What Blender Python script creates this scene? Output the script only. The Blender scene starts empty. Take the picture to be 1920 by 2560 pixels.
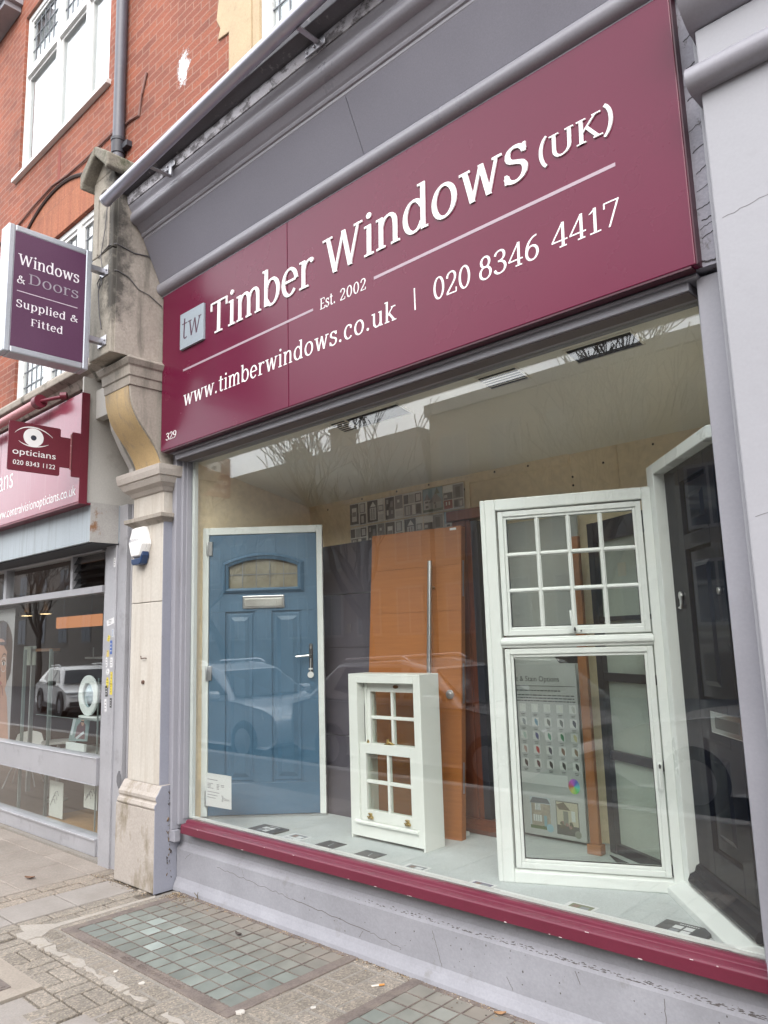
import bpy, bmesh, math, random
from mathutils import Matrix, Vector

random.seed(7)
C = bpy.context.scene.collection
scene = bpy.context.scene

# ---------------------------------------------------------------- camera
cam_data = bpy.data.cameras.new("camera")
cam = bpy.data.objects.new("camera", cam_data)
C.objects.link(cam)
R = ((0.7265876637753744, 0.6864083284450834, -0.030231994487131847),
     (-0.13307200724153484, 0.09742081431421257, -0.9863067605096625),
     (-0.6740639492942434, 0.720661357073891, 0.16212649592915224))
mw = Matrix.Identity(4)
for i in range(3):
    mw[i][0] = R[0][i]
    mw[i][1] = -R[1][i]
    mw[i][2] = -R[2][i]
mw[2][3] = 1.55
cam.matrix_world = mw
cam_data.sensor_fit = 'VERTICAL'
cam_data.sensor_height = 36.0
cam_data.lens = 1910.36 / 2560 * 36
cam_data.clip_start = 0.05
cam_data.clip_end = 900
scene.camera = cam

# ---------------------------------------------------------------- sky, sun, exposure
world = bpy.data.worlds.new("World")
scene.world = world
world.use_nodes = True
wn = world.node_tree
wn.nodes.clear()
sky = wn.nodes.new('ShaderNodeTexSky')
sky.sky_type = 'NISHITA'
sky.sun_disc = False
sky.sun_elevation = math.radians(40)
sky.sun_rotation = math.radians(148)
sky.air_density = 1.6
sky.dust_density = 5.0
sky.ozone_density = 1.0
hs = wn.nodes.new('ShaderNodeHueSaturation')
hs.inputs['Saturation'].default_value = 0.42
bg = wn.nodes.new('ShaderNodeBackground')
bg.inputs['Strength'].default_value = 0.15
wo = wn.nodes.new('ShaderNodeOutputWorld')
wn.links.new(sky.outputs[0], hs.inputs['Color'])
# broken high cloud over the sky
wtc = wn.nodes.new('ShaderNodeTexCoord')
wns = wn.nodes.new('ShaderNodeTexNoise')
wns.inputs['Scale'].default_value = 2.6
wns.inputs['Detail'].default_value = 7.0
wns.inputs['Roughness'].default_value = 0.55
wn.links.new(wtc.outputs['Generated'], wns.inputs['Vector'])
wrp = wn.nodes.new('ShaderNodeValToRGB')
wrp.color_ramp.elements[0].position = 0.36
wrp.color_ramp.elements[0].color = (0.55, 0.59, 0.68, 1)
wrp.color_ramp.elements[1].position = 0.62
wrp.color_ramp.elements[1].color = (1.0, 1.0, 1.0, 1)
wn.links.new(wns.outputs['Fac'], wrp.inputs[0])
wsc = wn.nodes.new('ShaderNodeVectorMath')
wsc.operation = 'SCALE'
wsc.inputs[3].default_value = 12.0
wn.links.new(wrp.outputs[0], wsc.inputs[0])
wmx = wn.nodes.new('ShaderNodeMix')
wmx.data_type = 'RGBA'
wmx.inputs[0].default_value = 0.7
wn.links.new(hs.outputs[0], wmx.inputs[6])
wn.links.new(wsc.outputs[0], wmx.inputs[7])
wn.links.new(wmx.outputs[2], bg.inputs['Color'])
wn.links.new(bg.outputs[0], wo.inputs['Surface'])

sun_data = bpy.data.lights.new("sun", 'SUN')
sun_data.energy = 0.5
sun_data.angle = math.radians(40)
sun_data.color = (1.0, 0.96, 0.91)
sun = bpy.data.objects.new("sun", sun_data)
C.objects.link(sun)
sun.rotation_euler = (math.radians(50), 0, math.radians(32))

scene.view_settings.view_transform = 'Standard'
scene.view_settings.look = 'None'
scene.view_settings.exposure = 1.36
scene.view_settings.gamma = 1.0
scene.cycles.max_bounces = 12
scene.cycles.diffuse_bounces = 8
scene.cycles.glossy_bounces = 5
scene.cycles.transparent_max_bounces = 24
scene.cycles.caustics_reflective = False
scene.cycles.caustics_refractive = False
scene.cycles.use_denoising = True

# ---------------------------------------------------------------- materials
MATS = {}


def srgb(r, g, b):
    def f(c):
        c /= 255.0
        return c / 12.92 if c <= 0.04045 else ((c + 0.055) / 1.055) ** 2.4
    return (f(r), f(g), f(b))


def new_mat(name):
    m = bpy.data.materials.new(name)
    m.use_nodes = True
    nt = m.node_tree
    nt.nodes.clear()
    out = nt.nodes.new('ShaderNodeOutputMaterial')
    return m, nt, out


def N(nt, typ, **kw):
    n = nt.nodes.new(typ)
    for k, v in kw.items():
        if k in n.inputs:
            n.inputs[k].default_value = v
        else:
            setattr(n, k, v)
    return n


def L(nt, a, b):
    nt.links.new(a, b)


def ramp(nt, fac, stops):
    r = nt.nodes.new('ShaderNodeValToRGB')
    el = r.color_ramp.elements
    while len(el) < len(stops):
        el.new(0.5)
    for e, (p, c) in zip(el, stops):
        e.position = p
        e.color = (c[0], c[1], c[2], 1) if len(c) == 3 else c
    L(nt, fac, r.inputs[0])
    return r


def pm(name, col, rough=0.6, metal=0.0, var=0.10, vscale=2.5, fine=0.05, fscale=90, bump=0.0, bscale=120,
       dirt=None, dscale=(1, 1, 1), spec=0.5, coat=0.0, dlo=0.5, dhi=0.7, dns=3.0, rv=0.06):
    """painted / plain surface: broad tone variation, fine grain, optional blotchy dirt of its own colour"""
    if name in MATS:
        return MATS[name]
    m, nt, out = new_mat(name)
    b = N(nt, 'ShaderNodeBsdfPrincipled', Roughness=rough, Metallic=metal)
    b.inputs['Specular IOR Level'].default_value = spec
    b.inputs['Coat Weight'].default_value = coat
    b.inputs['Coat Roughness'].default_value = 0.08
    tc = N(nt, 'ShaderNodeTexCoord')
    n1 = N(nt, 'ShaderNodeTexNoise', Scale=vscale, Detail=6.0, Roughness=0.6)
    L(nt, tc.outputs['Object'], n1.inputs['Vector'])
    lo = [max(0, c * (1 - var)) for c in col]
    hi = [min(1, c * (1 + var)) for c in col]
    r1 = ramp(nt, n1.outputs['Fac'], [(0.3, lo), (0.7, hi)])
    n2 = N(nt, 'ShaderNodeTexNoise', Scale=fscale, Detail=3.0)
    L(nt, tc.outputs['Object'], n2.inputs['Vector'])
    r2 = ramp(nt, n2.outputs['Fac'], [(0.3, [1 - fine] * 3), (0.7, [1 + fine] * 3)])
    mx = N(nt, 'ShaderNodeMix', data_type='RGBA', blend_type='MULTIPLY')
    mx.inputs[0].default_value = 1.0
    L(nt, r1.outputs[0], mx.inputs[6])
    L(nt, r2.outputs[0], mx.inputs[7])
    colout = mx.outputs[2]
    if dirt:
        mp = N(nt, 'ShaderNodeMapping')
        mp.inputs['Scale'].default_value = dscale
        L(nt, tc.outputs['Object'], mp.inputs[0])
        n3 = N(nt, 'ShaderNodeTexNoise', Scale=dns, Detail=9.0, Roughness=0.68)
        L(nt, mp.outputs[0], n3.inputs['Vector'])
        r3 = ramp(nt, n3.outputs['Fac'], [(dlo, (0, 0, 0)), (dhi, (1, 1, 1))])
        m3 = N(nt, 'ShaderNodeMix', data_type='RGBA')
        L(nt, r3.outputs[0], m3.inputs[0])
        L(nt, colout, m3.inputs[6])
        m3.inputs[7].default_value = (*dirt, 1)
        colout = m3.outputs[2]
    L(nt, colout, b.inputs['Base Color'])
    rr = ramp(nt, n1.outputs['Fac'], [(0.3, [max(0.02, rough - rv)] * 3), (0.7, [min(1, rough + rv)] * 3)])
    L(nt, rr.outputs[0], b.inputs['Roughness'])
    if bump:
        n4 = N(nt, 'ShaderNodeTexNoise', Scale=bscale, Detail=4.0)
        L(nt, tc.outputs['Object'], n4.inputs['Vector'])
        bp = N(nt, 'ShaderNodeBump', Strength=bump, Distance=0.004)
        L(nt, n4.outputs['Fac'], bp.inputs['Height'])
        L(nt, bp.outputs[0], b.inputs['Normal'])
    L(nt, b.outputs[0], out.inputs['Surface'])
    MATS[name] = m
    return m


def flat(name, col, rough=0.6, metal=0.0):
    if name in MATS:
        return MATS[name]
    m, nt, out = new_mat(name)
    b = N(nt, 'ShaderNodeBsdfPrincipled', Roughness=rough, Metallic=metal)
    b.inputs['Base Color'].default_value = (*col, 1)
    L(nt, b.outputs[0], out.inputs['Surface'])
    MATS[name] = m
    return m


def emit(name, col, s):
    m, nt, out = new_mat(name)
    e = N(nt, 'ShaderNodeEmission', Strength=s)
    e.inputs['Color'].default_value = (*col, 1)
    L(nt, e.outputs[0], out.inputs['Surface'])
    return m


def glass(name, tint=(0.965, 0.98, 0.97), ior=1.5, wob=0.0, rough=0.0):
    m, nt, out = new_mat(name)
    t = N(nt, 'ShaderNodeBsdfTransparent')
    t.inputs[0].default_value = (*tint, 1)
    g = N(nt, 'ShaderNodeBsdfGlossy', Roughness=rough)
    g.inputs['Color'].default_value = (1, 1, 1, 1)
    f0 = ((ior - 1) / (ior + 1)) ** 2
    lw = N(nt, 'ShaderNodeLayerWeight', Blend=0.5)
    pw = N(nt, 'ShaderNodeMath', operation='POWER')
    L(nt, lw.outputs['Facing'], pw.inputs[0])
    pw.inputs[1].default_value = 5.0
    f = N(nt, 'ShaderNodeMath', operation='MULTIPLY_ADD')
    L(nt, pw.outputs[0], f.inputs[0])
    f.inputs[1].default_value = 1 - f0
    f.inputs[2].default_value = f0
    mx = N(nt, 'ShaderNodeMixShader')
    if wob:
        tc = N(nt, 'ShaderNodeTexCoord')
        n = N(nt, 'ShaderNodeTexNoise', Scale=1.3, Detail=1.0)
        L(nt, tc.outputs['Object'], n.inputs['Vector'])
        bp = N(nt, 'ShaderNodeBump', Strength=wob, Distance=0.02)
        L(nt, n.outputs['Fac'], bp.inputs['Height'])
        L(nt, bp.outputs[0], g.inputs['Normal'])
    L(nt, f.outputs[0], mx.inputs[0])
    L(nt, t.outputs[0], mx.inputs[1])
    L(nt, g.outputs[0], mx.inputs[2])
    L(nt, mx.outputs[0], out.inputs['Surface'])
    return m


def brick_mat(name, c1, c2, mortar, bw=0.2, bh=0.066, off=0.5, rot=False, mort=0.007):
    m, nt, out = new_mat(name)
    b = N(nt, 'ShaderNodeBsdfPrincipled', Roughness=0.85)
    tc = N(nt, 'ShaderNodeTexCoord')
    sx = N(nt, 'ShaderNodeSeparateXYZ')
    cx = N(nt, 'ShaderNodeCombineXYZ')
    L(nt, tc.outputs['Object'], sx.inputs[0])
    L(nt, sx.outputs['Z' if rot else 'X'], cx.inputs['X'])
    L(nt, sx.outputs['X' if rot else 'Z'], cx.inputs['Y'])
    nw = N(nt, 'ShaderNodeTexNoise', Scale=9.0, Detail=2.0)
    L(nt, tc.outputs['Object'], nw.inputs['Vector'])
    va = N(nt, 'ShaderNodeVectorMath', operation='SCALE')
    va.inputs[3].default_value = 0.011
    L(nt, nw.outputs['Color'], va.inputs[0])
    vb = N(nt, 'ShaderNodeVectorMath', operation='ADD')
    L(nt, cx.outputs[0], vb.inputs[0])
    L(nt, va.outputs[0], vb.inputs[1])
    br = N(nt, 'ShaderNodeTexBrick', Scale=1.0)
    br.inputs['Color1'].default_value = (*c1, 1)
    br.inputs['Color2'].default_value = (*c2, 1)
    br.inputs['Mortar'].default_value = (*mortar, 1)
    br.inputs['Mortar Size'].default_value = mort
    br.inputs['Mortar Smooth'].default_value = 0.2
    br.inputs['Bias'].default_value = -0.1
    br.inputs['Brick Width'].default_value = bw
    br.inputs['Row Height'].default_value = bh
    br.offset = off
    L(nt, vb.outputs[0], br.inputs['Vector'])
    n1 = N(nt, 'ShaderNodeTexNoise', Scale=1.1, Detail=8.0, Roughness=0.65)
    L(nt, tc.outputs['Object'], n1.inputs['Vector'])
    r1 = ramp(nt, n1.outputs['Fac'], [(0.28, (0.52, 0.48, 0.50)), (0.48, (0.98, 0.98, 0.98)), (0.75, (1.25, 1.16, 1.08))])
    n2 = N(nt, 'ShaderNodeTexNoise', Scale=55, Detail=4.0)
    L(nt, tc.outputs['Object'], n2.inputs['Vector'])
    r2 = ramp(nt, n2.outputs['Fac'], [(0.3, (0.84, 0.84, 0.84)), (0.7, (1.14, 1.14, 1.14))])
    m1 = N(nt, 'ShaderNodeMix', data_type='RGBA', blend_type='MULTIPLY')
    m1.inputs[0].default_value = 1
    m2 = N(nt, 'ShaderNodeMix', data_type='RGBA', blend_type='MULTIPLY')
    m2.inputs[0].default_value = 1
    L(nt, br.outputs['Color'], m1.inputs[6])
    L(nt, r1.outputs[0], m1.inputs[7])
    L(nt, m1.outputs[2], m2.inputs[6])
    L(nt, r2.outputs[0], m2.inputs[7])
    L(nt, m2.outputs[2], b.inputs['Base Color'])
    inv = N(nt, 'ShaderNodeMath', operation='MULTIPLY_ADD')
    L(nt, br.outputs['Fac'], inv.inputs[0])
    inv.inputs[1].default_value = 0.35
    L(nt, n2.outputs['Fac'], inv.inputs[2])
    bp = N(nt, 'ShaderNodeBump', Strength=0.7, Distance=0.006)
    L(nt, inv.outputs[0], bp.inputs['Height'])
    L(nt, bp.outputs[0], b.inputs['Normal'])
    L(nt, b.outputs[0], out.inputs['Surface'])
    return m


def wood_mat(name, c1, c2, rough=0.4, axis='X', scale=14):
    m, nt, out = new_mat(name)
    b = N(nt, 'ShaderNodeBsdfPrincipled', Roughness=rough)
    tc = N(nt, 'ShaderNodeTexCoord')
    mp = N(nt, 'ShaderNodeMapping')
    mp.inputs['Scale'].default_value = {'X': (0.6, 8, 12), 'Z': (12, 8, 0.6)}[axis]
    L(nt, tc.outputs['Object'], mp.inputs[0])
    n = N(nt, 'ShaderNodeTexNoise', Scale=scale / 4, Detail=8.0, Roughness=0.65)
    L(nt, mp.outputs[0], n.inputs['Vector'])
    r = ramp(nt, n.outputs['Fac'], [(0.3, c1), (0.72, c2)])
    L(nt, r.outputs[0], b.inputs['Base Color'])
    L(nt, b.outputs[0], out.inputs['Surface'])
    return m


# ---------------------------------------------------------------- mesh builder
class MB:
    def __init__(s):
        s.v, s.f, s.m, s.sm = [], [], [], []

    def add(s, vs, fs, m=0, smooth=False):
        o = len(s.v)
        s.v += [tuple(v) for v in vs]
        for f in fs:
            s.f.append([i + o for i in f])
            s.m.append(m)
            s.sm.append(smooth)
        return s

    def box(s, x0, x1, y0, y1, z0, z1, m=0):
        vs = [(x0, y0, z0), (x1, y0, z0), (x1, y1, z0), (x0, y1, z0), (x0, y0, z1), (x1, y0, z1), (x1, y1, z1), (x0, y1, z1)]
        return s.add(vs, [(0, 3, 2, 1), (4, 5, 6, 7), (0, 1, 5, 4), (1, 2, 6, 5), (2, 3, 7, 6), (3, 0, 4, 7)], m)

    def prism(s, pts, O, U, V, Nn, d0, d1, m=0, smooth=False):
        """polygon pts (u, v) in the plane O,U,V extruded along Nn from d0 to d1"""
        O, U, V, Nn = Vector(O), Vector(U), Vector(V), Vector(Nn)
        n = len(pts)
        a = [O + U * u + V * v + Nn * d0 for u, v in pts]
        b = [O + U * u + V * v + Nn * d1 for u, v in pts]
        o = len(s.v)
        s.add(a + b, [tuple(range(n)), tuple(range(2 * n - 1, n - 1, -1))], m)
        for i in range(n):
            j = (i + 1) % n
            s.f.append([o + i, o + j, o + n + j, o + n + i])
            s.m.append(m)
            s.sm.append(smooth)
        return s

    def px(s, prof, x0, x1, m=0, smooth=False):      # profile of (y, z) run along x
        return s.prism(prof, (0, 0, 0), (0, 1, 0), (0, 0, 1), (1, 0, 0), x0, x1, m, smooth)

    def xz(s, pts, y0, y1, m=0):                     # outline of (x, z) given thickness in y
        return s.prism(pts, (0, 0, 0), (1, 0, 0), (0, 0, 1), (0, 1, 0), y0, y1, m)

    def xy(s, pts, z0, z1, m=0):
        return s.prism(pts, (0, 0, 0), (1, 0, 0), (0, 1, 0), (0, 0, 1), z0, z1, m)

    def quad(s, a, b, c, d, m=0):
        return s.add([a, b, c, d], [(0, 1, 2, 3)], m)

    def frame(s, x0, x1, z0, z1, w, y0, y1, m=0, wb=None, wt=None):
        wb = w if wb is None else wb
        wt = w if wt is None else wt
        s.box(x0, x0 + w, y0, y1, z0, z1, m)
        s.box(x1 - w, x1, y0, y1, z0, z1, m)
        s.box(x0 + w, x1 - w, y0, y1, z0, z0 + wb, m)
        s.box(x0 + w, x1 - w, y0, y1, z1 - wt, z1, m)
        return s

    def frust(s, x0, x1, z0, z1, y0, y1, ins, m=0):  # raised field: base at y0, top at y1 inset by ins
        vs = [(x0, y0, z0), (x1, y0, z0), (x1, y0, z1), (x0, y0, z1), (x0 + ins, y1, z0 + ins), (x1 - ins, y1, z0 + ins), (x1 - ins, y1, z1 - ins), (x0 + ins, y1, z1 - ins)]
        return s.add(vs, [(0, 3, 2, 1), (4, 5, 6, 7), (0, 1, 5, 4), (1, 2, 6, 5), (2, 3, 7, 6), (3, 0, 4, 7)], m)

    def tube(s, pts, r, n=10, m=0, cap=True):
        P = [Vector(p) for p in pts]
        rs = r if isinstance(r, (list, tuple)) else [r] * len(P)
        rings = []
        up = None
        for i, p in enumerate(P):
            t = (P[min(i + 1, len(P) - 1)] - P[max(i - 1, 0)]).normalized()
            ref = Vector((0, 0, 1)) if abs(t.z) < 0.9 else Vector((0, 1, 0))
            a = t.cross(ref).normalized()
            if up is not None and a.dot(up) < 0:
                a = -a
            up = a
            b = t.cross(a)
            rings.append([p + (a * math.cos(2 * math.pi * k / n) + b * math.sin(2 * math.pi * k / n)) * rs[i] for k in range(n)])
        o = len(s.v)
        s.v += [tuple(q) for rg in rings for q in rg]
        for i in range(len(P) - 1):
            for k in range(n):
                k2 = (k + 1) % n
                s.f.append([o + i * n + k, o + i * n + k2, o + (i + 1) * n + k2, o + (i + 1) * n + k])
                s.m.append(m)
                s.sm.append(True)
        if cap:
            s.f.append([o + k for k in range(n)][::-1])
            s.m.append(m); s.sm.append(False)
            e = o + (len(P) - 1) * n
            s.f.append([e + k for k in range(n)])
            s.m.append(m); s.sm.append(False)
        return s

    def disc(s, c, U, V, ru, rv, Nn, d0, d1, n=28, m=0, a0=0, a1=2 * math.pi):
        pts = [(ru * math.cos(a0 + (a1 - a0) * k / n), rv * math.sin(a0 + (a1 - a0) * k / n)) for k in range(n + (0 if a1 - a0 > 6.28 else 1))]
        return s.prism(pts, c, U, V, Nn, d0, d1, m)

    def ring(s, c, U, V, r0, r1, Nn, d0, d1, n=32, m=0, sq=1.0):
        c, U, V, Nn = Vector(c), Vector(U), Vector(V), Vector(Nn)
        o = len(s.v)
        for k in range(n):
            a = 2 * math.pi * k / n
            e = U * math.cos(a) + V * math.sin(a) * sq
            for r, d in ((r0, d0), (r1, d0), (r1, d1), (r0, d1)):
                s.v.append(tuple(c + e * r + Nn * d))
        for k in range(n):
            k2 = (k + 1) % n
            for j in range(4):
                j2 = (j + 1) % 4
                s.f.append([o + k * 4 + j, o + k * 4 + j2, o + k2 * 4 + j2, o + k2 * 4 + j])
                s.m.append(m); s.sm.append(False)
        return s

    def move(s, M):
        s.v = [tuple(M @ Vector(v)) for v in s.v]
        return s

    def build(s, name, mat, parent=None, bevel=0.0, org=None, angle=35, seg=2, recalc=True):
        me = bpy.data.meshes.new(name)
        org = org if org is not None else (parent['_org'] if parent is not None and '_org' in parent else (0, 0, 0))
        me.from_pydata([(v[0] - org[0], v[1] - org[1], v[2] - org[2]) for v in s.v], [], s.f)
        me.polygons.foreach_set('material_index', s.m)
        for mm in (mat if isinstance(mat, (list, tuple)) else [mat]):
            me.materials.append(mm)
        if recalc:
            bm = bmesh.new()
            bm.from_mesh(me)
            bmesh.ops.recalc_face_normals(bm, faces=bm.faces)
            bm.to_mesh(me)
            bm.free()
        if any(s.sm):
            me.polygons.foreach_set('use_smooth', [True] * len(me.polygons))
            me.set_sharp_from_angle(angle=math.radians(angle))
        me.update()
        o = bpy.data.objects.new(name, me)
        C.objects.link(o)
        if parent is not None:
            o.parent = parent
        if bevel:
            b = o.modifiers.new('bevel', 'BEVEL')
            b.width = bevel
            b.segments = seg
            b.limit_method = 'ANGLE'
            b.angle_limit = math.radians(40)
        return o


def thing(name, label, cat, loc=(0, 0, 0), rz=0.0, group=None, local=False, rx=0.0):
    """an Empty at the base of a thing; its parts are given in world coordinates unless local"""
    o = bpy.data.objects.new(name, None)
    C.objects.link(o)
    o.location = loc
    o.rotation_euler = (rx, 0, rz)
    o.empty_display_size = 0.1
    o['label'] = label
    o['category'] = cat
    if group:
        o['group'] = group
    o['_org'] = (0, 0, 0) if local else tuple(loc)
    return o


def tag(o, label, cat, group=None):
    o['label'] = label
    o['category'] = cat
    if group:
        o['group'] = group
    return o


def structure(name, mb, mat, kind='structure', **kw):
    o = mb.build(name, mat, None, **kw)
    o['kind'] = kind
    return o


def copy_tree(o, parent=None):
    c = o.copy()
    C.objects.link(c)
    if parent is not None:
        c.parent = parent
    for ch in list(o.children):
        copy_tree(ch, c)
    return c


# ---------------------------------------------------------------- lettering
def bez(p0, p1, p2, p3, n=9):
    r = []
    for i in range(n + 1):
        t = i / n
        u = 1 - t
        r.append((u**3 * p0[0] + 3 * u*u*t * p1[0] + 3 * u*t*t * p2[0] + t**3 * p3[0],
                  u**3 * p0[1] + 3 * u*u*t * p1[1] + 3 * u*t*t * p2[1] + t**3 * p3[1]))
    return r


def arc(cx, cy, rx, ry, a0, a1, n=18):
    return [(cx + rx * math.cos(math.radians(a0 + (a1 - a0) * i / n)), cy + ry * math.sin(math.radians(a0 + (a1 - a0) * i / n))) for i in range(n + 1)]


XH, CH, AH, DH = 0.56, 0.72, 0.80, -0.22


def stem(x, y0, y1):
    return ('p', [(x, y0), (x, y1)])


def sf(x0, x1, y, up=1):
    return ('s', x0, x1, y, up)


GL = {
    'i': (0.28, [stem(.14, 0, XH), sf(.03, .25, 0), sf(.03, .14, XH, -1), ('d', .14, .73, .065)]),
    'l': (0.28, [stem(.14, 0, AH), sf(.03, .25, 0), sf(.03, .14, AH, -1)]),
    'm': (0.88, [stem(.14, 0, XH), stem(.44, 0, .36), stem(.74, 0, .36), ('p', bez((.14, .36), (.20, .60), (.44, .62), (.44, .36))), ('p', bez((.44, .36), (.50, .60), (.74, .62), (.74, .36))), sf(.04, .24, 0), sf(.35, .53, 0), sf(.65, .84, 0), sf(.03, .14, XH, -1)]),
    'n': (0.60, [stem(.14, 0, XH), stem(.46, 0, .36), ('p', bez((.14, .36), (.20, .60), (.46, .62), (.46, .36))), sf(.04, .24, 0), sf(.37, .56, 0), sf(.03, .14, XH, -1)]),
    'r': (0.45, [stem(.14, 0, XH), ('p', bez((.14, .34), (.18, .50), (.27, .56), (.39, .52))), sf(.03, .28, 0), sf(.03, .14, XH, -1), ('d', .375, .50, .055)]),
    'b': (0.58, [stem(.12, 0.02, AH), ('p', arc(.31, .28, .19, .27, 150, -150, 26)), sf(.01, .12, AH, -1)]),
    'p': (0.60, [stem(.14, DH, XH), ('p', arc(.33, .28, .19, .27, 150, -150, 26)), sf(.03, .14, XH, -1), sf(.03, .26, DH)]),
    'd': (0.60, [stem(.46, 0, AH), ('p', arc(.27, .28, .19, .27, 30, 330, 26)), sf(.35, .46, AH, -1), sf(.46, .56, 0)]),
    'e': (0.53, [('p', [(.09, .30), (.44, .30)]), ('p', arc(.27, .28, .19, .27, 5, 320, 26))]),
    'o': (0.58, [('p', arc(.29, .28, .20, .27, 0, 360, 32))]),
    'c': (0.49, [('p', arc(.27, .28, .19, .27, 42, 318, 24)), ('d', .395, .43, .05)]),
    's': (0.45, [('p', bez((.37, .43), (.34, .58), (.07, .59), (.09, .41)) + bez((.09, .41), (.11, .27), (.38, .33), (.38, .16))[1:] + bez((.38, .16), (.37, -.04), (.09, -.05), (.06, .12))[1:]), ('b', .375, .41, .55), ('b', .055, .01, .16)]),
    't': (0.38, [('p', [(.17, .72), (.17, .14)] + bez((.17, .14), (.17, .0), (.27, -.01), (.35, .05))[1:]), ('s', .03, .34, XH, -1)]),
    'u': (0.60, [('p', [(.14, XH), (.14, .20)] + bez((.14, .20), (.15, -.04), (.40, -.04), (.46, .18))[1:]), stem(.46, 0, XH), sf(.03, .14, XH, -1), sf(.36, .46, XH, -1), sf(.46, .56, 0)]),
    'k': (0.57, [stem(.13, 0, AH), ('p', [(.42, XH), (.16, .24)]), ('p', [(.24, .32), (.47, .02)]), sf(.03, .24, 0), sf(.37, .57, 0), sf(.33, .53, XH, -1), sf(.02, .13, AH, -1)]),
    'w': (0.80, [('p', [(.11, XH), (.25, .01)]), ('p', [(.25, .01), (.41, XH)]), ('p', [(.41, XH), (.55, .01)]), ('p', [(.55, .01), (.70, XH)]), sf(.01, .21, XH, -1), sf(.62, .79, XH, -1)]),
    'W': (1.02, [('p', [(.13, CH), (.32, .01)]), ('p', [(.32, .01), (.53, CH)]), ('p', [(.53, CH), (.70, .01)]), ('p', [(.70, .01), (.90, CH)]), sf(.0, .25, CH, -1), sf(.80, 1.0, CH, -1)]),
    'T': (0.66, [stem(.33, 0, CH), ('s', .03, .63, CH, -1), sf(.20, .46, 0), ('b', .055, .54, .70), ('b', .605, .54, .70)]),
    'U': (0.72, [('p', [(.16, CH), (.16, .24)] + bez((.16, .24), (.17, -.08), (.56, -.08), (.57, .24))[1:] + [(.57, CH)]), sf(.03, .29, CH, -1), sf(.46, .68, CH, -1)]),
    'K': (0.70, [stem(.16, 0, CH), ('p', [(.54, CH), (.18, .30)]), ('p', [(.30, .43), (.58, .01)]), sf(.04, .28, 0), sf(.04, .28, CH, -1), sf(.47, .70, 0), sf(.44, .66, CH, -1)]),
    'E': (0.60, [stem(.16, 0, CH), ('s', .04, .53, CH, -1), ('s', .16, .44, .38, -1), ('s', .04, .55, 0, 1), ('b', .52, .57, .70), ('b', .54, .02, .17)]),
    'F': (0.58, [stem(.16, 0, CH), ('s', .04, .54, CH, -1), ('s', .16, .44, .38, -1), sf(.04, .29, 0), ('b', .53, .57, .70)]),
    'D': (0.72, [stem(.16, 0, CH), ('p', [(.16, CH - .025)] + bez((.30, CH - .025), (.72, .74), (.72, -.02), (.30, .025), 14) + [(.16, .025)]), sf(.04, .16, 0), sf(.04, .16, CH, -1)]),
    'S': (0.54, [('p', bez((.45, .56), (.42, .75), (.08, .77), (.09, .54)) + bez((.09, .54), (.10, .36), (.47, .40), (.47, .20))[1:] + bez((.47, .20), (.46, -.05), (.10, -.06), (.07, .16))[1:]), ('b', .455, .52, .70), ('b', .065, .02, .20)]),
    '(': (0.34, [('p', bez((.30, .80), (.08, .62), (.08, .10), (.28, -.12), 14))]),
    ')': (0.34, [('p', bez((.06, .80), (.26, .62), (.26, .10), (.04, -.12), 14))]),
    '.': (0.26, [('d', .12, .06, .068)]),
    '|': (0.30, [('p', [(.15, -.02), (.15, .78)])]),
    '&': (0.76, [('p', [(.66, .02)] + [(.24, .52)] + bez((.24, .52), (.12, .70), (.40, .80), (.42, .62))[1:] + bez((.42, .62), (.42, .46), (.08, .40), (.08, .20))[1:] + bez((.08, .20), (.08, -.06), (.46, -.06), (.58, .36))[1:]), sf(.48, .70, .40, -1)]),
    '0': (0.58, [('p', arc(.29, .36, .20, .35, 0, 360, 34))]),
    '1': (0.46, [stem(.24, 0, CH), ('p', [(.08, .58), (.24, .70)]), sf(.08, .41, 0)]),
    '2': (0.56, [('p', bez((.09, .54), (.10, .78), (.46, .78), (.45, .53)) + bez((.45, .53), (.44, .36), (.18, .20), (.08, .03))[1:]), ('s', .06, .49, 0, 1), ('b', .485, .02, .16)]),
    '3': (0.55, [('p', bez((.09, .58), (.13, .76), (.44, .76), (.43, .55)) + bez((.43, .55), (.42, .42), (.30, .39), (.20, .39))[1:]), ('p', bez((.20, .39), (.54, .39), (.54, .02), (.26, .01)) + bez((.26, .01), (.14, .01), (.09, .08), (.07, .14))[1:])]),
    '4': (0.58, [stem(.40, 0, CH), ('p', [(.40, CH), (.05, .21)]), ('s', .03, .54, .18, 1), sf(.28, .51, 0)]),
    '6': (0.57, [('p', arc(.29, .22, .19, .21, 0, 360, 28)), ('p', bez((.10, .24), (.10, .52), (.24, .68), (.46, .71)))]),
    '7': (0.53, [('s', .05, .50, CH, -1), ('p', [(.47, .69), (.20, 0)]), ('b', .065, .55, .70)]),
    '8': (0.57, [('p', arc(.285, .545, .155, .165, 0, 360, 26)), ('p', arc(.285, .20, .195, .19, 0, 360, 28))]),
    '9': (0.57, [('p', arc(.28, .50, .19, .21, 0, 360, 28)), ('p', bez((.47, .48), (.47, .20), (.33, .04), (.11, .01)))]),
    ' ': (0.30, []),
}


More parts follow.
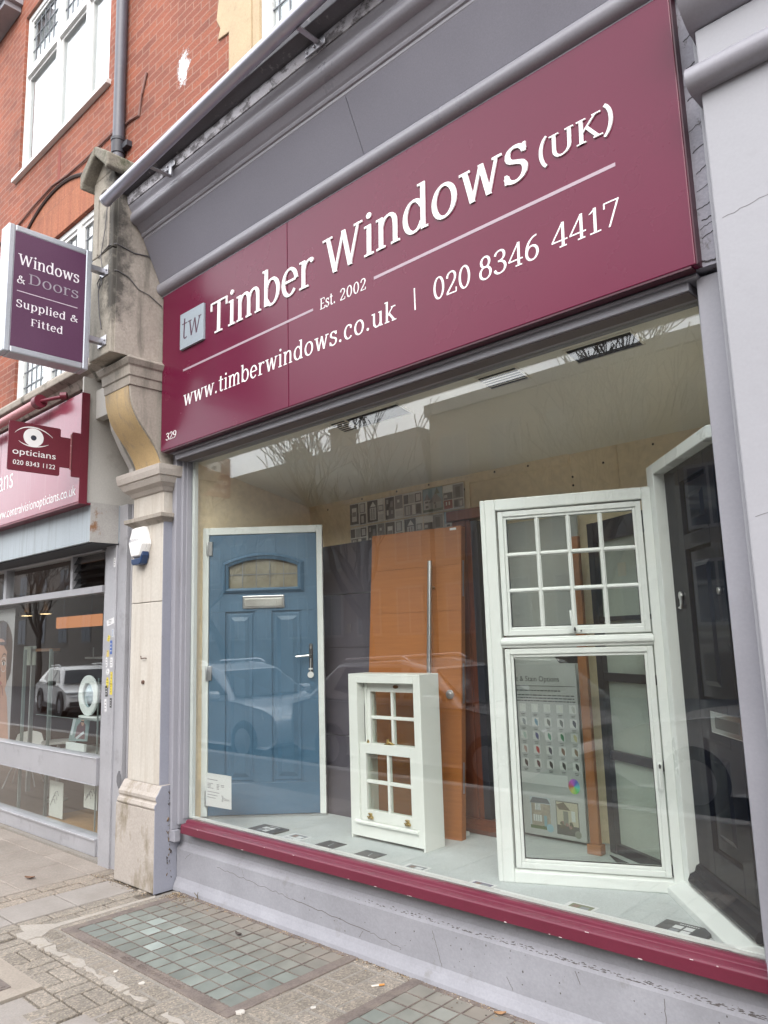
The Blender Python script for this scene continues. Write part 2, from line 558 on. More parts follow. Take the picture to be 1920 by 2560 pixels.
def glyph_strips(ch, T, t, phi=18.0):
    """each stroke of a glyph as a closed outline, drawn with a broad nib"""
    adv, strokes = GL[ch]
    out = []
    ph = math.radians(phi)
    for st in strokes:
        if st[0] == 's':
            _, x0, x1, y, up = st
            h = t * 0.86
            out.append([(x0, y), (x1, y), (x1, y + up * h), (x0, y + up * h)])
        elif st[0] == 'b':
            _, x, y0, y1 = st
            out.append([(x - t * .5, y0), (x + t * .5, y0), (x + t * .5, y1), (x - t * .5, y1)])
        elif st[0] == 'd':
            _, x, y, r = st
            r *= T / 0.105
            out.append([(x + r * math.cos(a * math.pi / 7), y + r * math.sin(a * math.pi / 7)) for a in range(14)])
        else:
            pts = st[1]
            closed = abs(pts[0][0] - pts[-1][0]) < 1e-6 and abs(pts[0][1] - pts[-1][1]) < 1e-6
            Lf, Rt = [], []
            n = len(pts)
            for i, p in enumerate(pts):
                if closed:
                    a, b = pts[(i - 1) % (n - 1)], pts[(i + 1) % (n - 1)] if i < n - 1 else pts[1]
                else:
                    a, b = pts[max(i - 1, 0)], pts[min(i + 1, n - 1)]
                dx, dy = b[0] - a[0], b[1] - a[1]
                l = math.hypot(dx, dy) or 1
                dx, dy = dx / l, dy / l
                th = math.atan2(dy, dx) - ph * (0.6 if n > 2 else 0.35)
                w = math.sqrt((T * math.sin(th)) ** 2 + (t * math.cos(th)) ** 2) / 2
                if n == 2 and abs(dx) > 0.15 and dy * dx > 0:
                    w *= 0.62
                Lf.append((p[0] - dy * w, p[1] + dx * w))
                Rt.append((p[0] + dy * w, p[1] - dx * w))
            if n == 2 and abs(dx) > 0.1 and abs(dy) > 0.3:      # diagonals are cut flat at top and foot
                def cut(q, y):
                    k = (y - q[1]) / dy
                    return (q[0] + dx * k, y)
                Lf = [cut(Lf[0], pts[0][1]), cut(Lf[1], pts[1][1])]
                Rt = [cut(Rt[0], pts[0][1]), cut(Rt[1], pts[1][1])]
            for i in range(n - 1):
                out.append(('q', [Lf[i], Lf[i + 1], Rt[i + 1], Rt[i]]))
            # merge as a strip
            seq = [('strip', Lf, Rt)]
            del out[-(n - 1):]
            out.append(seq[0])
    return adv, out


def serif_text(mb, txt, O, U, V, Nn, x0, x1, base, cap, slant=0.0, T=0.105, t=0.05, d0=0.0, d1=0.002, m=0, track=0.0):
    """lettering between ink edges x0..x1 on the plane O,U,V; cap = capital height"""
    O, U, V, Nn = Vector(O), Vector(U), Vector(V), Vector(Nn)
    k = cap / CH
    xcur = 0
    items = []
    lo, hi = 1e9, -1e9
    for ch in txt:
        adv, out = glyph_strips(ch, T, t)
        for o in out:
            pl = o[1] + o[2] if o[0] == 'strip' else o
            for x, y in pl:
                q = xcur + x + slant * y
                lo, hi = min(lo, q), max(hi, q)
            items.append((xcur, o))
        xcur += adv + track
    sx = (x1 - x0) / (hi - lo)
    cnt = 0

    def P(xc, p, d):
        return O + U * (x0 + (xc + p[0] + slant * p[1] - lo) * sx) + V * (base + p[1] * k) + Nn * d

    for xc, o in items:
        e = d1 + (cnt % 7) * 0.00009
        cnt += 1
        if o[0] == 'strip':
            Lf, Rt = o[1], o[2]
            n = len(Lf)
            vs = []
            for i in range(n):
                vs += [P(xc, Lf[i], d0), P(xc, Rt[i], d0), P(xc, Rt[i], e), P(xc, Lf[i], e)]
            fs = []
            for i in range(n - 1):
                for j in range(4):
                    j2 = (j + 1) % 4
                    fs.append((i * 4 + j, i * 4 + j2, i * 4 + 4 + j2, i * 4 + 4 + j))
            fs += [(0, 1, 2, 3), (4 * n - 4, 4 * n - 1, 4 * n - 2, 4 * n - 3)]
            mb.add(vs, fs, m)
        else:
            n = len(o)
            vs = [P(xc, p, d0) for p in o] + [P(xc, p, e) for p in o]
            fs = [tuple(range(n)), tuple(range(2 * n - 1, n - 1, -1))] + [(i, (i + 1) % n, n + (i + 1) % n, n + i) for i in range(n)]
            mb.add(vs, fs, m)
    return mb


def sans_text(mb, txt, O, U, V, Nn, x0, x1, base, cap, d=0.001, m=0, shear=0.0, extrude=0.0, weight=0.0):
    """lettering in Blender's built-in face, fitted between x0..x1"""
    cu = bpy.data.curves.new('lettering', 'FONT')
    cu.body = txt
    cu.size = 1.0
    cu.resolution_u = 3
    cu.shear = shear
    cu.offset = weight
    ob = bpy.data.objects.new('lettering', cu)
    C.objects.link(ob)
    dg = bpy.context.evaluated_depsgraph_get()
    me = bpy.data.meshes.new_from_object(ob.evaluated_get(dg))
    vs = [v.co.copy() for v in me.vertices]
    fs = [tuple(p.vertices) for p in me.polygons]
    bpy.data.objects.remove(ob)
    bpy.data.curves.remove(cu)
    if not vs:
        return mb
    lo, hi = min(v.x for v in vs), max(v.x for v in vs)
    sx = (x1 - x0) / (hi - lo)
    k = cap / 0.729
    O, U, V, Nn = Vector(O), Vector(U), Vector(V), Vector(Nn)
    mb.add([O + U * (x0 + (v.x - lo) * sx) + V * (base + v.y * k) + Nn * d for v in vs], fs, m)
    bpy.data.meshes.remove(me)
    return mb
# ---------------------------------------------------------------- shared materials
LAV = pm('lavender_paint', (0.285, 0.284, 0.318), rough=0.45, var=0.07, vscale=1.6, fine=0.03, bump=0.12, bscale=60,
         dirt=(0.22, 0.20, 0.20), dscale=(1.2, 1.2, 0.35), dlo=0.60, dhi=0.80, dns=5)
LAVW = pm('lavender_render', (0.282, 0.283, 0.312), rough=0.7, var=0.13, vscale=2.6, fine=0.05, bump=0.35, bscale=45,
          dirt=(0.20, 0.195, 0.195), dscale=(1, 1, 1), dlo=0.60, dhi=0.78, dns=7)
LAVD = pm('dirty_lavender_paint', (0.31, 0.305, 0.355), rough=0.55, var=0.12, vscale=4, fine=0.08, bump=0.4, bscale=50,
          dirt=(0.10, 0.09, 0.085), dscale=(1.4, 1, 1), dlo=0.55, dhi=0.66, dns=14)
PANEL = pm('grey_panel_paint', (0.215, 0.21, 0.247), rough=0.42, var=0.05, vscale=1.3, fine=0.06, fscale=160)
MOULD = pm('grey_moulding_paint', (0.275, 0.268, 0.30), rough=0.32, var=0.06, vscale=3, fine=0.04, dirt=(0.36, 0.35, 0.38), dlo=0.66, dhi=0.74, dns=9)
FLAKE = pm('flaking_white_paint', (0.52, 0.51, 0.55), rough=0.7, var=0.08, vscale=5, fine=0.08, bump=0.5, bscale=40,
           dirt=(0.16, 0.15, 0.16), dscale=(1, 1, 1.6), dlo=0.48, dhi=0.56, dns=11)
MAROON = pm('maroon_gloss_sign', (0.118, 0.0070, 0.033), rough=0.27, var=0.05, vscale=1.2, fine=0.02, spec=0.28, coat=0.06, rv=0.012)
MAROON_D = flat('maroon_sign_edge', (0.06, 0.010, 0.022), 0.4)
SILLM = pm('maroon_gloss_paint', (0.125, 0.015, 0.034), rough=0.35, var=0.08, vscale=3, fine=0.05, bump=0.1, bscale=40,
           dirt=(0.42, 0.26, 0.28), dlo=0.71, dhi=0.73, dns=24)
WHITE = flat('white_letter_paint', (0.85, 0.85, 0.85), 0.45)
PALE = flat('pale_rule_vinyl', (0.40, 0.31, 0.36), 0.45)
STONE = pm('weathered_stone', (0.33, 0.295, 0.255), rough=0.85, var=0.14, vscale=2.2, fine=0.10, fscale=70, bump=0.5, bscale=60,
           dirt=(0.15, 0.14, 0.12), dscale=(3.2, 3.2, 0.7), dlo=0.50, dhi=0.72, dns=2.6)
def stained_stone(name, base, loc_edge, z0_, z1_):
    """stone with a black water stain of its own down one arris"""
    m = pm(name, base, rough=0.9, var=0.16, vscale=2.6, fine=0.12, fscale=60, bump=0.6, bscale=50,
           dirt=(0.13, 0.12, 0.10), dscale=(2, 3, 0.5), dlo=0.52, dhi=0.72, dns=2.6)
    nt = m.node_tree
    b = [n for n in nt.nodes if n.type == 'BSDF_PRINCIPLED'][0]
    src = b.inputs['Base Color'].links[0].from_socket
    tc = N(nt, 'ShaderNodeTexCoord')
    sx = N(nt, 'ShaderNodeSeparateXYZ')
    L(nt, tc.outputs['Object'], sx.inputs[0])
    cx = N(nt, 'ShaderNodeCombineXYZ')
    L(nt, sx.outputs['X'], cx.inputs['X'])
    L(nt, sx.outputs['Y'], cx.inputs['Y'])
    di = N(nt, 'ShaderNodeVectorMath', operation='DISTANCE')
    L(nt, cx.outputs[0], di.inputs[0])
    di.inputs[1].default_value = (loc_edge[0], loc_edge[1], 0)
    mr = N(nt, 'ShaderNodeMapRange')
    L(nt, di.outputs['Value'], mr.inputs['Value'])
    mr.inputs['From Min'].default_value = 0.0
    mr.inputs['From Max'].default_value = 0.24
    mr.inputs['To Min'].default_value = 0.52
    mr.inputs['To Max'].default_value = 0.0
    zr = N(nt, 'ShaderNodeMapRange', interpolation_type='SMOOTHSTEP')
    L(nt, sx.outputs['Z'], zr.inputs['Value'])
    zr.inputs['From Min'].default_value = z0_
    zr.inputs['From Max'].default_value = z1_
    ns = N(nt, 'ShaderNodeTexNoise', Scale=9.0, Detail=8.0, Roughness=0.72)
    L(nt, tc.outputs['Object'], ns.inputs['Vector'])
    ml = N(nt, 'ShaderNodeMath', operation='MULTIPLY')
    L(nt, mr.outputs[0], ml.inputs[0])
    L(nt, zr.outputs[0], ml.inputs[1])
    ad = N(nt, 'ShaderNodeMath', operation='ADD')
    L(nt, ml.outputs[0], ad.inputs[0])
    L(nt, ns.outputs['Fac'], ad.inputs[1])
    rp = ramp(nt, ad.outputs[0], [(0.70, (0, 0, 0)), (0.98, (0.9, 0.9, 0.9))])
    mx = N(nt, 'ShaderNodeMix', data_type='RGBA')
    L(nt, rp.outputs[0], mx.inputs[0])
    L(nt, src, mx.inputs[6])
    mx.inputs[7].default_value = (0.045, 0.042, 0.038, 1)
    L(nt, mx.outputs[2], b.inputs['Base Color'])
    return m


STONE_D = pm('sooty_stone', (0.30, 0.275, 0.235), rough=0.9, var=0.22, vscale=3.0, fine=0.14, fscale=60, bump=0.7, bscale=50,
             dirt=(0.075, 0.07, 0.06), dscale=(2, 2, 0.6), dlo=0.47, dhi=0.62, dns=4)
CREAM = pm('cream_stone', (0.50, 0.468, 0.42), rough=0.75, var=0.08, vscale=1.6, fine=0.05, fscale=50, bump=0.3, bscale=40,
           dirt=(0.33, 0.275, 0.22), dscale=(5, 5, 0.4), dlo=0.47, dhi=0.80, dns=2.4)
OCHRE = pm('ochre_painted_stone', (0.46, 0.33, 0.17), rough=0.7, var=0.12, vscale=3, fine=0.07, bump=0.35, bscale=40,
           dirt=(0.26, 0.21, 0.16), dscale=(4, 4, 1), dlo=0.52, dhi=0.74, dns=3)
BRICK = brick_mat('red_brick', (0.285, 0.086, 0.047), (0.20, 0.062, 0.040), (0.29, 0.150, 0.110), bw=0.225, bh=0.072)
BRICKV = brick_mat('rubbed_brick', (0.38, 0.138, 0.070), (0.30, 0.10, 0.055), (0.24, 0.10, 0.06), bw=0.6, bh=0.03, rot=True, off=0.0, mort=0.004)
UPVC = pm('white_plastic_frame', (0.72, 0.74, 0.72), rough=0.30, var=0.02, fine=0.01)
WPAINT = pm('white_window_paint', (0.72, 0.72, 0.71), rough=0.45, var=0.06, vscale=5, fine=0.03, dirt=(0.34, 0.32, 0.30), dlo=0.62, dhi=0.78, dns=8)
GLASS = glass('shop_glass', ior=1.72, wob=0.015)
GLASS_IN = glass('clear_pane', (0.93, 0.96, 0.94))
GLASS_UP = glass('upper_window_glass', (0.9, 0.93, 0.93), ior=3.0, wob=0.03)
DARK = flat('dark_gap', (0.02, 0.018, 0.02), 0.9)
BLACKM = flat('black_iron', (0.035, 0.035, 0.045), 0.5)
STEEL = flat('brushed_steel', (0.55, 0.55, 0.55), 0.28, 1.0)
ZINC = pm('galvanised_steel', (0.42, 0.42, 0.45), rough=0.35, metal=0.8, var=0.1)
SILVER = pm('silver_tube', (0.42, 0.41, 0.46), rough=0.40, metal=0.85, var=0.05, fine=0.02)
CARPET = pm('grey_carpet', (0.46, 0.49, 0.49), rough=0.95, var=0.06, vscale=5, fine=0.16, fscale=240, bump=0.6, bscale=260)
PLY = pm('bare_board_wall', (0.86, 0.71, 0.50), rough=0.8, var=0.09, vscale=1.5, fine=0.06, fscale=30, dirt=(0.70, 0.55, 0.37), dlo=0.55, dhi=0.85)
CEIL = pm('ceiling_paint', (0.86, 0.82, 0.72), rough=0.85, var=0.05, vscale=1.2, fine=0.03)

# ---------------------------------------------------------------- ground
def ground_mat():
    m, nt, out = new_mat('paving')
    b = N(nt, 'ShaderNodeBsdfPrincipled', Roughness=0.85)
    at = N(nt, 'ShaderNodeVertexColor')
    at.layer_name = 'tone'
    tc = N(nt, 'ShaderNodeTexCoord')
    n1 = N(nt, 'ShaderNodeTexNoise', Scale=2.2, Detail=8.0, Roughness=0.65)
    L(nt, tc.outputs['Object'], n1.inputs['Vector'])
    r1 = ramp(nt, n1.outputs['Fac'], [(0.3, (0.80, 0.78, 0.76)), (0.7, (1.14, 1.14, 1.15))])
    n2 = N(nt, 'ShaderNodeTexVoronoi', Scale=130.0)
    L(nt, tc.outputs['Object'], n2.inputs['Vector'])
    r2 = ramp(nt, n2.outputs['Color'], [(0.25, (0.72, 0.71, 0.70)), (0.6, (1.02, 1.0, 0.98)), (0.9, (1.45, 1.38, 1.3))])
    mxa = N(nt, 'ShaderNodeMix', data_type='RGBA')
    L(nt, at.outputs['Alpha'], mxa.inputs[0])
    mxa.inputs[6].default_value = (1, 1, 1, 1)
    L(nt, r2.outputs[0], mxa.inputs[7])
    m1 = N(nt, 'ShaderNodeMix', data_type='RGBA', blend_type='MULTIPLY')
    m1.inputs[0].default_value = 1
    m2 = N(nt, 'ShaderNodeMix', data_type='RGBA', blend_type='MULTIPLY')
    m2.inputs[0].default_value = 1
    L(nt, at.outputs['Color'], m1.inputs[6])
    L(nt, r1.outputs[0], m1.inputs[7])
    L(nt, m1.outputs[2], m2.inputs[6])
    L(nt, mxa.outputs[2], m2.inputs[7])
    n3 = N(nt, 'ShaderNodeTexNoise', Scale=1.1, Detail=9.0, Roughness=0.7)
    L(nt, tc.outputs['Object'], n3.inputs['Vector'])
    r3 = ramp(nt, n3.outputs['Fac'], [(0.54, (0, 0, 0)), (0.78, (1, 1, 1))])
    m3 = N(nt, 'ShaderNodeMix', data_type='RGBA')
    L(nt, r3.outputs[0], m3.inputs[0])
    L(nt, m2.outputs[2], m3.inputs[6])
    m3.inputs[7].default_value = (0.215, 0.180, 0.146, 1)
    L(nt, m3.outputs[2], b.inputs['Base Color'])
    bp = N(nt, 'ShaderNodeBump', Strength=0.35, Distance=0.003)
    L(nt, n2.outputs['Distance'], bp.inputs['Height'])
    L(nt, bp.outputs[0], b.inputs['Normal'])
    L(nt, b.outputs[0], out.inputs['Surface'])
    return m


PAVING = ground_mat()
CONC = pm('worn_concrete', (0.235, 0.215, 0.19), rough=0.9, var=0.14, vscale=3, fine=0.22, fscale=110, bump=0.6, bscale=130,
          dirt=(0.175, 0.15, 0.12), dlo=0.5, dhi=0.75, dns=3)
MORTAR = pm('pale_mortar', (0.33, 0.30, 0.265), rough=0.9, var=0.12, vscale=6, fine=0.1, bump=0.5, bscale=70, dirt=(0.26, 0.22, 0.17), dlo=0.55, dhi=0.72, dns=6)
DIRT = pm('jointing_dirt', (0.13, 0.11, 0.09), rough=0.95, var=0.25, vscale=12, fine=0.3, fscale=120, bump=0.8, bscale=120)
ASPH = pm('asphalt', (0.055, 0.055, 0.058), rough=0.85, var=0.15, fine=0.2, fscale=80)
KERB = pm('granite_kerb', (0.30, 0.29, 0.28), rough=0.8, var=0.15, fine=0.2)

mb = MB()      # one sheet of road and land out to the horizon, falling away down the street
xs = [-400, -120, -60, -30, -15, -5, 0, 10, 40, 120, 400]
for i in range(len(xs) - 1):
    def zz(x): return -0.13 + 0.0135 * max(min(x, 0), -60)
    a, b_ = xs[i], xs[i + 1]
    mb.quad((a, -400, zz(a)), (b_, -400, zz(b_)), (b_, -0.95, zz(b_)), (a, -0.95, zz(a)))
    mb.quad((a, 9.0, zz(a)), (b_, 9.0, zz(b_)), (b_, 400, zz(b_)), (a, 400, zz(a)))
structure('road', mb, ASPH)
mb = MB()
mb.box(-120, 60, -0.95, -0.80, -1.2, -0.004)
structure('kerb', mb, KERB, bevel=0.012)
mb = MB()
mb.box(-120, 60, -0.80, 9.0, -1.2, -0.014)
structure('pavement_bed', mb, DIRT)

pv = MB()
tones = []


def pave(x0, x1, y0, y1, tone, agg, h=0.0, gap=0.0055, jit=0.09):
    k = 1 + random.uniform(-jit, jit)
    c = (tone[0] * k, tone[1] * k, tone[2] * k, agg)
    dz = random.uniform(-0.0012, 0.0012) + h
    g = gap
    e = 0.004
    a0, a1, b0, b1 = x0 + g, x1 - g, y0 + g, y1 - g
    if a1 - a0 < 0.01 or b1 - b0 < 0.01:
        return
    vs = [(a0, b0, -0.02), (a1, b0, -0.02), (a1, b1, -0.02), (a0, b1, -0.02),
          (a0, b0, -e + dz), (a1, b0, -e + dz), (a1, b1, -e + dz), (a0, b1, -e + dz),
          (a0 + e, b0 + e, dz), (a1 - e, b0 + e, dz), (a1 - e, b1 - e, dz), (a0 + e, b1 - e, dz)]
    fs = [(8, 9, 10, 11)]
    for q in range(4):
        r = (q + 1) % 4
        fs += [(q, r, 4 + r, 4 + q), (4 + q, 4 + r, 8 + r, 8 + q)]
    pv.add(vs, fs)
    tones.extend([c] * len(fs))


SLAB = (0.275, 0.252, 0.232)
SETT = (0.235, 0.212, 0.182)
BUFF = (0.262, 0.228, 0.192)
# big flags toward the kerb, basket weave of small blocks, and the bands between
big = [(-4.42, -3.815, 0.9, 1.495), (-3.805, -3.44, 0.98, 1.58), (-3.43, -2.84, 1.16, 1.76), (-2.83, -2.2, 1.16, 1.76), (-3.805, -3.44, 0.4, 0.97), (-3.43, -2.84, 0.56, 1.15),
       (-5.13, -4.80, 1.93, 2.30), (-5.13, -4.80, 2.305, 2.68), (-5.13, -4.80, 1.55, 1.925), (-5.13, -4.80, 1.17, 1.545), (-5.13, -4.80, 0.79, 1.165)]
for b_ in big:
    pave(*b_, SLAB, 0.15, gap=0.003, jit=0.04)


def inside(x, y, rects):
    return any(r[0] - 0.005 < x < r[1] + 0.005 and r[2] - 0.005 < y < r[3] + 0.005 for r in rects)


md = 0.183
holes = big + [(-4.75, -3.83, 1.10, 1.72)]
for i in range(-6, 18):
    for j in range(-9, 5):
        x0, y0 = -4.545 + i * md, 1.862 - (j + 1) * md
        if x0 < -4.56 or x0 > -1.9 or y0 < 0.2 or inside(x0 + md / 2, y0 + md / 2, holes):
            continue
        if (i + j) % 2 == 0:
            pave(x0, x0 + md / 2, y0, y0 + md, SETT, 1.0)
            pave(x0 + md / 2, x0 + md, y0, y0 + md, SETT, 1.0)
        else:
            pave(x0, x0 + md, y0, y0 + md / 2, SETT, 1.0)
            pave(x0, x0 + md, y0 + md / 2, y0 + md, SETT, 1.0)
y = 0.6
while y < 2.66:                       # strips of blocks either side of the flags
    l = 0.19 + random.uniform(-0.01, 0.01)
    pave(-5.36, -5.245, y, y + l, BUFF, 0.8)
    pave(-5.24, -5.135, y + 0.06, y + 0.06 + l, BUFF, 0.8)
    if y < 2.0 or y > 0:
        pave(-4.795, -4.69, y + 0.03, y + 0.03 + l, SETT, 0.9)
        if y < 2.50:
            pave(-4.685, -4.585, y - 0.05, y - 0.05 + l, SETT, 0.9)
    y += l
y = 0.4
while y < 2.82:                       # paving in front of the neighbour
    x = -5.37
    l = min(0.45, 2.845 - y)
    while x > -13:
        w = random.choice((0.6, 0.45, 0.75))
        pave(x - w, x, y, y + l, (0.27, 0.237, 0.208), 0.35, gap=0.0025, jit=0.05)
        x -= w
    y += 0.45
o = pv.build('pavement', PAVING, None)
o['kind'] = 'structure'
ca = o.data.color_attributes.new('tone', 'FLOAT_COLOR', 'CORNER')
k = 0
for p, c in zip(o.data.polygons, tones):
    for li in p.loop_indices:
        ca.data[li].color = c

mb = MB()      # concrete apron round the pavement lights
rim = lambda x: 1.925 + 0.012 * math.sin(x * 17) + 0.009 * math.sin(x * 41 + 1)
pts = [(-4.56 + i * 0.06, rim(-4.56 + i * 0.06)) for i in range(84)]
mb.xy(pts + [(0.45, 2.835), (-4.585, 2.835)], -0.02, -0.002)
structure('concrete_apron', mb, CONC)
mb = MB()      # broken mortar fillet along the edge of the apron
rj = random.Random(21)
x = -4.62
while x < -2.0:
    l = rj.uniform(0.10, 0.34)
    n = max(3, int(l / 0.025))
    up = [(x + l * q / n, rim(x + l * q / n) + 0.004 + rj.uniform(-0.004, 0.003)) for q in range(n + 1)]
    wd = 0.030 + 0.045 * max(0, (-3.9 - x)) * 0.9
    wd = min(0.07, wd)
    lo = [(x + l * q / n, 1.925 - wd + rj.uniform(-0.013, 0.010)) for q in range(n, -1, -1)]
    mb.xy(up + lo, -0.012, 0.0022 + rj.uniform(0, 0.0015))
    x += l + rj.uniform(0.004, 0.02) + (0.15 if rj.random() < .15 else 0)
pts = [(-4.78 + 0.035 * math.sin(i * 1.7) * .3, 1.90 + i * 0.045) for i in range(18)]
pts2 = [(-4.50 - 0.02 * i + rj.uniform(-.012, .012) if i < 5 else -4.565 + rj.uniform(-.008, .008), 1.90 + i * 0.045) for i in range(17, -1, -1)]
mb.xy([(-4.74, 1.935), (-4.66, 1.915), (-4.5, 1.91), (-4.47, 1.95), (-4.53, 2.02), (-4.545, 2.1), (-4.55, 2.68), (-4.585, 2.70), (-4.59, 2.3), (-4.60, 2.08), (-4.68, 2.0)], -0.012, 0.0024)
structure('mortar_fillet', mb, MORTAR, bevel=0.002)

mb = MB()
mb.xy([(-4.78, 1.02), (-3.84, 1.02), (-3.832, 1.4), (-3.845, 1.70), (-4.1, 1.715), (-4.4, 1.70), (-4.76, 1.715)], -0.02, -0.001)
structure('concrete_patch', mb, pm('buff_concrete', (0.29, 0.25, 0.21), rough=0.9, var=0.13, vscale=4, fine=0.12, bump=0.4, bscale=90, dirt=(0.27, 0.24, 0.20), dlo=0.5, dhi=0.75, dns=4))

# ---------------------------------------------------------------- pavement lights
RUST = pm('rusted_iron', (0.150, 0.122, 0.108), rough=0.75, var=0.25, vscale=7, fine=0.2, fscale=100, bump=0.5, bscale=110, dirt=(0.20, 0.165, 0.135), dlo=0.5, dhi=0.7, dns=8)


def lens_mat():
    m, nt, out = new_mat('pavement_light_glass')
    b = N(nt, 'ShaderNodeBsdfPrincipled', Roughness=0.3)
    tc = N(nt, 'ShaderNodeTexCoord')
    at = N(nt, 'ShaderNodeVertexColor')
    at.layer_name = 'tone'
    n1 = N(nt, 'ShaderNodeTexNoise', Scale=14.0, Detail=5.0)
    L(nt, tc.outputs['Object'], n1.inputs['Vector'])
    r1 = ramp(nt, n1.outputs['Fac'], [(0.25, (0.82, 0.83, 0.82)), (0.75, (1.15, 1.15, 1.15))])
    m1 = N(nt, 'ShaderNodeMix', data_type='RGBA', blend_type='MULTIPLY')
    m1.inputs[0].default_value = 1
    L(nt, at.outputs['Color'], m1.inputs[6])
    L(nt, r1.outputs[0], m1.inputs[7])
    L(nt, m1.outputs[2], b.inputs['Base Color'])
    r2 = ramp(nt, n1.outputs['Fac'], [(0.3, (0.42,) * 3), (0.7, (0.55,) * 3)])
    L(nt, r2.outputs[0], b.inputs['Roughness'])
    L(nt, b.outputs[0], out.inputs['Surface'])
    return m


LENS = lens_mat()


def pavement_light(label, x0, x1, y0, y1, nx, ny, fl, fr):
    T = thing('pavement_light', label, 'pavement light', ((x0 + x1) / 2, (y0 + y1) / 2, 0), group='pavement lights set in the footway')
    f = MB()
    f.box(x0 - fl, x0, y0 - 0.065, y1 + 0.03, -0.03, 0.006)
    f.box(x1, x1 + fr, y0 - 0.065, y1 + 0.03, -0.03, 0.0055)
    f.box(x0, x1, y0 - 0.065, y0, -0.03, 0.006)
    f.box(x0, x1, y1, y1 + 0.03, -0.03, 0.004)
    f.build('frame', RUST, T, bevel=0.002)
    cw, chh = (x1 - x0) / nx, (y1 - y0) / ny
    g = MB()
    for i in range(nx + 1):
        xx = x0 + i * cw
        g.box(xx - 0.0026, xx + 0.0026, y0, y1, -0.03, 0.0058)
    for j in range(1, ny):
        yy = y0 + j * chh
        g.box(x0, x1, yy - 0.0026, yy + 0.0026, -0.03, 0.0054)
    g.build('iron_grid', RUST, T)
    st = MB()       # a row of small raised studs inside the rim
    n = int((x1 - x0) / 0.03)
    for i in range(n):
        st.box(x0 + i * 0.03 + 0.004, x0 + i * 0.03 + 0.02, y0 - 0.008, y0 - 0.002, 0.005, 0.0085)
    if nx == 14:    # cast lettering worn beyond reading is left as raised marks
        for i in range(44):
            xx = x0 + 0.25 + i * 0.02
            if i in (13, 14, 15, 22, 23):
                continue
            st.box(xx, xx + 0.005, y0 - 0.048, y0 - 0.02, 0.0052, 0.0085)
            st.box(xx, xx + 0.013, y0 - 0.048 + (i % 3) * 0.011, y0 - 0.042 + (i % 3) * 0.011, 0.0053, 0.0083)
    st.build('raised_rim', RUST, T)
    p = MB()
    cols = []
    for i in range(nx):
        for j in range(ny):
            a, b_ = x0 + i * cw + 0.003, y0 + j * chh + 0.003
            c, d = a + cw - 0.006, b_ + chh - 0.006
            z0_ = random.uniform(0.0022, 0.0034)
            t = random.uniform(-0.0012, 0.0012)
            t2 = random.uniform(-0.0012, 0.0012)
            p.add([(a, b_, z0_ + t + t2), (c, b_, z0_ - t + t2), (c, d, z0_ - t - t2), (a, d, z0_ + t - t2)], [(0, 1, 2, 3)])
            k = random.uniform(0.8, 1.22)
            dirty = max(0.0, (j / (ny - 1) - 0.45) * 1.5) * random.uniform(0.6, 1.2)
            dirty = min(1, 0.18 + dirty)
            base = (0.165 * k, 0.192 * k, 0.176 * k)
            if random.random() < 0.08:
                base = (0.30, 0.35, 0.33)
            du = (0.215, 0.19, 0.16)
            cols.append(tuple(base[q] * (1 - dirty) + du[q] * dirty for q in range(3)) + (1,))
    o = p.build('glass_lenses', LENS, T)
    ca = o.data.color_attributes.new('tone', 'FLOAT_COLOR', 'CORNER')
    for pl, c in zip(o.data.polygons, cols):
        for li in pl.loop_indices:
            ca.data[li].color = c
    return T


pavement_light('long iron grid of green glass squares in the pavement below the blue door', -4.415, -2.97, 2.12, 2.80, 14, 7, 0.062, 0.06)
pavement_light('iron grid of dusty green glass squares cut off at the bottom edge of the photo', -2.49, -0.94, 2.12, 2.80, 15, 7, 0.06, 0.06)

T = thing('manhole_cover', 'dark rusty iron cover set flush in the pavement at the left edge', 'manhole cover', (-4.05, 1.5, 0))
mb = MB()
mb.box(-4.25, -3.945, 1.20, 1.585, -0.02, 0.004)
mb.build('frame', RUST, T, bevel=0.003)
mb = MB()
mb.box(-4.23, -3.965, 1.22, 1.565, 0.0, 0.007)
for i in range(7):
    mb.box(-4.21 + i * 0.034, -4.195 + i * 0.034, 1.25, 1.54, 0.006, 0.010)
mb.build('lid', RUST, T, bevel=0.002)

# ---------------------------------------------------------------- the brick terrace above the shops
def wall_with_holes(mb, x0, x1, z0, z1, y, holes, depth=0.12, m=0):
    xs_ = sorted({x0, x1} | {v for h in holes for v in h[:2] if x0 < v < x1})
    zs_ = sorted({z0, z1} | {v for h in holes for v in h[2:] if z0 < v < z1})
    for a, b in zip(xs_, xs_[1:]):
        for c, d in zip(zs_, zs_[1:]):
            if any(h[0] <= (a + b) / 2 <= h[1] and h[2] <= (c + d) / 2 <= h[3] for h in holes):
                continue
            mb.quad((a, y, c), (b, y, c), (b, y, d), (a, y, d), m)
    for h in holes:
        a, b, c, d = h
        mb.quad((a, y, c), (a, y + depth, c), (a, y + depth, d), (a, y, d), m)
        mb.quad((b, y, c), (b, y + depth, c), (b, y + depth, d), (b, y, d), m)
        mb.quad((a, y, c), (b, y, c), (b, y + depth, c), (a, y + depth, c), m)
        mb.quad((a, y, d), (b, y, d), (b, y + depth, d), (a, y + depth, d), m)
    return mb


BY = 2.95
T = thing('brick_terrace', 'red brick upper storeys above the shops with white framed windows', 'building', (-5, BY, 3.5))
big_win = (-8.13, -6.07, 6.70, 8.68)
low_win = (-7.95, -6.02, 3.85, 5.545)
stone_win = (-3.86, -2.2, 5.42, 7.6)
mb = MB()
wall_with_holes(mb, -16, 3.0, 3.6, 10.5, BY, [big_win, low_win, stone_win])
mb.box(-16, 3.0, BY + 0.3, BY + 4, 5.0, 10.5)
mb.build('wall', BRICK, T, recalc=False)

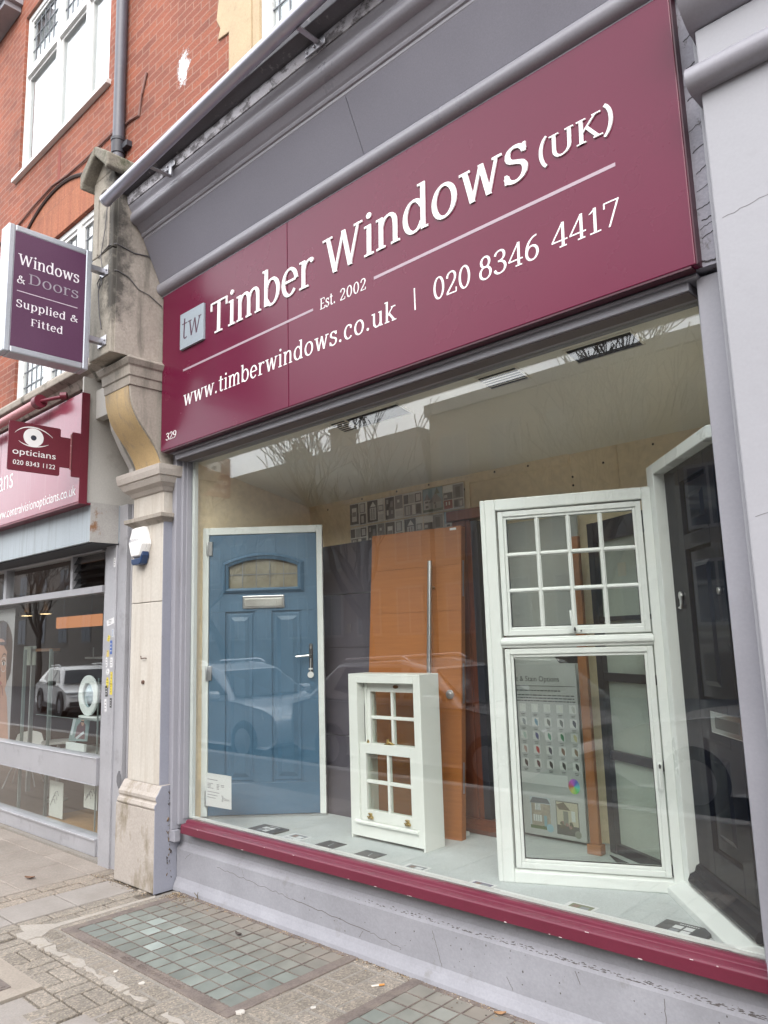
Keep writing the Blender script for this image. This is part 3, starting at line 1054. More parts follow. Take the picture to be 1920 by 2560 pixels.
ar = MB()      # segmental arch of gauged brick over the lower window
cx_, half, rise = -7.08, 1.10, 0.50
rad = (half * half + rise * rise) / (2 * rise)
cz = 5.56 + rise - rad
pts = [(cx_ + rad * math.sin(a), cz + rad * math.cos(a)) for a in [math.asin(half / rad) * (i / 12 - 1) for i in range(25)]]
ar.xz([(cx_ - half, 5.548)] + pts + [(cx_ + half, 5.548)], BY - 0.006, BY + 0.02)
ar.build('arch', BRICKV, T)
rg = MB()  # dark tube that paints in the shadow line round the arch
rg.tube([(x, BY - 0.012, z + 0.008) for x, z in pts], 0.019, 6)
rg.build('arch_shadow_line', flat('painted_arch_shadow', (0.055, 0.035, 0.032), 0.9), T)

LEAD = flat('window_lead', (0.16, 0.17, 0.19), 0.5)
BLIND = pm('white_blind_sky', (0.86, 0.87, 0.88), rough=0.8, var=0.03)


def sash_window(win, mulls, transom, y, leaded_above, leaded_all=False, t=0.05, sill=True):
    a, b, c, d = win
    w = MB()
    w.frame(a, b, c, d, 0.06, y + 0.03, y + 0.10)
    for m_ in mulls:
        w.box(m_ - 0.035, m_ + 0.035, y + 0.022, y + 0.095, c + 0.06, d - 0.06)
    edges = [a + 0.06] + [v for m_ in mulls for v in (m_ - 0.035, m_ + 0.035)] + [b - 0.06]
    for e0, e1 in zip(edges[::2], edges[1::2]):
        if transom:
            w.box(e0, e1, y + 0.015, y + 0.095, transom - 0.045, transom + 0.045)
            w.frame(e0, e1, c + 0.06, transom - 0.045, 0.03, y + 0.045, y + 0.085)
            w.frame(e0, e1, transom + 0.045, d - 0.06, 0.03, y + 0.045, y + 0.085)
        else:
            w.frame(e0, e1, c + 0.06, d - 0.06, 0.035, y + 0.045, y + 0.085)
    f = w.build('window_frame', WPAINT, T, bevel=0.004)
    g = MB()
    g.box(a + 0.06, b - 0.06, y + 0.066, y + 0.072, c + 0.06, d - 0.06)
    g.build('pane', GLASS_UP, f, org=(-5, BY, 3.5))
    ld = MB()
    z0_ = c + 0.06 if leaded_all else (transom or c)
    if leaded_above or leaded_all:
        x = a + 0.16
        while x < b - 0.08:
            ld.box(x - 0.005, x + 0.005, y + 0.058, y + 0.066, z0_, d - 0.06)
            x += 0.115
        z = z0_ + 0.13
        while z < d - 0.08:
            ld.box(a + 0.06, b - 0.06, y + 0.057, y + 0.065, z - 0.005, z + 0.005)
            z += 0.16
        ld.build('leading', LEAD, f, org=(-5, BY, 3.5))
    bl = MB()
    top = d  # behind the leaded lights the blind's white also stands for reflected sky
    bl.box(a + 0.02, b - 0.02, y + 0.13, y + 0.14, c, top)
    bl.build('blind_and_sky', BLIND, f, org=(-5, BY, 3.5))
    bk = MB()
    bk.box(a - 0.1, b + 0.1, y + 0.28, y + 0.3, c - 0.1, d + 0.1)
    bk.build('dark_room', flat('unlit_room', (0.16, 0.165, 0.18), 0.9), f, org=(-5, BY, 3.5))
    if sill:
        sl = MB()
        sl.px([(y - 0.05, c - 0.07), (y - 0.05, c - 0.028), (y + 0.06, c + 0.003), (y + 0.06, c - 0.07)], a - 0.07, b + 0.05)
        sl.build('window_sill', WPAINT, f, org=(-5, BY, 3.5), bevel=0.004)
    return f


f1 = sash_window(big_win, (-7.28, -6.60), 7.93, BY, True)
tear = MB()    # torn corner of the film behind the middle light, ragged edge on the left light
tear.xz([(-7.24, 7.66), (-7.18, 7.72), (-7.06, 7.70), (-7.01, 7.60), (-7.05, 7.52), (-7.10, 7.56), (-7.13, 7.50), (-7.17, 7.55), (-7.20, 7.48)], BY + 0.124, BY + 0.128)
rag = [(-8.07, 7.86)]
for i in range(13):
    rag.append((-7.97 + random.uniform(-0.02, 0.02) - (0.0 if 2 < i < 9 else 0.05), 7.8 - i * 0.075))
tear.xz(rag + [(-8.07, 6.86)], BY + 0.124, BY + 0.128)
tear.xz([(-7.2, 7.90), (-6.68, 7.90), (-6.68, 7.62), (-6.85, 7.66), (-7.0, 7.76)], BY + 0.1245, BY + 0.1285)
tear.build('torn_film', flat('grey_torn_film', (0.34, 0.36, 0.42), 0.8), f1, org=(-5, BY, 3.5))
sash_window(low_win, (-7.25, -6.62), None, BY, False, True)

sd = MB()      # stone dressings beside the leaded window
qs = pm('buff_stone_quoin', (0.47, 0.36, 0.23), rough=0.8, var=0.1, vscale=4, fine=0.08, dirt=(0.22, 0.17, 0.12), dlo=0.58, dhi=0.8, dns=5, dscale=(2, 2, 0.8))
sd.xz([(-4.17, 5.3), (-3.90, 5.3), (-3.90, 7.7), (-4.34, 7.7), (-4.34, 6.42), (-4.30, 6.36), (-4.33, 6.2), (-4.28, 6.1), (-4.31, 6.02), (-4.17, 6.0)], BY - 0.014, BY + 0.1)
sd.box(-3.899, -3.82, BY - 0.004, BY + 0.1, 5.3, 7.7)
sd.box(-2.2, -1.85, BY - 0.014, BY + 0.1, 5.3, 7.7)
sd.box(-4.17, -1.85, BY - 0.05, BY + 0.1, 5.25, 5.42)
sd.build('stone_surround', qs, T, bevel=0.006)
sash_window((-3.82, -2.2, 5.42, 7.6), (-3.1,), None, BY - 0.01, False, True, sill=False)

sp = MB()      # splash of white paint on the brickwork
rr = [(0.062 * math.cos(a * math.pi / 9) * (1 + random.uniform(-.25, .25)), 0.13 * math.sin(a * math.pi / 9) * (1 + random.uniform(-.2, .2))) for a in range(18)]
sp.xz([(-4.80 + u, 6.09 + v) for u, v in rr], BY - 0.0016, BY)
for dx, z0_, z1_ in ((-0.02, 5.93, 6.0), (0.015, 5.91, 6.0)):
    sp.box(-4.80 + dx - 0.006, -4.80 + dx + 0.006, BY - 0.0012, BY, z0_, z1_)
for i in range(40):
    u, v = random.gauss(-0.02, 0.06), random.gauss(0, 0.10)
    r_ = random.uniform(0.002, 0.006)
    sp.disc((-4.8 + u, BY, 6.07 + v), (1, 0, 0), (0, 0, 1), r_, r_ * 1.4, (0, -1, 0), 0, 0.001, 8)
SPM, nt_, out_ = new_mat('spilt_white_paint')
tr_ = N(nt_, 'ShaderNodeBsdfTransparent')
wp_ = N(nt_, 'ShaderNodeBsdfPrincipled', Roughness=0.6)
wp_.inputs['Base Color'].default_value = (0.80, 0.80, 0.81, 1)
tc_ = N(nt_, 'ShaderNodeTexCoord')
mp_ = N(nt_, 'ShaderNodeMapping')
mp_.inputs['Location'].default_value = (-0.2, 0, -2.58)
L(nt_, tc_.outputs['Object'], mp_.inputs[0])
sc_ = N(nt_, 'ShaderNodeVectorMath', operation='MULTIPLY')
L(nt_, mp_.outputs[0], sc_.inputs[0])
sc_.inputs[1].default_value = (1 / 0.12, 0, 1 / 0.22)
ln_ = N(nt_, 'ShaderNodeVectorMath', operation='LENGTH')
L(nt_, sc_.outputs[0], ln_.inputs[0])
no_ = N(nt_, 'ShaderNodeTexNoise', Scale=16.0, Detail=9.0, Roughness=0.75)
L(nt_, tc_.outputs['Object'], no_.inputs['Vector'])
su_ = N(nt_, 'ShaderNodeMath', operation='MULTIPLY_ADD')
L(nt_, ln_.outputs['Value'], su_.inputs[0])
su_.inputs[1].default_value = -0.42
L(nt_, no_.outputs['Fac'], su_.inputs[2])
rp_ = ramp(nt_, su_.outputs[0], [(0.22, (0, 0, 0)), (0.34, (1, 1, 1))])
mi_ = N(nt_, 'ShaderNodeMixShader')
L(nt_, rp_.outputs[0], mi_.inputs[0])
L(nt_, tr_.outputs[0], mi_.inputs[1])
L(nt_, wp_.outputs[0], mi_.inputs[2])
L(nt_, mi_.outputs[0], out_.inputs['Surface'])
sp = MB()
sp.box(-4.93, -4.67, BY - 0.0012, BY - 0.0006, 5.82, 6.34)
sp.build('paint_splash', SPM, T)
ev = MB()
ev.box(-11.5, -8.25, 2.70, BY, 8.93, 9.1)
ev.box(-11.5, -8.30, 2.76, BY, 8.86, 8.93)
ev.build('eaves_board', pm('old_grey_paint', (0.33, 0.33, 0.36), rough=0.7), T, bevel=0.004)
st_ = MB()
st_.box(-7.10, -7.04, BY - 0.003, BY, 6.06, 6.52)
st_.build('render_strip', flat('dull_red_render', (0.23, 0.06, 0.045), 0.9), T)

T = thing('downpipe', 'grey cast iron rainwater pipe running down the red brick wall', 'pipe', (-5.74, 2.90, 4.6))
mb = MB()
mb.tube([(-5.74, 2.895, 4.4), (-5.74, 2.895, 10.2)], 0.050, 16)
mb.build('pipe', pm('grey_iron_paint', (0.085, 0.085, 0.105), rough=0.4, var=0.2, vscale=4, dirt=(0.16, 0.14, 0.14), dlo=0.55, dhi=0.75), T)
mb = MB()
mb.tube([(-5.74, 2.895, 5.76), (-5.74, 2.895, 5.88)], 0.059, 16)
mb.tube([(-5.74, 2.895, 5.875), (-5.74, 2.895, 5.90)], 0.064, 16)
mb.box(-5.69, -5.60, 2.90, BY, 5.79, 5.84)
mb.build('collar', BLACKM, T)

CAB = flat('dull_cable', (0.24, 0.13, 0.11), 0.7)
mb = MB()
mb.tube([(-8.6, BY - .012, 6.05), (-7.99, BY - .012, 6.075), (-7.6, BY - .014, 6.12), (-7.19, BY - .012, 6.15), (-7.0, BY - .012, 6.125), (-6.84, BY - .012, 6.105), (-6.5, BY - .014, 6.085), (-6.3, BY - .012, 6.09), (-5.90, BY - .012, 6.09)], 0.010, 6)
tag(mb.build('cable', CAB), 'thin painted cable running over the top of the brick arch', 'cable')
mb = MB()
mb.tube([(-5.74, BY - 0.012, 6.06), (-5.62, BY - 0.012, 6.05), (-5.48, BY - 0.012, 6.02), (-5.43, BY - 0.012, 6.2), (-5.36, BY - 0.012, 6.36)], 0.010, 6)
tag(mb.build('cable', CAB), 'short kinked cable on the brickwork just right of the rainwater pipe', 'cable')
# ---------------------------------------------------------------- stone pilaster and console between the two shops
T = thing('stone_pilaster', 'weathered cream stone pilaster with scrolled console between the two shopfronts', 'pilaster', (-4.85, 2.75, 0))
mb = MB()
mb.box(-5.12, -4.612, 2.70, 3.0, 0.0, 0.50)
mb.px([(3.0, 0.50), (2.70, 0.50), (2.695, 0.515), (2.702, 0.535), (2.715, 0.545), (2.706, 0.562), (2.706, 0.58), (2.722, 0.60), (2.735, 0.625), (2.748, 0.645), (3.0, 0.645)], -5.10, -4.612)
b0 = mb.build('base', pm('stained_stone_base', (0.39, 0.35, 0.315), rough=0.85, var=0.12, vscale=2.4, fine=0.08, bump=0.6, bscale=35,
                         dirt=(0.17, 0.135, 0.08), dscale=(2.4, 2.4, 1.3), dlo=0.50, dhi=0.70, dns=2.4), T, bevel=0.006)
mb = MB()      # the side of the base is painted with the shopfront
mb.box(-4.612, -4.606, 2.699, 2.9, 0.0, 0.50)
mb.px([(2.9, 0.50), (2.70, 0.50), (2.694, 0.515), (2.701, 0.535), (2.714, 0.545), (2.705, 0.562), (2.705, 0.58), (2.721, 0.60), (2.734, 0.625), (2.747, 0.645), (2.9, 0.645)], -4.612, -4.606)
mb.box(-4.652, -4.645, 2.752, 2.9, 0.645, 2.39)
mb.build('painted_return', pm('lavender_return', (0.255, 0.262, 0.31), rough=0.6, var=0.08, vscale=3, fine=0.04, bump=0.3, bscale=40, dirt=(0.16, 0.15, 0.15), dlo=0.68, dhi=0.74, dns=8), T)
mb = MB()
mb.box(-5.06, -4.652, 2.75, 3.0, 0.645, 1.838)
mb.box(-5.06, -4.652, 2.75, 3.0, 1.842, 2.60)
mb.build('shaft', CREAM, T, bevel=0.004)


def band(mb, prof, x0, x1, yb, m=0):
    """moulding of profile (out, z) mitred round the front and both sides of a block"""
    n = len(prof)
    vs = []
    for o_, z_ in prof:
        vs += [(x0 - o_, yb, z_), (x0 - o_, 2.75 - o_, z_), (x1 + o_, 2.75 - o_, z_), (x1 + o_, yb, z_)]
    fs = []
    for i in range(n - 1):
        for j in range(3):
            fs.append((i * 4 + j, i * 4 + j + 1, i * 4 + 5 + j, i * 4 + 4 + j))
    fs += [(0, 3, 2, 1), ((n - 1) * 4, (n - 1) * 4 + 1, (n - 1) * 4 + 2, (n - 1) * 4 + 3)]
    mb.add(vs, fs, m)


mb = MB()
band(mb, [(0.0, 2.375), (0.006, 2.385), (0.030, 2.405), (0.048, 2.412), (0.050, 2.44), (0.0, 2.452)], -5.06, -4.65, 2.95)
mb.build('neck_moulding', STONE, T, bevel=0.003)
mb = MB()
band(mb, [(0.0, 2.595), (0.012, 2.60), (0.03, 2.625), (0.06, 2.65), (0.078, 2.685), (0.078, 2.692), (0.088, 2.694), (0.098, 2.735), (0.10, 2.765), (0.0, 2.775)], -5.05, -4.65, 2.95)
mb.build('capital', pm('cream_stone_capital', (0.41, 0.37, 0.335), rough=0.8, var=0.1, vscale=3, fine=0.07, bump=0.4, bscale=50, dirt=(0.24, 0.20, 0.16), dlo=0.55, dhi=0.75, dns=5), T, bevel=0.003)
# scroll bracket: concave ochre face rising from the capital to the console block
curve = bez((2.725, 2.78), (2.66, 3.00), (2.475, 3.02), (2.470, 3.31), 18)
mb = MB()
mb.px([(2.99, 2.775)] + curve + [(2.99, 3.31)], -4.985, -4.663, smooth=True)
mb.build('scroll', OCHRE, T, angle=30)
mb = MB()
mb.px([(2.995, 2.776)] + [(y_ + 0.004, z_) for y_, z_ in curve] + [(2.995, 3.31)], -4.662, -4.64)
mb.build('scroll_side', STONE, T, bevel=0.003)
mb = MB()
band(mb, [(0.275, 3.30), (0.285, 3.30), (0.288, 3.36), (0.297, 3.365), (0.30, 3.43), (0.312, 3.44), (0.33, 3.475), (0.30, 3.50)], -4.985 + 0.275, -4.64 - 0.275, 2.98)
mb.build('corbel', STONE, T, bevel=0.004)
mb = MB()
mb.box(-4.965, -4.66, 2.33, 2.98, 3.505, 4.262)
mb.box(-4.965, -4.66, 2.33, 2.98, 4.268, 4.86)
mb.xz([(-4.965, 4.86), (-4.66, 4.86), (-4.81, 4.99)], 2.33, 2.98)
mb.build('console_block', stained_stone('stained_console', (0.33, 0.30, 0.255), (0.19, -0.42), 3.4, 3.95), T, bevel=0.008)
mb = MB()      # sunk panel with round head on the face of the block, as a raised rim
cxp = -4.80
pp = [(cxp - 0.075, 4.28)] + [(cxp + 0.075 * math.cos(math.pi - a * math.pi / 12), 4.67 + 0.075 * math.sin(a * math.pi / 12)) for a in range(13)] + [(cxp + 0.075, 4.28)]
mb.tube([(x, 2.331, z_) for x, z_ in pp], 0.009, 6)
mb.build('panel_moulding', STONE, T)
mb = MB()      # hood: two sloping slabs meeting at the ridge
for s_, xe, xo in ((-1, -5.02, -4.81), (1, -4.60, -4.81)):
    mb.xz([(xo, 4.985), (xo, 5.06), (xo + (xe - xo) * 0.75, 4.955), (xe, 4.915), (xe, 4.82), (xe - s_ * -0.0 - s_ * 0.03, 4.80), (xe - s_ * 0.05, 4.84)], 2.245, 2.98)
mb.build('hood', pm('mossy_stone', (0.22, 0.20, 0.165), rough=0.95, var=0.3, vscale=6, fine=0.2, bump=0.8, bscale=45, dirt=(0.07, 0.075, 0.045), dlo=0.48, dhi=0.64, dns=6), T, bevel=0.012)
mb = MB()      # lower console wing: flush stone behind the sign end
mb.box(-4.659, -4.645, 2.36, 2.98, 3.505, 4.82)
mb.build('console_side', stained_stone('stained_console_side', (0.36, 0.32, 0.28), (0.20, -0.40), 3.4, 4.0), T)

# bolts and a hook left in the pilaster
for nm, lab, x, z_ in (('bolt', 'small rusty bolt in the cream pilaster above the stained base', -4.87, 1.30), ('hook', 'small bent iron hook in the cream pilaster, just above the bolt', -4.86, 1.46)):
    mb = MB()
    if nm == 'bolt':
        mb.ring((x, 2.75, z_), (1, 0, 0), (0, 0, 1), 0.005, 0.013, (0, -1, 0), 0, 0.012, 14)
    else:
        mb.tube([(x + 0.02, 2.752, z_), (x + 0.02, 2.735, z_ + 0.002), (x - 0.02, 2.733, z_ - 0.003), (x - 0.025, 2.733, z_ + 0.016)], 0.004, 6)
    tag(mb.build(nm, flat('rusty_bolt', (0.10, 0.055, 0.04), 0.7)), lab, nm)

# ---------------------------------------------------------------- our shopfront
T = thing('shopfront', 'lavender grey shopfront with one big display window and maroon sill', 'shopfront', (-2.7, 2.85, 0))
XL, XR = -4.54, -1.0
mb = MB()
mb.px([(3.0, 0.0), (2.828, 0.0), (2.832, 0.022), (2.848, 0.055), (2.857, 0.078), (2.857, 0.245), (2.862, 0.258), (2.875, 0.27), (2.886, 0.285), (2.888, 0.372), (3.0, 0.372)], -4.60, -0.22)
mb.build('stall_riser', LAVW, T, bevel=0.003)


def crack(mb, pts, w, y=lambda z_: 2.8565):
    for (x0, z0_), (x1, z1_) in zip(pts, pts[1:]):
        l = math.hypot(x1 - x0, z1_ - z0_) or 1
        nx, nz = -(z1_ - z0_) / l * w, (x1 - x0) / l * w
        mb.add([(x0 + nx, y(z0_), z0_ + nz), (x0 - nx, y(z0_), z0_ - nz), (x1 - nx, y(z1_), z1_ - nz), (x1 + nx, y(z1_), z1_ + nz)], [(0, 1, 2, 3)])


mb = MB()
yl = lambda z_: 2.8562 if z_ < 0.246 else 2.8565 + (z_ - 0.246) * 0.55


def wander(x0, z0_, x1, z1_, n, amp):
    return [(x0 + (x1 - x0) * i / n + random.uniform(-amp, amp) * 0.4, z0_ + (z1_ - z0_) * i / n + random.uniform(-amp, amp)) for i in range(n + 1)]


crack(mb, wander(-4.15, 0.205, -3.45, 0.165, 26, 0.006), 0.0012)
crack(mb, wander(-3.45, 0.165, -2.85, 0.125, 22, 0.005), 0.0018)
crack(mb, wander(-2.85, 0.125, -2.65, 0.10, 8, 0.006), 0.0012)
crack(mb, wander(-2.9, 0.125, -2.93, 0.085, 6, 0.004), 0.0012)
crack(mb, wander(-2.45, 0.225, -2.40, 0.08, 14, 0.004), 0.0014)
crack(mb, wander(-2.05, 0.13, -2.02, 0.085, 8, 0.004), 0.0013)
crack(mb, wander(-1.72, 0.235, -1.70, 0.19, 6, 0.003), 0.0016)
crack(mb, wander(-1.36, 0.23, -1.36, 0.13, 10, 0.005), 0.0015)
crack(mb, wander(-3.9, 0.24, -3.88, 0.20, 6, 0.003), 0.0009)
crack(mb, wander(-4.5, 0.2, -4.44, 0.235, 6, 0.004), 0.0011)
mb.build('crack', flat('hairline_crack', (0.13, 0.12, 0.12), 0.9), T)
mb = MB()      # chipped paint along the ledge of the riser
for i in range(520):
    x = -3.0 + 2.6 * random.random() ** 0.7
    z_ = 0.2615 + random.gauss(0, 0.004) + 0.002 * math.sin(x * 9)
    r_ = random.uniform(0.002, 0.008)
    if random.random() < 0.25 and x < -2.2:
        continue
    z_ = min(0.2695, max(0.2586, z_))
    yy = 2.862 + (z_ - 0.258) / 0.012 * 0.013 - 0.0006
    mb.add([(x - r_ * 1.4, yy, z_), (x, yy - 0.0004, z_ - r_ * 0.35), (x + r_ * 1.4, yy, z_ + 0.0005), (x, yy + 0.0006, z_ + r_ * 0.35)], [(0, 1, 2, 3)])
for i in range(55):
    x = random.uniform(-3.4, -0.9)
    z_ = random.uniform(0.085, 0.24)
    r_ = random.uniform(0.0012, 0.004)
    mb.disc((x, 2.857, z_), (1, 0, 0), (0, 0, 1), r_, r_ * random.uniform(0.6, 1.6), (0, -1, 0), 0, 0.0006, 6)
mb.build('chipped_paint', flat('dark_chips', (0.10, 0.09, 0.09), 0.9), T)

mb = MB()
mb.px([(2.93, 0.372), (2.80, 0.366), (2.80, 0.412), (2.806, 0.419), (2.838, 0.424), (2.842, 0.436), (2.850, 0.441), (2.872, 0.441), (2.882, 0.433), (2.898, 0.432), (2.93, 0.425)], -4.47, -0.22)
mb.build('sill', SILLM, T, bevel=0.003)
mb = MB()
for i in range(15):
    x = random.uniform(-4.4, -0.9)
    l = random.uniform(0.003, 0.018)
    zz_ = random.choice((0.4135, 0.369))
    mb.box(x, x + l, 2.7993, 2.80, zz_ - 0.0015, zz_ + random.uniform(0.0005, 0.002))
mb.build('chipped_paint', flat('bare_primer', (0.6, 0.5, 0.5), 0.8), T)

fr = MB()      # window frame: stepped jambs, head, right jamb
fr.box(-4.648, -4.600, 2.815, 3.0, 0.366, 2.86)
fr.box(-4.600, -4.572, 2.80, 3.0, 0.372, 2.86)
fr.box(-4.572, -4.545, 2.835, 2.94, 0.40, 2.83)
fr.box(-4.545, -4.536, 2.862, 2.94, 0.432, 2.80)
fr.box(-4.652, -4.540, 2.80, 2.845, 0.300, 0.3715)
fr.box(-4.545, -0.99, 2.768, 2.94, 2.800, 2.836)
fr.box(-4.56, -0.95, 2.755, 2.94, 2.8365, 2.851)
fr.box(-0.995, -0.965, 2.86, 2.94, 0.432, 2.80)
fr.box(-0.965, -0.865, 2.78, 3.0, 0.372, 2.8415)
fo = fr.build('window_frame', LAV, T, bevel=0.004)
fr = MB()      # underside of the head as a darker brown strip
fr.box(-4.535, -0.995, 2.78, 2.86, 2.7965, 2.7998)
fr.build('head_soffit', pm('dull_brown_soffit', (0.15, 0.13, 0.13), rough=0.8, var=0.2), T)
fr = MB()
fr.box(-4.536, -4.505, 2.905, 2.93, 0.434, 2.80)
fr.box(-4.505, -1.0, 2.905, 2.925, 0.434, 0.446)
fr.build('glazing_bead', UPVC, T)
g = MB()
g.box(-4.536, -0.995, 2.893, 2.901, 0.433, 2.80)
g.build('window_pane', GLASS, T)

# fascia: backboard, roll, leaning panel, mouldings, gutter
mb = MB()
mb.box(-4.64, -0.865, 2.752, 2.98, 2.862, 4.02)
mb.build('sign_backboard', LAVD, T)
mb = MB()
n = 10
roll = [(2.76, 4.0)] + [(2.705 + 0.046 * math.cos(math.radians(a)), 4.055 + 0.046 * math.sin(math.radians(a))) for a in [-90 - i * 18 for i in range(11)]] + [(2.76, 4.101)]
mb.px(roll, -4.64, -0.84, smooth=True)
mb.px([(2.72, 3.998), (2.705, 3.998), (2.705, 4.006), (2.72, 4.006)], -4.64, -0.84)
mb.build('roll_moulding', MOULD, T, angle=50)
mb = MB()
for x0, x1 in ((-4.64, -2.578), (-2.574, -0.84)):
    mb.px([(2.95, 4.098), (2.683, 4.098), (2.552, 4.378), (2.95, 4.378)], x0, x1)
mb.build('fascia_panel', PANEL, T, bevel=0.0015)
mb = MB()
mb.px([(2.95, 4.376), (2.556, 4.376), (2.549, 4.384), (2.546, 4.398), (2.536, 4.401), (2.531, 4.412), (2.531, 4.422), (2.522, 4.430), (2.95, 4.435)], -4.64, -0.5)
mb.px([(2.95, 4.434), (2.523, 4.432), (2.492, 4.468), (2.95, 4.47)], -4.64, -0.5)
mb.build('fillet_moulding', MOULD, T)
mb = MB()
ov = bez((2.492, 4.469), (2.44, 4.475), (2.435, 4.52), (2.452, 4.545), 9) + bez((2.452, 4.545), (2.462, 4.562), (2.436, 4.575), (2.430, 4.598), 9)[1:]
mb.px(ov + [(2.95, 4.60), (2.95, 4.469)], -4.64, -0.5, smooth=True)
mb.build('cornice_moulding', MOULD, T, angle=50)
mb = MB()
mb.px([(2.95, 4.601), (2.424, 4.601), (2.416, 4.668), (2.95, 4.672)], -4.64, -0.5)
mb.build('flaking_band', FLAKE, T)
mb = MB()
mb.px([(2.95, 4.673), (2.40, 4.673), (2.335, 4.69), (2.325, 4.74), (2.335, 4.755), (2.95, 4.90)], -4.66, -0.5)
mb.build('gutter', pm('dark_lead', (0.085, 0.083, 0.095), rough=0.6, var=0.2, vscale=5, bump=0.3, dirt=(0.28, 0.27, 0.29), dlo=0.6, dhi=0.7, dns=12), T, bevel=0.004)

# broad painted pilaster at the right
pr = thing('painted_pilaster', 'broad pale lavender painted pilaster at the right edge of the window', 'pilaster', (0.0, 2.62, 0))
mb = MB()
mb.box(-0.825, -0.20, 2.62, 2.92, 0.0, 3.45)
mb.box(-0.199, 3.6, 2.62, 2.98, 2.862, 3.45)
mb.box(-0.825, 0.9, 2.62, 2.98, 3.54, 3.70)
mb.box(-0.825, 0.9, 2.64, 2.98, 3.70, 4.9)
mb.box(-0.862, -0.825, 2.70, 2.92, 0.44, 4.2)
mb.build('shaft', pm('pale_lavender_render', (0.325, 0.325, 0.353), rough=0.6, var=0.05, vscale=1.1, fine=0.02, bump=0.25, bscale=22,
                     dirt=(0.275, 0.275, 0.295), dlo=0.55, dhi=0.8, dns=2.5), pr, bevel=0.006)
mb = MB()
rp = [(2.70, 3.45)] + [(2.60 + 0.048 * math.cos(math.radians(a)), 3.495 + 0.048 * math.sin(math.radians(a))) for a in [-90 - i * 18 for i in range(11)]] + [(2.70, 3.545)]
mb.px(rp, -0.855, 0.9, smooth=True)
mb.px([(2.70, 3.685)] + [(2.66 - 0.16 * math.sin(math.radians(a)), 3.70 + 0.17 - 0.17 * math.cos(math.radians(a))) for a in range(0, 91, 10)] + [(2.49, 3.89), (2.49, 3.95), (2.70, 3.95)], -0.845, 0.9, smooth=True)
mb.build('roll_moulding', MOULD, pr, angle=50)
mb = MB()
ck = lambda pts, w: crack(mb, pts, w, lambda z_: 2.6193)
ck(wander(-0.80, 2.95, -0.55, 2.99, 12, 0.003), 0.0008)
ck(wander(-0.80, 1.9, -0.62, 1.93, 8, 0.003), 0.0008)
mb.build('crack', flat('hairline_crack', (0.13, 0.12, 0.12), 0.9), pr)
mb = MB()      # unseen glazed opening added beyond the pilaster to let daylight into the room
mb.frame(-0.19, 3.6, 0.0, 2.86, 0.07, 2.80, 2.88)
mb.box(1.0, 1.07, 2.80, 2.88, 0.07, 2.79)
mb.box(2.1, 2.17, 2.80, 2.88, 0.07, 2.79)
mb.build('added_opening_frame', LAV, T)
mb = MB()
mb.box(-0.12, 3.53, 2.838, 2.844, 0.07, 2.79)
mb.build('added_opening_pane', GLASS_IN, T)

mb = MB()      # cracks of the backboard strip beside the sign
cb = lambda pts, w: crack(mb, pts, w, lambda z_: 2.7512)
for z_ in (3.92, 3.80, 3.68, 3.55, 3.42, 3.33, 3.24, 3.17, 3.10, 3.05, 3.02, 2.98):
    cb(wander(-0.925 + random.uniform(0, 0.02), z_ - 0.01, -0.868, z_ + random.uniform(0, 0.02), 6, 0.003), random.uniform(0.0012, 0.0028))
cb(wander(-0.868, 4.0, -0.868, 2.87, 40, 0.002), 0.0025)
cb(wander(-0.93, 2.885, -0.868, 2.875, 8, 0.004), 0.004)
mb.build('crack', flat('deep_crack', (0.06, 0.055, 0.06), 0.9), T)

# ---------------------------------------------------------------- retractable awning roller along the cornice
T = thing('awning_roller', 'long silver metal awning tube fixed along the top of the cornice', 'awning', (-2.7, 2.25, 4.6))
zt = lambda x: 4.553 + 0.062 * (x + 4.6)
mb = MB()
mb.tube([(-4.615, 2.25, zt(-4.615)), (-0.2, 2.25, zt(-0.2))], 0.040, 24)
mb.build('tube', SILVER, T)
mb = MB()
mb.tube([(-4.622, 2.25, zt(-4.622)), (-4.612, 2.25, zt(-4.612))], 0.043, 24)
mb.build('end_cap', ZINC, T, bevel=0.002)
for x in (-4.06, -2.62):
    mb = MB()
    mb.box(x - 0.015, x + 0.015, 2.27, 2.41, zt(x) - 0.045, zt(x) - 0.037)
    mb.box(x - 0.11, x + 0.05, 2.408, 2.414, 4.605, 4.645)
    mb.box(x - 0.015, x + 0.015, 2.405, 2.418, zt(x) - 0.045, 4.64)
    mb.tube([(x - 0.09, 2.408, 4.625), (x - 0.09, 2.398, 4.625)], 0.007, 8)
    mb.tube([(x - 0.03, 2.408, 4.625), (x - 0.03, 2.398, 4.625)], 0.007, 8)
    mb.build('bracket', ZINC, T, bevel=0.0015)

# ---------------------------------------------------------------- main fascia sign
T = thing('fascia_sign', 'long glossy maroon fascia sign with raised white lettering over the window', 'sign', (-2.77, 2.72, 2.86))
mb = MB()
mb.box(-4.617, -3.2425, 2.7, 2.75, 2.860, 3.995)
mb.box(-3.2395, -0.932, 2.7, 2.75, 2.860, 3.995)
mb.build('panel', MAROON, T, bevel=0.004)
mb = MB()
mb.box(-4.60, -0.95, 2.703, 2.751, 2.852, 2.8605)
mb.box(-0.9335, -0.926, 2.706, 2.751, 2.862, 3.99)
mb.build('edge_return', MAROON_D, T)
O, U, V, Nn = (0, 2.7, 0), (1, 0, 0), (0, 0, 1), (0, -1, 0)
mb = MB()
sl = 0.03
kw = dict(slant=sl, T=0.092, t=0.045, d0=0.0, d1=0.007)
serif_text(mb, 'Timber', O, U, V, Nn, -4.015, -3.005, 3.521, 0.215, **kw)
serif_text(mb, 'Windows', O, U, V, Nn, -2.925, -1.595, 3.523, 0.220, **kw)
serif_text(mb, '(UK)', O, U, V, Nn, -1.537, -1.193, 3.540, 0.108, **kw)
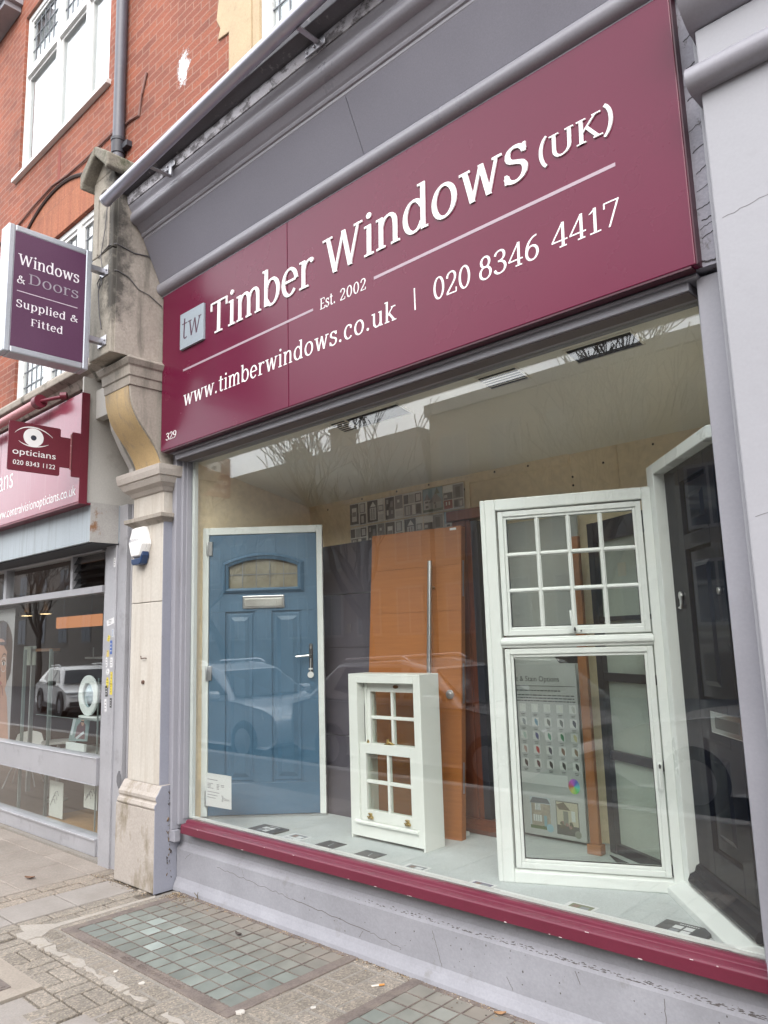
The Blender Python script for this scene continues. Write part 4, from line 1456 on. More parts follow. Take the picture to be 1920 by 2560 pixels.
mb.build('shop_name', WHITE, T)
mb = MB()
kw = dict(slant=sl, T=0.088, t=0.045, d0=0.0, d1=0.0012)
serif_text(mb, 'www.timberwindows.co.uk', O, U, V, Nn, -4.335, -2.40, 3.117, 0.100, track=0.03, **kw)
mb.build('web_address', WHITE, T)
mb = MB()
serif_text(mb, '020', O, U, V, Nn, -2.155, -1.937, 3.132, 0.109, **kw)
serif_text(mb, '8346', O, U, V, Nn, -1.886, -1.572, 3.132, 0.109, **kw)
serif_text(mb, '4417', O, U, V, Nn, -1.510, -1.200, 3.135, 0.109, **kw)
mb.build('phone_number', WHITE, T)
mb = MB()
serif_text(mb, 'Est.', O, U, V, Nn, -2.962, -2.842, 3.352, 0.063, track=0.03, **kw)
serif_text(mb, '2002', O, U, V, Nn, -2.800, -2.606, 3.350, 0.063, track=0.05, **kw)
mb.build('founding_date', WHITE, T)
mb = MB()
serif_text(mb, '329', O, U, V, Nn, -4.55, -4.42, 2.925, 0.050, **kw)
mb.build('street_number', WHITE, T)
mb = MB()
mb.box(-2.2785, -2.2715, 2.699, 2.7, 3.125, 3.238)
mb.build('divider_bar', WHITE, T)
mb = MB()
mb.box(-4.345, -3.021, 2.699, 2.7, 3.366, 3.380)
mb.build('rule', PALE, T)
mb = MB()
mb.box(-2.546, -1.202, 2.699, 2.7, 3.380, 3.396)
mb.build('rule', PALE, T)
mb = MB()
mb.box(-4.362, -4.083, 2.682, 2.7, 3.517, 3.769)
lp = mb.build('logo_plaque', pm('pale_blue_grey_plaque', (0.31, 0.36, 0.405), rough=0.4, var=0.03), T, bevel=0.002)
mb = MB()
serif_text(mb, 'tw', (0, 2.682, 0), U, V, Nn, -4.335, -4.105, 3.582, 0.145, slant=0.07, T=0.066, t=0.038, d0=0.0, d1=0.001)
mb.build('plaque_lettering', flat('dark_plum_ink', (0.075, 0.028, 0.05), 0.5), lp, org=(-2.77, 2.72, 2.86))

# ---------------------------------------------------------------- projecting box sign
T = thing('projecting_sign', 'silver framed purple box sign lettered Windows & Doors Supplied & Fitted', 'sign', (-4.78, 2.33, 3.8))
X = -4.72
Y0, Y1, Z0, Z1 = 1.672, 2.217, 3.36, 4.208
mb = MB()
mb.box(X - 0.115, X - 0.004, Y0 + 0.012, Y1 - 0.012, Z0 + 0.012, Z1 - 0.012)
mb.build('box_body', pm('aluminium_case', (0.50, 0.51, 0.54), rough=0.35, metal=0.5, var=0.04), T)
mb = MB()
w = 0.042
mb.box(X - 0.125, X, Y0, Y0 + w, Z0, Z1)
mb.box(X - 0.125, X, Y1 - w, Y1, Z0, Z1)
mb.box(X - 0.125, X, Y0 + w, Y1 - w, Z0, Z0 + w)
mb.box(X - 0.125, X, Y0 + w, Y1 - w, Z1 - w, Z1)
mb.build('frame', pm('satin_aluminium', (0.43, 0.455, 0.49), rough=0.38, metal=0.55, var=0.04), T, bevel=0.008)
mb = MB()
mb.box(X - 0.004, X - 0.002, Y0 + w, Y1 - w, Z0 + w, Z1 - w)
fc = mb.build('face', pm('plum_sign_face', (0.085, 0.030, 0.070), rough=0.42, var=0.04), T)
O, U, V, Nn = (X - 0.002, 0, 0), (0, 1, 0), (0, 0, 1), (1, 0, 0)
kw = dict(T=0.105, t=0.048, d0=0.0, d1=0.0012)
mb = MB()
og = (-4.78, 2.33, 3.8)
serif_text(mb, 'Windows', O, U, V, Nn, 1.737, 2.133, 3.948, 0.072, **kw)
serif_text(mb, '&', O, U, V, Nn, 1.737, 1.785, 3.822, 0.050, **kw)
serif_text(mb, 'Supplied', O, U, V, Nn, 1.739, 2.050, 3.664, 0.049, track=0.05, **kw)
serif_text(mb, '&', O, U, V, Nn, 2.085, 2.133, 3.668, 0.045, **kw)
serif_text(mb, 'Fitted', O, U, V, Nn, 1.834, 2.036, 3.562, 0.047, track=0.05, **kw)
mb.build('lettering', flat('white_vinyl', (0.75, 0.72, 0.75), 0.5), fc, org=og)
mb = MB()
serif_text(mb, 'Doors', O, U, V, Nn, 1.808, 2.131, 3.836, 0.068, T=0.085, t=0.04, d0=0, d1=0.0012)
mb.build('grey_lettering', flat('grey_vinyl', (0.30, 0.27, 0.31), 0.5), fc, org=og)
mb = MB()
mb.box(X - 0.002, X - 0.001, 1.739, 2.129, 3.768, 3.773)
mb.build('rule', flat('pale_vinyl', (0.55, 0.48, 0.54), 0.5), fc, org=og)
for z_ in (4.11, 3.60):
    mb = MB()
    mb.box(-4.79, -4.745, 2.217, 2.325, z_ - 0.018, z_ + 0.018)
    mb.box(-4.82, -4.705, 2.322, 2.3295, z_ - 0.035, z_ + 0.035)
    mb.tube([(-4.72, 2.323, z_), (-4.72, 2.313, z_)], 0.008, 8)
    mb.tube([(-4.805, 2.323, z_), (-4.805, 2.313, z_)], 0.008, 8)
    mb.build('bracket', ZINC, T, bevel=0.002)

WIRE = flat('grey_wire', (0.10, 0.095, 0.10), 0.6)
for lab, pts, r_ in (
        ('loose wire looping from the sign bracket up the front of the stone console', [(-4.775, 2.32, 4.12), (-4.80, 2.315, 4.24), (-4.755, 2.318, 4.42), (-4.735, 2.32, 4.60), (-4.73, 2.322, 4.72)], 0.0032),
        ('wire looped in a coil below the upper sign bracket', [(-4.80, 2.32, 4.09), (-4.83, 2.31, 4.04), (-4.80, 2.31, 3.99), (-4.77, 2.315, 4.03), (-4.79, 2.315, 4.08), (-4.825, 2.318, 3.98), (-4.81, 2.322, 3.82), (-4.78, 2.326, 3.70)], 0.0038),
        ('thin wire running across the side of the console to the maroon sign', [(-4.70, 2.325, 4.105), (-4.642, 2.36, 4.09), (-4.638, 2.44, 4.07), (-4.638, 2.52, 4.00), (-4.638, 2.60, 3.985), (-4.636, 2.70, 3.93)], 0.0032),
        ('wire along the joint of the console block behind the fascia', [(-4.86, 2.324, 4.25), (-4.70, 2.324, 4.285), (-4.641, 2.35, 4.285), (-4.640, 2.48, 4.26), (-4.640, 2.58, 4.275), (-4.638, 2.66, 4.26)], 0.004)):
    mb = MB()
    P_ = []
    for a, b_ in zip(pts, pts[1:]):
        P_ += [tuple(a[q] + (b_[q] - a[q]) * t_ / 4 for q in range(3)) for t_ in range(4)]
    mb.tube(P_ + [pts[-1]], r_, 6)
    tag(mb.build('wire', WIRE), lab, 'wire')

# ---------------------------------------------------------------- alarm box on the pilaster
T = thing('alarm_box', 'white hexagonal burglar alarm box with a blue base on the pilaster', 'alarm', (-4.88, 2.75, 2.25))
hexo = [(-4.955, 2.372), (-4.845, 2.372), (-4.795, 2.245), (-4.845, 2.150), (-4.965, 2.150), (-5.01, 2.26)]
mb = MB()
n6 = len(hexo)
cx_, cz_ = -4.90, 2.26


def shell(mb, o_, ya, yb, k):
    vs = [(x, ya, z_) for x, z_ in o_] + [(cx_ + (x - cx_) * k, yb, cz_ + (z_ - cz_) * k) for x, z_ in o_]
    n_ = len(o_)
    mb.add(vs, [tuple(range(n_)), tuple(range(2 * n_ - 1, n_ - 1, -1))] + [(i, (i + 1) % n_, n_ + (i + 1) % n_, n_ + i) for i in range(n_)])


shell(mb, hexo, 2.75, 2.715, 1.0)
shell(mb, hexo, 2.715, 2.68, 0.86)
mb.build('cover', pm('white_alarm_plastic', (0.74, 0.73, 0.72), rough=0.4, var=0.05, dirt=(0.5, 0.45, 0.4), dlo=0.6, dhi=0.85), T, bevel=0.006)
mb = MB()
low = [(-4.795, 2.240), (-4.846, 2.148), (-4.966, 2.148), (-4.975, 2.170), (-4.965, 2.120), (-4.945, 2.105), (-4.86, 2.105), (-4.845, 2.118)]
mb.xz([(-4.972, 2.147), (-4.858, 2.150), (-4.822, 2.195), (-4.818, 2.165), (-4.845, 2.112), (-4.865, 2.103), (-4.95, 2.103), (-4.972, 2.118)], 2.745, 2.690)
mb.build('blue_base', flat('blue_alarm_lens', (0.012, 0.035, 0.10), 0.3), T, bevel=0.006)
mb = MB()
sans_text(mb, 'IGNTECH', (0, 2.68, 0), (1, 0, 0), (0, 0, 1), (0, -1, 0), -4.955, -4.865, 2.268, 0.019, d=0.0008)
mb.disc((-4.972, 2.681, 2.276), (1, 0, 0), (0, 0, 1), 0.009, 0.012, (0, -1, 0), 0, 0.0018, 12)
mb.build('lettering', flat('grey_print', (0.25, 0.26, 0.30), 0.6), T)
# ---------------------------------------------------------------- the window display room
FL = 0.41
T = bpy.data.objects['shopfront']
mb = MB()
mb.box(-4.56, 3.6, 2.91, 4.02, 0.30, FL)
mb.build('display_floor', CARPET, T)
mb = MB()
mb.box(-4.60, -2.2155, 4.0, 4.08, FL, 2.75)
mb.box(-2.2125, -1.919, 4.0, 4.08, FL, 2.75)
mb.box(-1.9165, 3.6, 4.0, 4.08, FL, 2.75)
mb.box(-4.62, -4.55, 2.945, 4.0, FL, 2.9)
mb.box(3.55, 3.6, 2.99, 4.0, FL, 2.9)
mb.box(-2.955, -2.222, 3.988, 3.9995, 2.535, 2.60)
mb.box(-4.54, -2.955, 3.990, 3.9995, 2.556, 2.60)
mb.box(-2.995, -2.957, 3.989, 3.9995, 2.2, 2.556)
mb.box(-4.54, -4.10, 3.986, 3.9995, 2.225, 2.237)
mb.build('back_wall', PLY, T, bevel=0.001)
mb = MB()
mb.px([(2.925, 2.806), (4.02, 2.588), (4.02, 2.66), (2.925, 2.90)], -4.62, 3.6)
mb.build('ceiling', CEIL, T)
mb = MB()
for x, z_ in ((-4.328, 2.545), (-3.95, 2.575), (-3.6, 2.578), (-3.3, 2.579), (-2.75, 2.575), (-2.5, 2.57), (-2.2, 2.45), (-2.20, 2.40), (-2.0, 2.5), (-3.0, 2.50), (-3.0, 2.3), (-1.7, 2.55)):
    mb.disc((x, 3.9875, z_), (1, 0, 0), (0, 0, 1), 0.007, 0.007, (0, -1, 0), 0, 0.0005, 8)
mb.build('screw_holes', DARK, T)

czl = lambda y_: 2.806 - (y_ - 2.925) * 0.1991
for lab, x0, x1, slats in (('dark slatted ceiling vent nearest the blue door', -3.06, -2.66, False), ('dark slatted ceiling vent in the middle of the display ceiling', -2.12, -1.90, True), ('dark ceiling vent above the white casement window', -1.63, -1.32, False), ('small slatted ceiling vent left of the vent near the blue door', -3.19, -3.07, True)):
    V_ = thing('ceiling_vent', lab, 'vent', (x0, 3.03, 2.78), group='vents along the front of the display ceiling')
    mb = MB()
    ya, yb = 2.965, 3.09
    e = 0.0012
    mb.add([(x0, ya, czl(ya) - e), (x1, ya, czl(ya) - e), (x1, yb, czl(yb) - e), (x0, yb, czl(yb) - e)], [(0, 1, 2, 3)])
    mb.build('opening', DARK, V_)
    mb = MB()
    for a, b_, c_, d_ in ((x0 - .008, x1 + .008, ya - .008, ya), (x0 - .008, x1 + .008, yb, yb + .008), (x0 - .008, x0, ya, yb), (x1, x1 + .008, ya, yb)):
        mb.add([(a, c_, czl(c_) - 0.006), (b_, c_, czl(c_) - 0.006), (b_, d_, czl(d_) - 0.006), (a, d_, czl(d_) - 0.006), (a, c_, czl(c_) + .002), (b_, c_, czl(c_) + .002), (b_, d_, czl(d_) + .002), (a, d_, czl(d_) + .002)],
               [(0, 3, 2, 1), (4, 5, 6, 7), (0, 1, 5, 4), (1, 2, 6, 5), (2, 3, 7, 6), (3, 0, 4, 7)])
    if slats:
        for i in range(1, 6):
            yy = ya + (yb - ya) * i / 6
            mb.add([(x0, yy - .003, czl(yy) - 0.003), (x1, yy - .003, czl(yy) - 0.003), (x1, yy + .003, czl(yy) - 0.005), (x0, yy + .003, czl(yy) - 0.005)], [(0, 1, 2, 3)])
    mb.build('frame', CEIL, V_)

# ------------------------------------------------ blue composite door in a white frame
BLUE = pm('blue_door_skin', (0.060, 0.128, 0.205), rough=0.42, var=0.05, vscale=4, fine=0.05, fscale=200, bump=0.3, bscale=150)
W = 0.832
T = thing('blue_door', 'blue panelled front door in a white frame with an arched leaded light', 'door', (-4.539, 2.994, FL), math.atan2(0.563, 0.613), local=True)
b = lambda z_: z_ - FL
mb = MB()
mb.box(0, 0.043, 0, 0.07, 0, b(2.342))
mb.box(0.791, 0.832, 0, 0.07, 0, b(2.342))
mb.box(0.043, 0.791, 0, 0.07, b(2.292), b(2.342))
mb.box(0.50, 0.832, 0.05, 0.07, b(2.342), b(2.350))
mb.build('door_frame', UPVC, T, bevel=0.003)
mb = MB()
mb.box(0.0, 0.832, -0.006, 0.07, -0.001, 0.013)
mb.build('threshold', STEEL, T)
LIT_PANE, nt_, out_ = new_mat('beige_lit_pane')  # beige mixed into the pane stands for the lit wall behind it
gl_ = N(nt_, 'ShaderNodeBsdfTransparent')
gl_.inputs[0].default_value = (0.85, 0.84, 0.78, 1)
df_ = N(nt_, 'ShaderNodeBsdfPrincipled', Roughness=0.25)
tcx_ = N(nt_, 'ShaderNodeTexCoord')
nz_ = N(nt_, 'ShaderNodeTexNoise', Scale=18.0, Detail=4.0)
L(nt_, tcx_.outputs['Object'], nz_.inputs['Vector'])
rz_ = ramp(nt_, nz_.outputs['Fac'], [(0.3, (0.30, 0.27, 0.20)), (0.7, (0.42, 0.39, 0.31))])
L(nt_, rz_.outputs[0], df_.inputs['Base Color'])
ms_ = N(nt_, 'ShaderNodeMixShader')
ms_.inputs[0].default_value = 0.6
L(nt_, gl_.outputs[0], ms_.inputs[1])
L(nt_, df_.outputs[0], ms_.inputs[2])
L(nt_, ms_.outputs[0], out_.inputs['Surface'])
gx0, gx1, gz0, gz1, gt = 0.180, 0.658, b(1.916), b(2.066), b(2.116)
mb = MB()
L0, L1 = 0.045, 0.789
BT, TP = b(0.424), b(2.29)
y0, y1 = 0.008, 0.052
ym = 0.020
for a in ((L0, 0.158), (0.357, 0.477), (0.684, L1)):       # stiles
    mb.box(a[0], a[1], y0, ym, b(0.625), b(1.755))
mb.box(L0, L1, y0, ym, BT, b(0.625))
mb.box(L0, L1, y0, ym, b(1.755), gz0)
mb.box(L0, L1, ym, y1, BT, gz0)
mb.box(L0, gx0, y0, y1, gz0, gt)
mb.box(gx1, L1, y0, y1, gz0, gt)
mb.box(L0, L1, y0, y1, gt, TP)
gm = (gx0 + gx1) / 2
archp = [(gx0 + (gx1 - gx0) * i / 14, gz1 + (gt - gz1) * (1 - ((i / 7) - 1) ** 2) - 0.0005) for i in range(15)]
mb.xz([(gx0, gt)] + archp + [(gx1, gt)], y0, y1)
for px0, px1 in ((0.158, 0.357), (0.477, 0.684)):
    mb.frust(px0 + 0.012, px1 - 0.012, b(0.637), b(1.743), ym, 0.016, 0.004)
    mb.frust(px0 + 0.035, px1 - 0.035, b(0.66), b(1.72), 0.016, 0.007, 0.028)
mb.build('door_leaf', BLUE, T, bevel=0.002)
mo = MB()      # raised moulding round the arched light
outer = [(0.142, b(1.882)), (0.142, b(2.092))] + [(0.142 + 0.561 * i / 14, b(2.092) + 0.066 * (1 - ((i / 7) - 1) ** 2)) for i in range(1, 14)] + [(0.703, b(2.092)), (0.703, b(1.882))]
inner = [(gx0, gz0), (gx0, gz1)] + archp[1:-1] + [(gx1, gz1), (gx1, gz0)]


def ringband(mb, A, B, ya, yb):
    n = len(A)
    vs = []
    for (xa, za), (xb, zb) in zip(A, B):
        vs += [(xa, y0, za), (xa, ya, za), (xb, yb, zb), (xb, y0, zb)]
    fs = []
    for i in range(n):
        j = (i + 1) % n
        for q in range(4):
            r = (q + 1) % 4
            fs.append((i * 4 + q, i * 4 + r, j * 4 + r, j * 4 + q))
    mb.add(vs, fs)


mid = [((o_[0] * 0.55 + i_[0] * 0.45), (o_[1] * 0.55 + i_[1] * 0.45)) for o_, i_ in zip(outer, inner)]
ringband(mo, outer, mid, 0.001, -0.012)
ringband(mo, [(m_[0] * .9 + i_[0] * .1, m_[1] * .9 + i_[1] * .1) for m_, i_ in zip(mid, inner)], inner, -0.006, 0.004)
mo.build('light_moulding', BLUE, T, bevel=0.0015)
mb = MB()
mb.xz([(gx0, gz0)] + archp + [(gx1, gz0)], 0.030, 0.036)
pn = mb.build('pane', LIT_PANE, T)
mb = MB()
for i in range(1, 5):
    x = gx0 + (gx1 - gx0) * i / 5 - 0.004
    zt_ = gz1 + (gt - gz1) * (1 - ((i / 2.5) - 1) ** 2)
    mb.box(x - 0.0025, x + 0.0025, 0.026, 0.030, gz0, zt_)
mb.box(gx0, gx1, 0.025, 0.029, b(2.008), b(2.013))
mb.build('leading', LEAD, pn, org=(0, 0, 0))
mb = MB()
mb.box(0.278, 0.566, -0.004, y0, b(1.775), b(1.862))
lt = mb.build('letterbox', STEEL, T, bevel=0.004)
mb = MB()
mb.box(0.290, 0.554, -0.009, -0.004, b(1.787), b(1.842))
mb.build('flap', pm('brushed_flap', (0.50, 0.49, 0.46), rough=0.35, metal=0.8), lt, bevel=0.003, org=(0, 0, 0))
mb = MB()
mb.box(0.731, 0.757, -0.004, y0, b(1.318), b(1.525))
hd = mb.build('handle', flat('black_backplate', (0.05, 0.05, 0.055), 0.35), T, bevel=0.006)
mb = MB()
mb.tube([(0.744, 0.0, b(1.447)), (0.744, -0.035, b(1.447)), (0.735, -0.042, b(1.447)), (0.645, -0.042, b(1.441))], 0.008, 10)
mb.disc((0.744, -0.004, b(1.50)), (1, 0, 0), (0, 0, 1), 0.007, 0.012, (0, -1, 0), 0, 0.004, 12)
mb.build('lever', STEEL, hd, org=(0, 0, 0))
mb = MB()
mb.tube([(0.744, -0.012, b(1.43)), (0.742, -0.012, b(1.385)), (0.741, -0.012, b(1.34))], 0.002, 6)
mb.disc((0.741, -0.008, b(1.318)), (1, 0, 0), (0, 0, 1), 0.021, 0.021, (0, -1, 0), 0, 0.006, 18)
mb.box(0.728, 0.756, -0.012, -0.006, b(1.352), b(1.362))
mb.build('key_tag', WPAINT, hd, org=(0, 0, 0))
for z_ in (2.195, 1.347, 0.536):
    mb = MB()
    mb.box(0.028, 0.068, -0.008, 0.012, b(z_ - 0.048), b(z_ + 0.048))
    mb.tube([(0.034, -0.008, b(z_ - 0.05)), (0.034, -0.008, b(z_ + 0.05))], 0.007, 8)
    mb.build('hinge', STEEL, T, bevel=0.002)

# ------------------------------------------------ sliding sash sample unit
T = thing('sash_window_sample', 'small white box sash window sample unit with brass fittings standing on the carpet', 'window', (-3.389, 3.262, FL), 0.0, local=True)
W, Hh, D = 0.566, 0.932, 0.165
SASHW = pm('white_sash_paint', (0.74, 0.755, 0.72), rough=0.38, var=0.02, fine=0.015)
mb = MB()
x0o, x1o, z0o, z1o = 0.071, 0.515, b(0.512), b(1.290)
mb.box(0, 0.012, 0, D, 0, Hh)
mb.box(0.012, x0o, 0.0, D, 0.018, Hh - 0.012)
mb.box(x1o, W - 0.012, 0.0, D, 0.018, Hh - 0.012)
mb.box(W - 0.012, W, 0, D, 0, Hh)
mb.box(0.012, W - 0.012, 0, D, Hh - 0.012, Hh)
mb.box(x0o, x1o, 0.0, D, z1o, Hh - 0.012)
mb.box(x0o, x1o, 0.0, D, 0.018, z0o)
mb.px([(-0.016, z0o - 0.012), (-0.016, z0o + 0.002), (0.0, z0o + 0.008), (0.0, z0o - 0.012)], 0.04, W - 0.04)
mb.box(x0o + 0.02, x0o + 0.028, 0.045, 0.10, z0o, z1o)
mb.box(x1o - 0.028, x1o - 0.02, 0.045, 0.10, z0o, z1o)
mb.build('box_frame', SASHW, T, bevel=0.0025)


def sash(y_a, y_b, zl, zh, stile, bot, top, name, gx):
    s_ = MB()
    s_.box(x0o + 0.002, x0o + stile, y_a, y_b, zl, zh)
    s_.box(x1o - stile, x1o - 0.002, y_a, y_b, zl, zh)
    s_.box(x0o + stile, x1o - stile, y_a, y_b, zl, zl + bot)
    s_.box(x0o + stile, x1o - stile, y_a, y_b, zh - top, zh)
    xm_, zm_ = (x0o + x1o) / 2, (zl + bot + zh - top) / 2
    s_.box(xm_ - 0.009, xm_ + 0.009, y_a + 0.005, y_b - 0.004, zl + bot, zh - top)
    s_.box(x0o + stile, xm_ - 0.009, y_a + 0.006, y_b - 0.005, zm_ - 0.009, zm_ + 0.009)
    s_.box(xm_ + 0.009, x1o - stile, y_a + 0.006, y_b - 0.005, zm_ - 0.009, zm_ + 0.009)
    o_ = s_.build(name, SASHW, T, bevel=0.0025)
    q = MB()
    yy = (y_a + y_b) / 2
    q.box(x0o + stile, x1o - stile, yy - 0.002, yy + 0.002, zl + bot, zh - top)
    q.build('pane', GLASS_IN, o_, org=(0, 0, 0))
    return o_


lo_s = sash(0.012, 0.048, z0o + 0.004, b(0.945), 0.050, 0.060, 0.056, 'lower_sash', 0)
up_s = sash(0.058, 0.094, b(0.905), z1o - 0.004, 0.052, 0.036, 0.050, 'upper_sash', 0)
BRASS = flat('polished_brass', (0.62, 0.45, 0.18), 0.25, 1.0)
mb = MB()
mb.tube([(x0o + 0.012, 0.05, z1o), (x0o + 0.012, 0.05, b(1.15)), (x0o + 0.012, 0.05, b(0.95))], 0.0022, 6)
mb.build('sash_cord', flat('grey_cord', (0.12, 0.12, 0.12), 0.8), T)
mb = MB()
mb.box(x0o + 0.004, x0o + 0.020, 0.05, 0.06, b(1.16), z1o)
mb.build('parting_bead', SASHW, T)
for x in (x0o + 0.085, x1o - 0.075):
    mb = MB()
    mb.xz([(x - 0.017, z0o + 0.018), (x + 0.017, z0o + 0.018), (x + 0.017, z0o + 0.030), (x + 0.006, z0o + 0.036), (x + 0.010, z0o + 0.048), (x - 0.012, z0o + 0.050), (x - 0.016, z0o + 0.044), (x - 0.004, z0o + 0.038), (x - 0.017, z0o + 0.030)], -0.002, 0.012)
    mb.box(x - 0.016, x + 0.016, -0.010, -0.001, z0o + 0.028, z0o + 0.034)
    mb.build('sash_lift', BRASS, T, bevel=0.001)
mb = MB()
xm = (x0o + x1o) / 2
mb.box(xm - 0.028, xm + 0.03, 0.02, 0.046, b(0.945), b(0.951))
mb.tube([(xm + 0.028, 0.03, b(0.953)), (xm, 0.035, b(0.957)), (xm - 0.024, 0.045, b(0.966))], 0.005, 8)
mb.disc((xm - 0.024, 0.045, b(0.951)), (1, 0, 0), (0, 1, 0), 0.008, 0.008, (0, 0, 1), 0, 0.022, 12)
for x in (x0o + 0.05, x1o - 0.02):
    mb.disc((x, 0.035, b(0.945)), (1, 0, 0), (0, 1, 0), 0.008, 0.008, (0, 0, 1), 0, 0.010, 12)
    mb.disc((x, 0.035, b(0.955)), (1, 0, 0), (0, 1, 0), 0.005, 0.005, (0, 0, 1), 0, 0.008, 12)
mb.build('sash_fastener', BRASS, T)
mb = MB()
mb.disc((0.335, 0.056, z1o - 0.022), (1, 0, 0), (0, 0, 1), 0.020, 0.010, (0, -1, 0), 0, 0.004, 16)
mb.build('brass_badge', flat('bronze_badge', (0.25, 0.13, 0.06), 0.35, 1.0), T)

# ------------------------------------------------ tall white casement window sample
T = thing('casement_window', 'tall white plastic window with a twelve pane top casement over a single pane', 'window', (-2.222, 3.118, FL), math.atan2(0.326, 0.719), local=True)
xa, xb_ = -0.003, 0.790
zt_ = b(2.217)
mb = MB()
mb.box(xa - 0.024, xa, 0.004, 0.075, 0, zt_)                      # add-on strip at the left
mb.box(xa, 0.050, 0, 0.07, 0, zt_)
mb.box(0.748, xb_, 0, 0.07, 0, zt_)
mb.box(0.050, 0.748, 0, 0.07, 0, b(0.462))
mb.box(0.050, 0.748, 0, 0.07, b(2.160), zt_)
mb.box(0.050, 0.748, -0.002, 0.07, b(1.482), b(1.532))
mb.px([(-0.002, b(1.490)), (-0.014, b(1.500)), (-0.014, b(1.516)), (-0.002, b(1.526))], 0.045, 0.752)
mb.px([(0.0, b(0.455)), (0.022, b(0.47)), (0.05, b(0.47)), (0.05, b(0.455))], 0.050, 0.748)
mb.build('window_frame', UPVC, T, bevel=0.005)


def casement(z0_, z1_, name, bars):
    s_ = MB()
    s_.frame(0.060, 0.742, z0_, z1_, 0.026, 0.006, 0.06)
    s_.frame(0.086, 0.716, z0_ + 0.026, z1_ - 0.026, 0.014, 0.014, 0.05)
    ga, gb, gc, gd = 0.100, 0.702, z0_ + 0.040, z1_ - 0.040
    if bars:
        for i in range(1, 4):
            x = ga + (gb - ga) * i / 4
            s_.px([(0, 0)] * 0 or [(0.020, gc), (0.020, gd), (0.027, gd), (0.027, gc)], x - 0.011, x + 0.011)
            s_.px([(0.013, gc), (0.013, gd), (0.020, gd), (0.020, gc)], x - 0.006, x + 0.006)
        for j in range(1, 3):
            z_ = gc + (gd - gc) * j / 3
            for i in range(4):
                xl_ = ga + (gb - ga) * i / 4 + (0.011 if i else 0)
                xr_ = ga + (gb - ga) * (i + 1) / 4 - (0.011 if i < 3 else 0)
                s_.box(xl_, xr_, 0.0205, 0.0268, z_ - 0.011, z_ + 0.011)
                s_.box(xl_ - 0.004, xr_ + 0.004, 0.0135, 0.0205, z_ - 0.006, z_ + 0.006)
    o_ = s_.build(name, UPVC, T, bevel=0.003)
    q = MB()
    q.box(ga, gb, 0.0275, 0.0315, gc, gd)
    q.build('pane', GLASS_IN, o_, org=(0, 0, 0))
    q = MB()
    for f_ in ((ga, ga + .004, gc, gd), (gb - .003, gb, gc, gd), (ga, gb, gc, gc + .004)):
        q.box(f_[0], f_[1], 0.022, 0.0272, f_[2], f_[3])
    q.build('gasket', flat('black_gasket', (0.012, 0.012, 0.012), 0.6), o_, org=(0, 0, 0))
    return o_


c1 = casement(b(1.540), b(2.152), 'top_casement', True)
c2 = casement(b(0.474), b(1.476), 'lower_casement', False)
mb = MB()
mb.box(0.372, 0.440, -0.004, 0.006, b(1.545), b(1.562))
mb.tube([(0.404, -0.002, b(1.556)), (0.404, -0.022, b(1.558)), (0.396, -0.028, b(1.575)), (0.388, -0.026, b(1.65))], [0.010, 0.010, 0.008, 0.006], 10)
h1 = mb.build('window_handle', UPVC, c1, org=(0, 0, 0))
mb = MB()
mb.disc((0.404, -0.033, b(1.562)), (1, 0, 0), (0, 0, 1), 0.005, 0.010, (0, -1, 0), 0, 0.004, 12)
mb.disc((0.430, -0.004, b(1.554)), (1, 0, 0), (0, 0, 1), 0.004, 0.004, (0, -1, 0), 0, 0.002, 10)
mb.build('key_lock', flat('dark_lock', (0.05, 0.05, 0.05), 0.4), c1, org=(0, 0, 0))
mb = MB()
mb.box(0.722, 0.737, -0.004, 0.006, b(0.92), b(1.0))
mb.tube([(0.729, -0.002, b(0.955)), (0.729, -0.022, b(0.953)), (0.729, -0.028, b(0.935)), (0.726, -0.026, b(0.85))], [0.010, 0.010, 0.008, 0.006], 10)
mb.build('window_handle', UPVC, c2, org=(0, 0, 0))
mb = MB()
mb.disc((0.729, -0.033, b(0.95)), (1, 0, 0), (0, 0, 1), 0.005, 0.010, (0, -1, 0), 0, 0.004, 12)
mb.build('key_lock', flat('dark_lock', (0.05, 0.05, 0.05), 0.4), c2, org=(0, 0, 0))

# ------------------------------------------------ black six panel door in a white frame
BLK = pm('black_door_gloss', (0.011, 0.013, 0.021), spec=0.04, rough=0.14, var=0.08, fine=0.03)
T = thing('black_door', 'glossy black six panel front door in a white frame at the right end', 'door', (-1.500, 3.450, FL), math.atan2(-0.556, 0.488), local=True)
mb = MB()
WD = 1.02
mb.box(-0.035, 0.058, -0.005, 0.11, 0.0, b(2.312))
mb.box(0.058, WD, -0.005, 0.11, b(2.262), b(2.312))
mb.box(WD - 0.07, WD, -0.005, 0.11, 0.0, b(2.262))
mb.px([(-0.075, 0.0), (-0.075, 0.030), (-0.010, 0.058), (0.11, 0.058), (0.11, 0.0)], -0.06, WD)
mb.build('door_frame', UPVC, T, bevel=0.004)
mb = MB()
ya, yb2 = 0.045, 0.085
cols_ = [(0.245, 0.530), (0.625, 0.895)]
rows_ = [(b(0.657), b(1.10)), (b(1.257), b(1.885)), (b(1.948), b(2.182))]
xs_ = [0.060, 0.245, 0.530, 0.625, 0.895, 0.95]
mb.box(0.060, 0.95, ya + 0.018, yb2, b(0.47), b(2.260))
for i in (0, 2, 4):
    mb.box(xs_[i], xs_[i + 1], ya, ya + 0.018, b(0.47), b(2.260))
for zz0, zz1 in ((b(0.47), rows_[0][0]), (rows_[0][1], rows_[1][0]), (rows_[1][1], rows_[2][0]), (rows_[2][1], b(2.260))):
    for c_ in cols_:
        mb.box(c_[0], c_[1], ya, ya + 0.018, zz0, zz1)
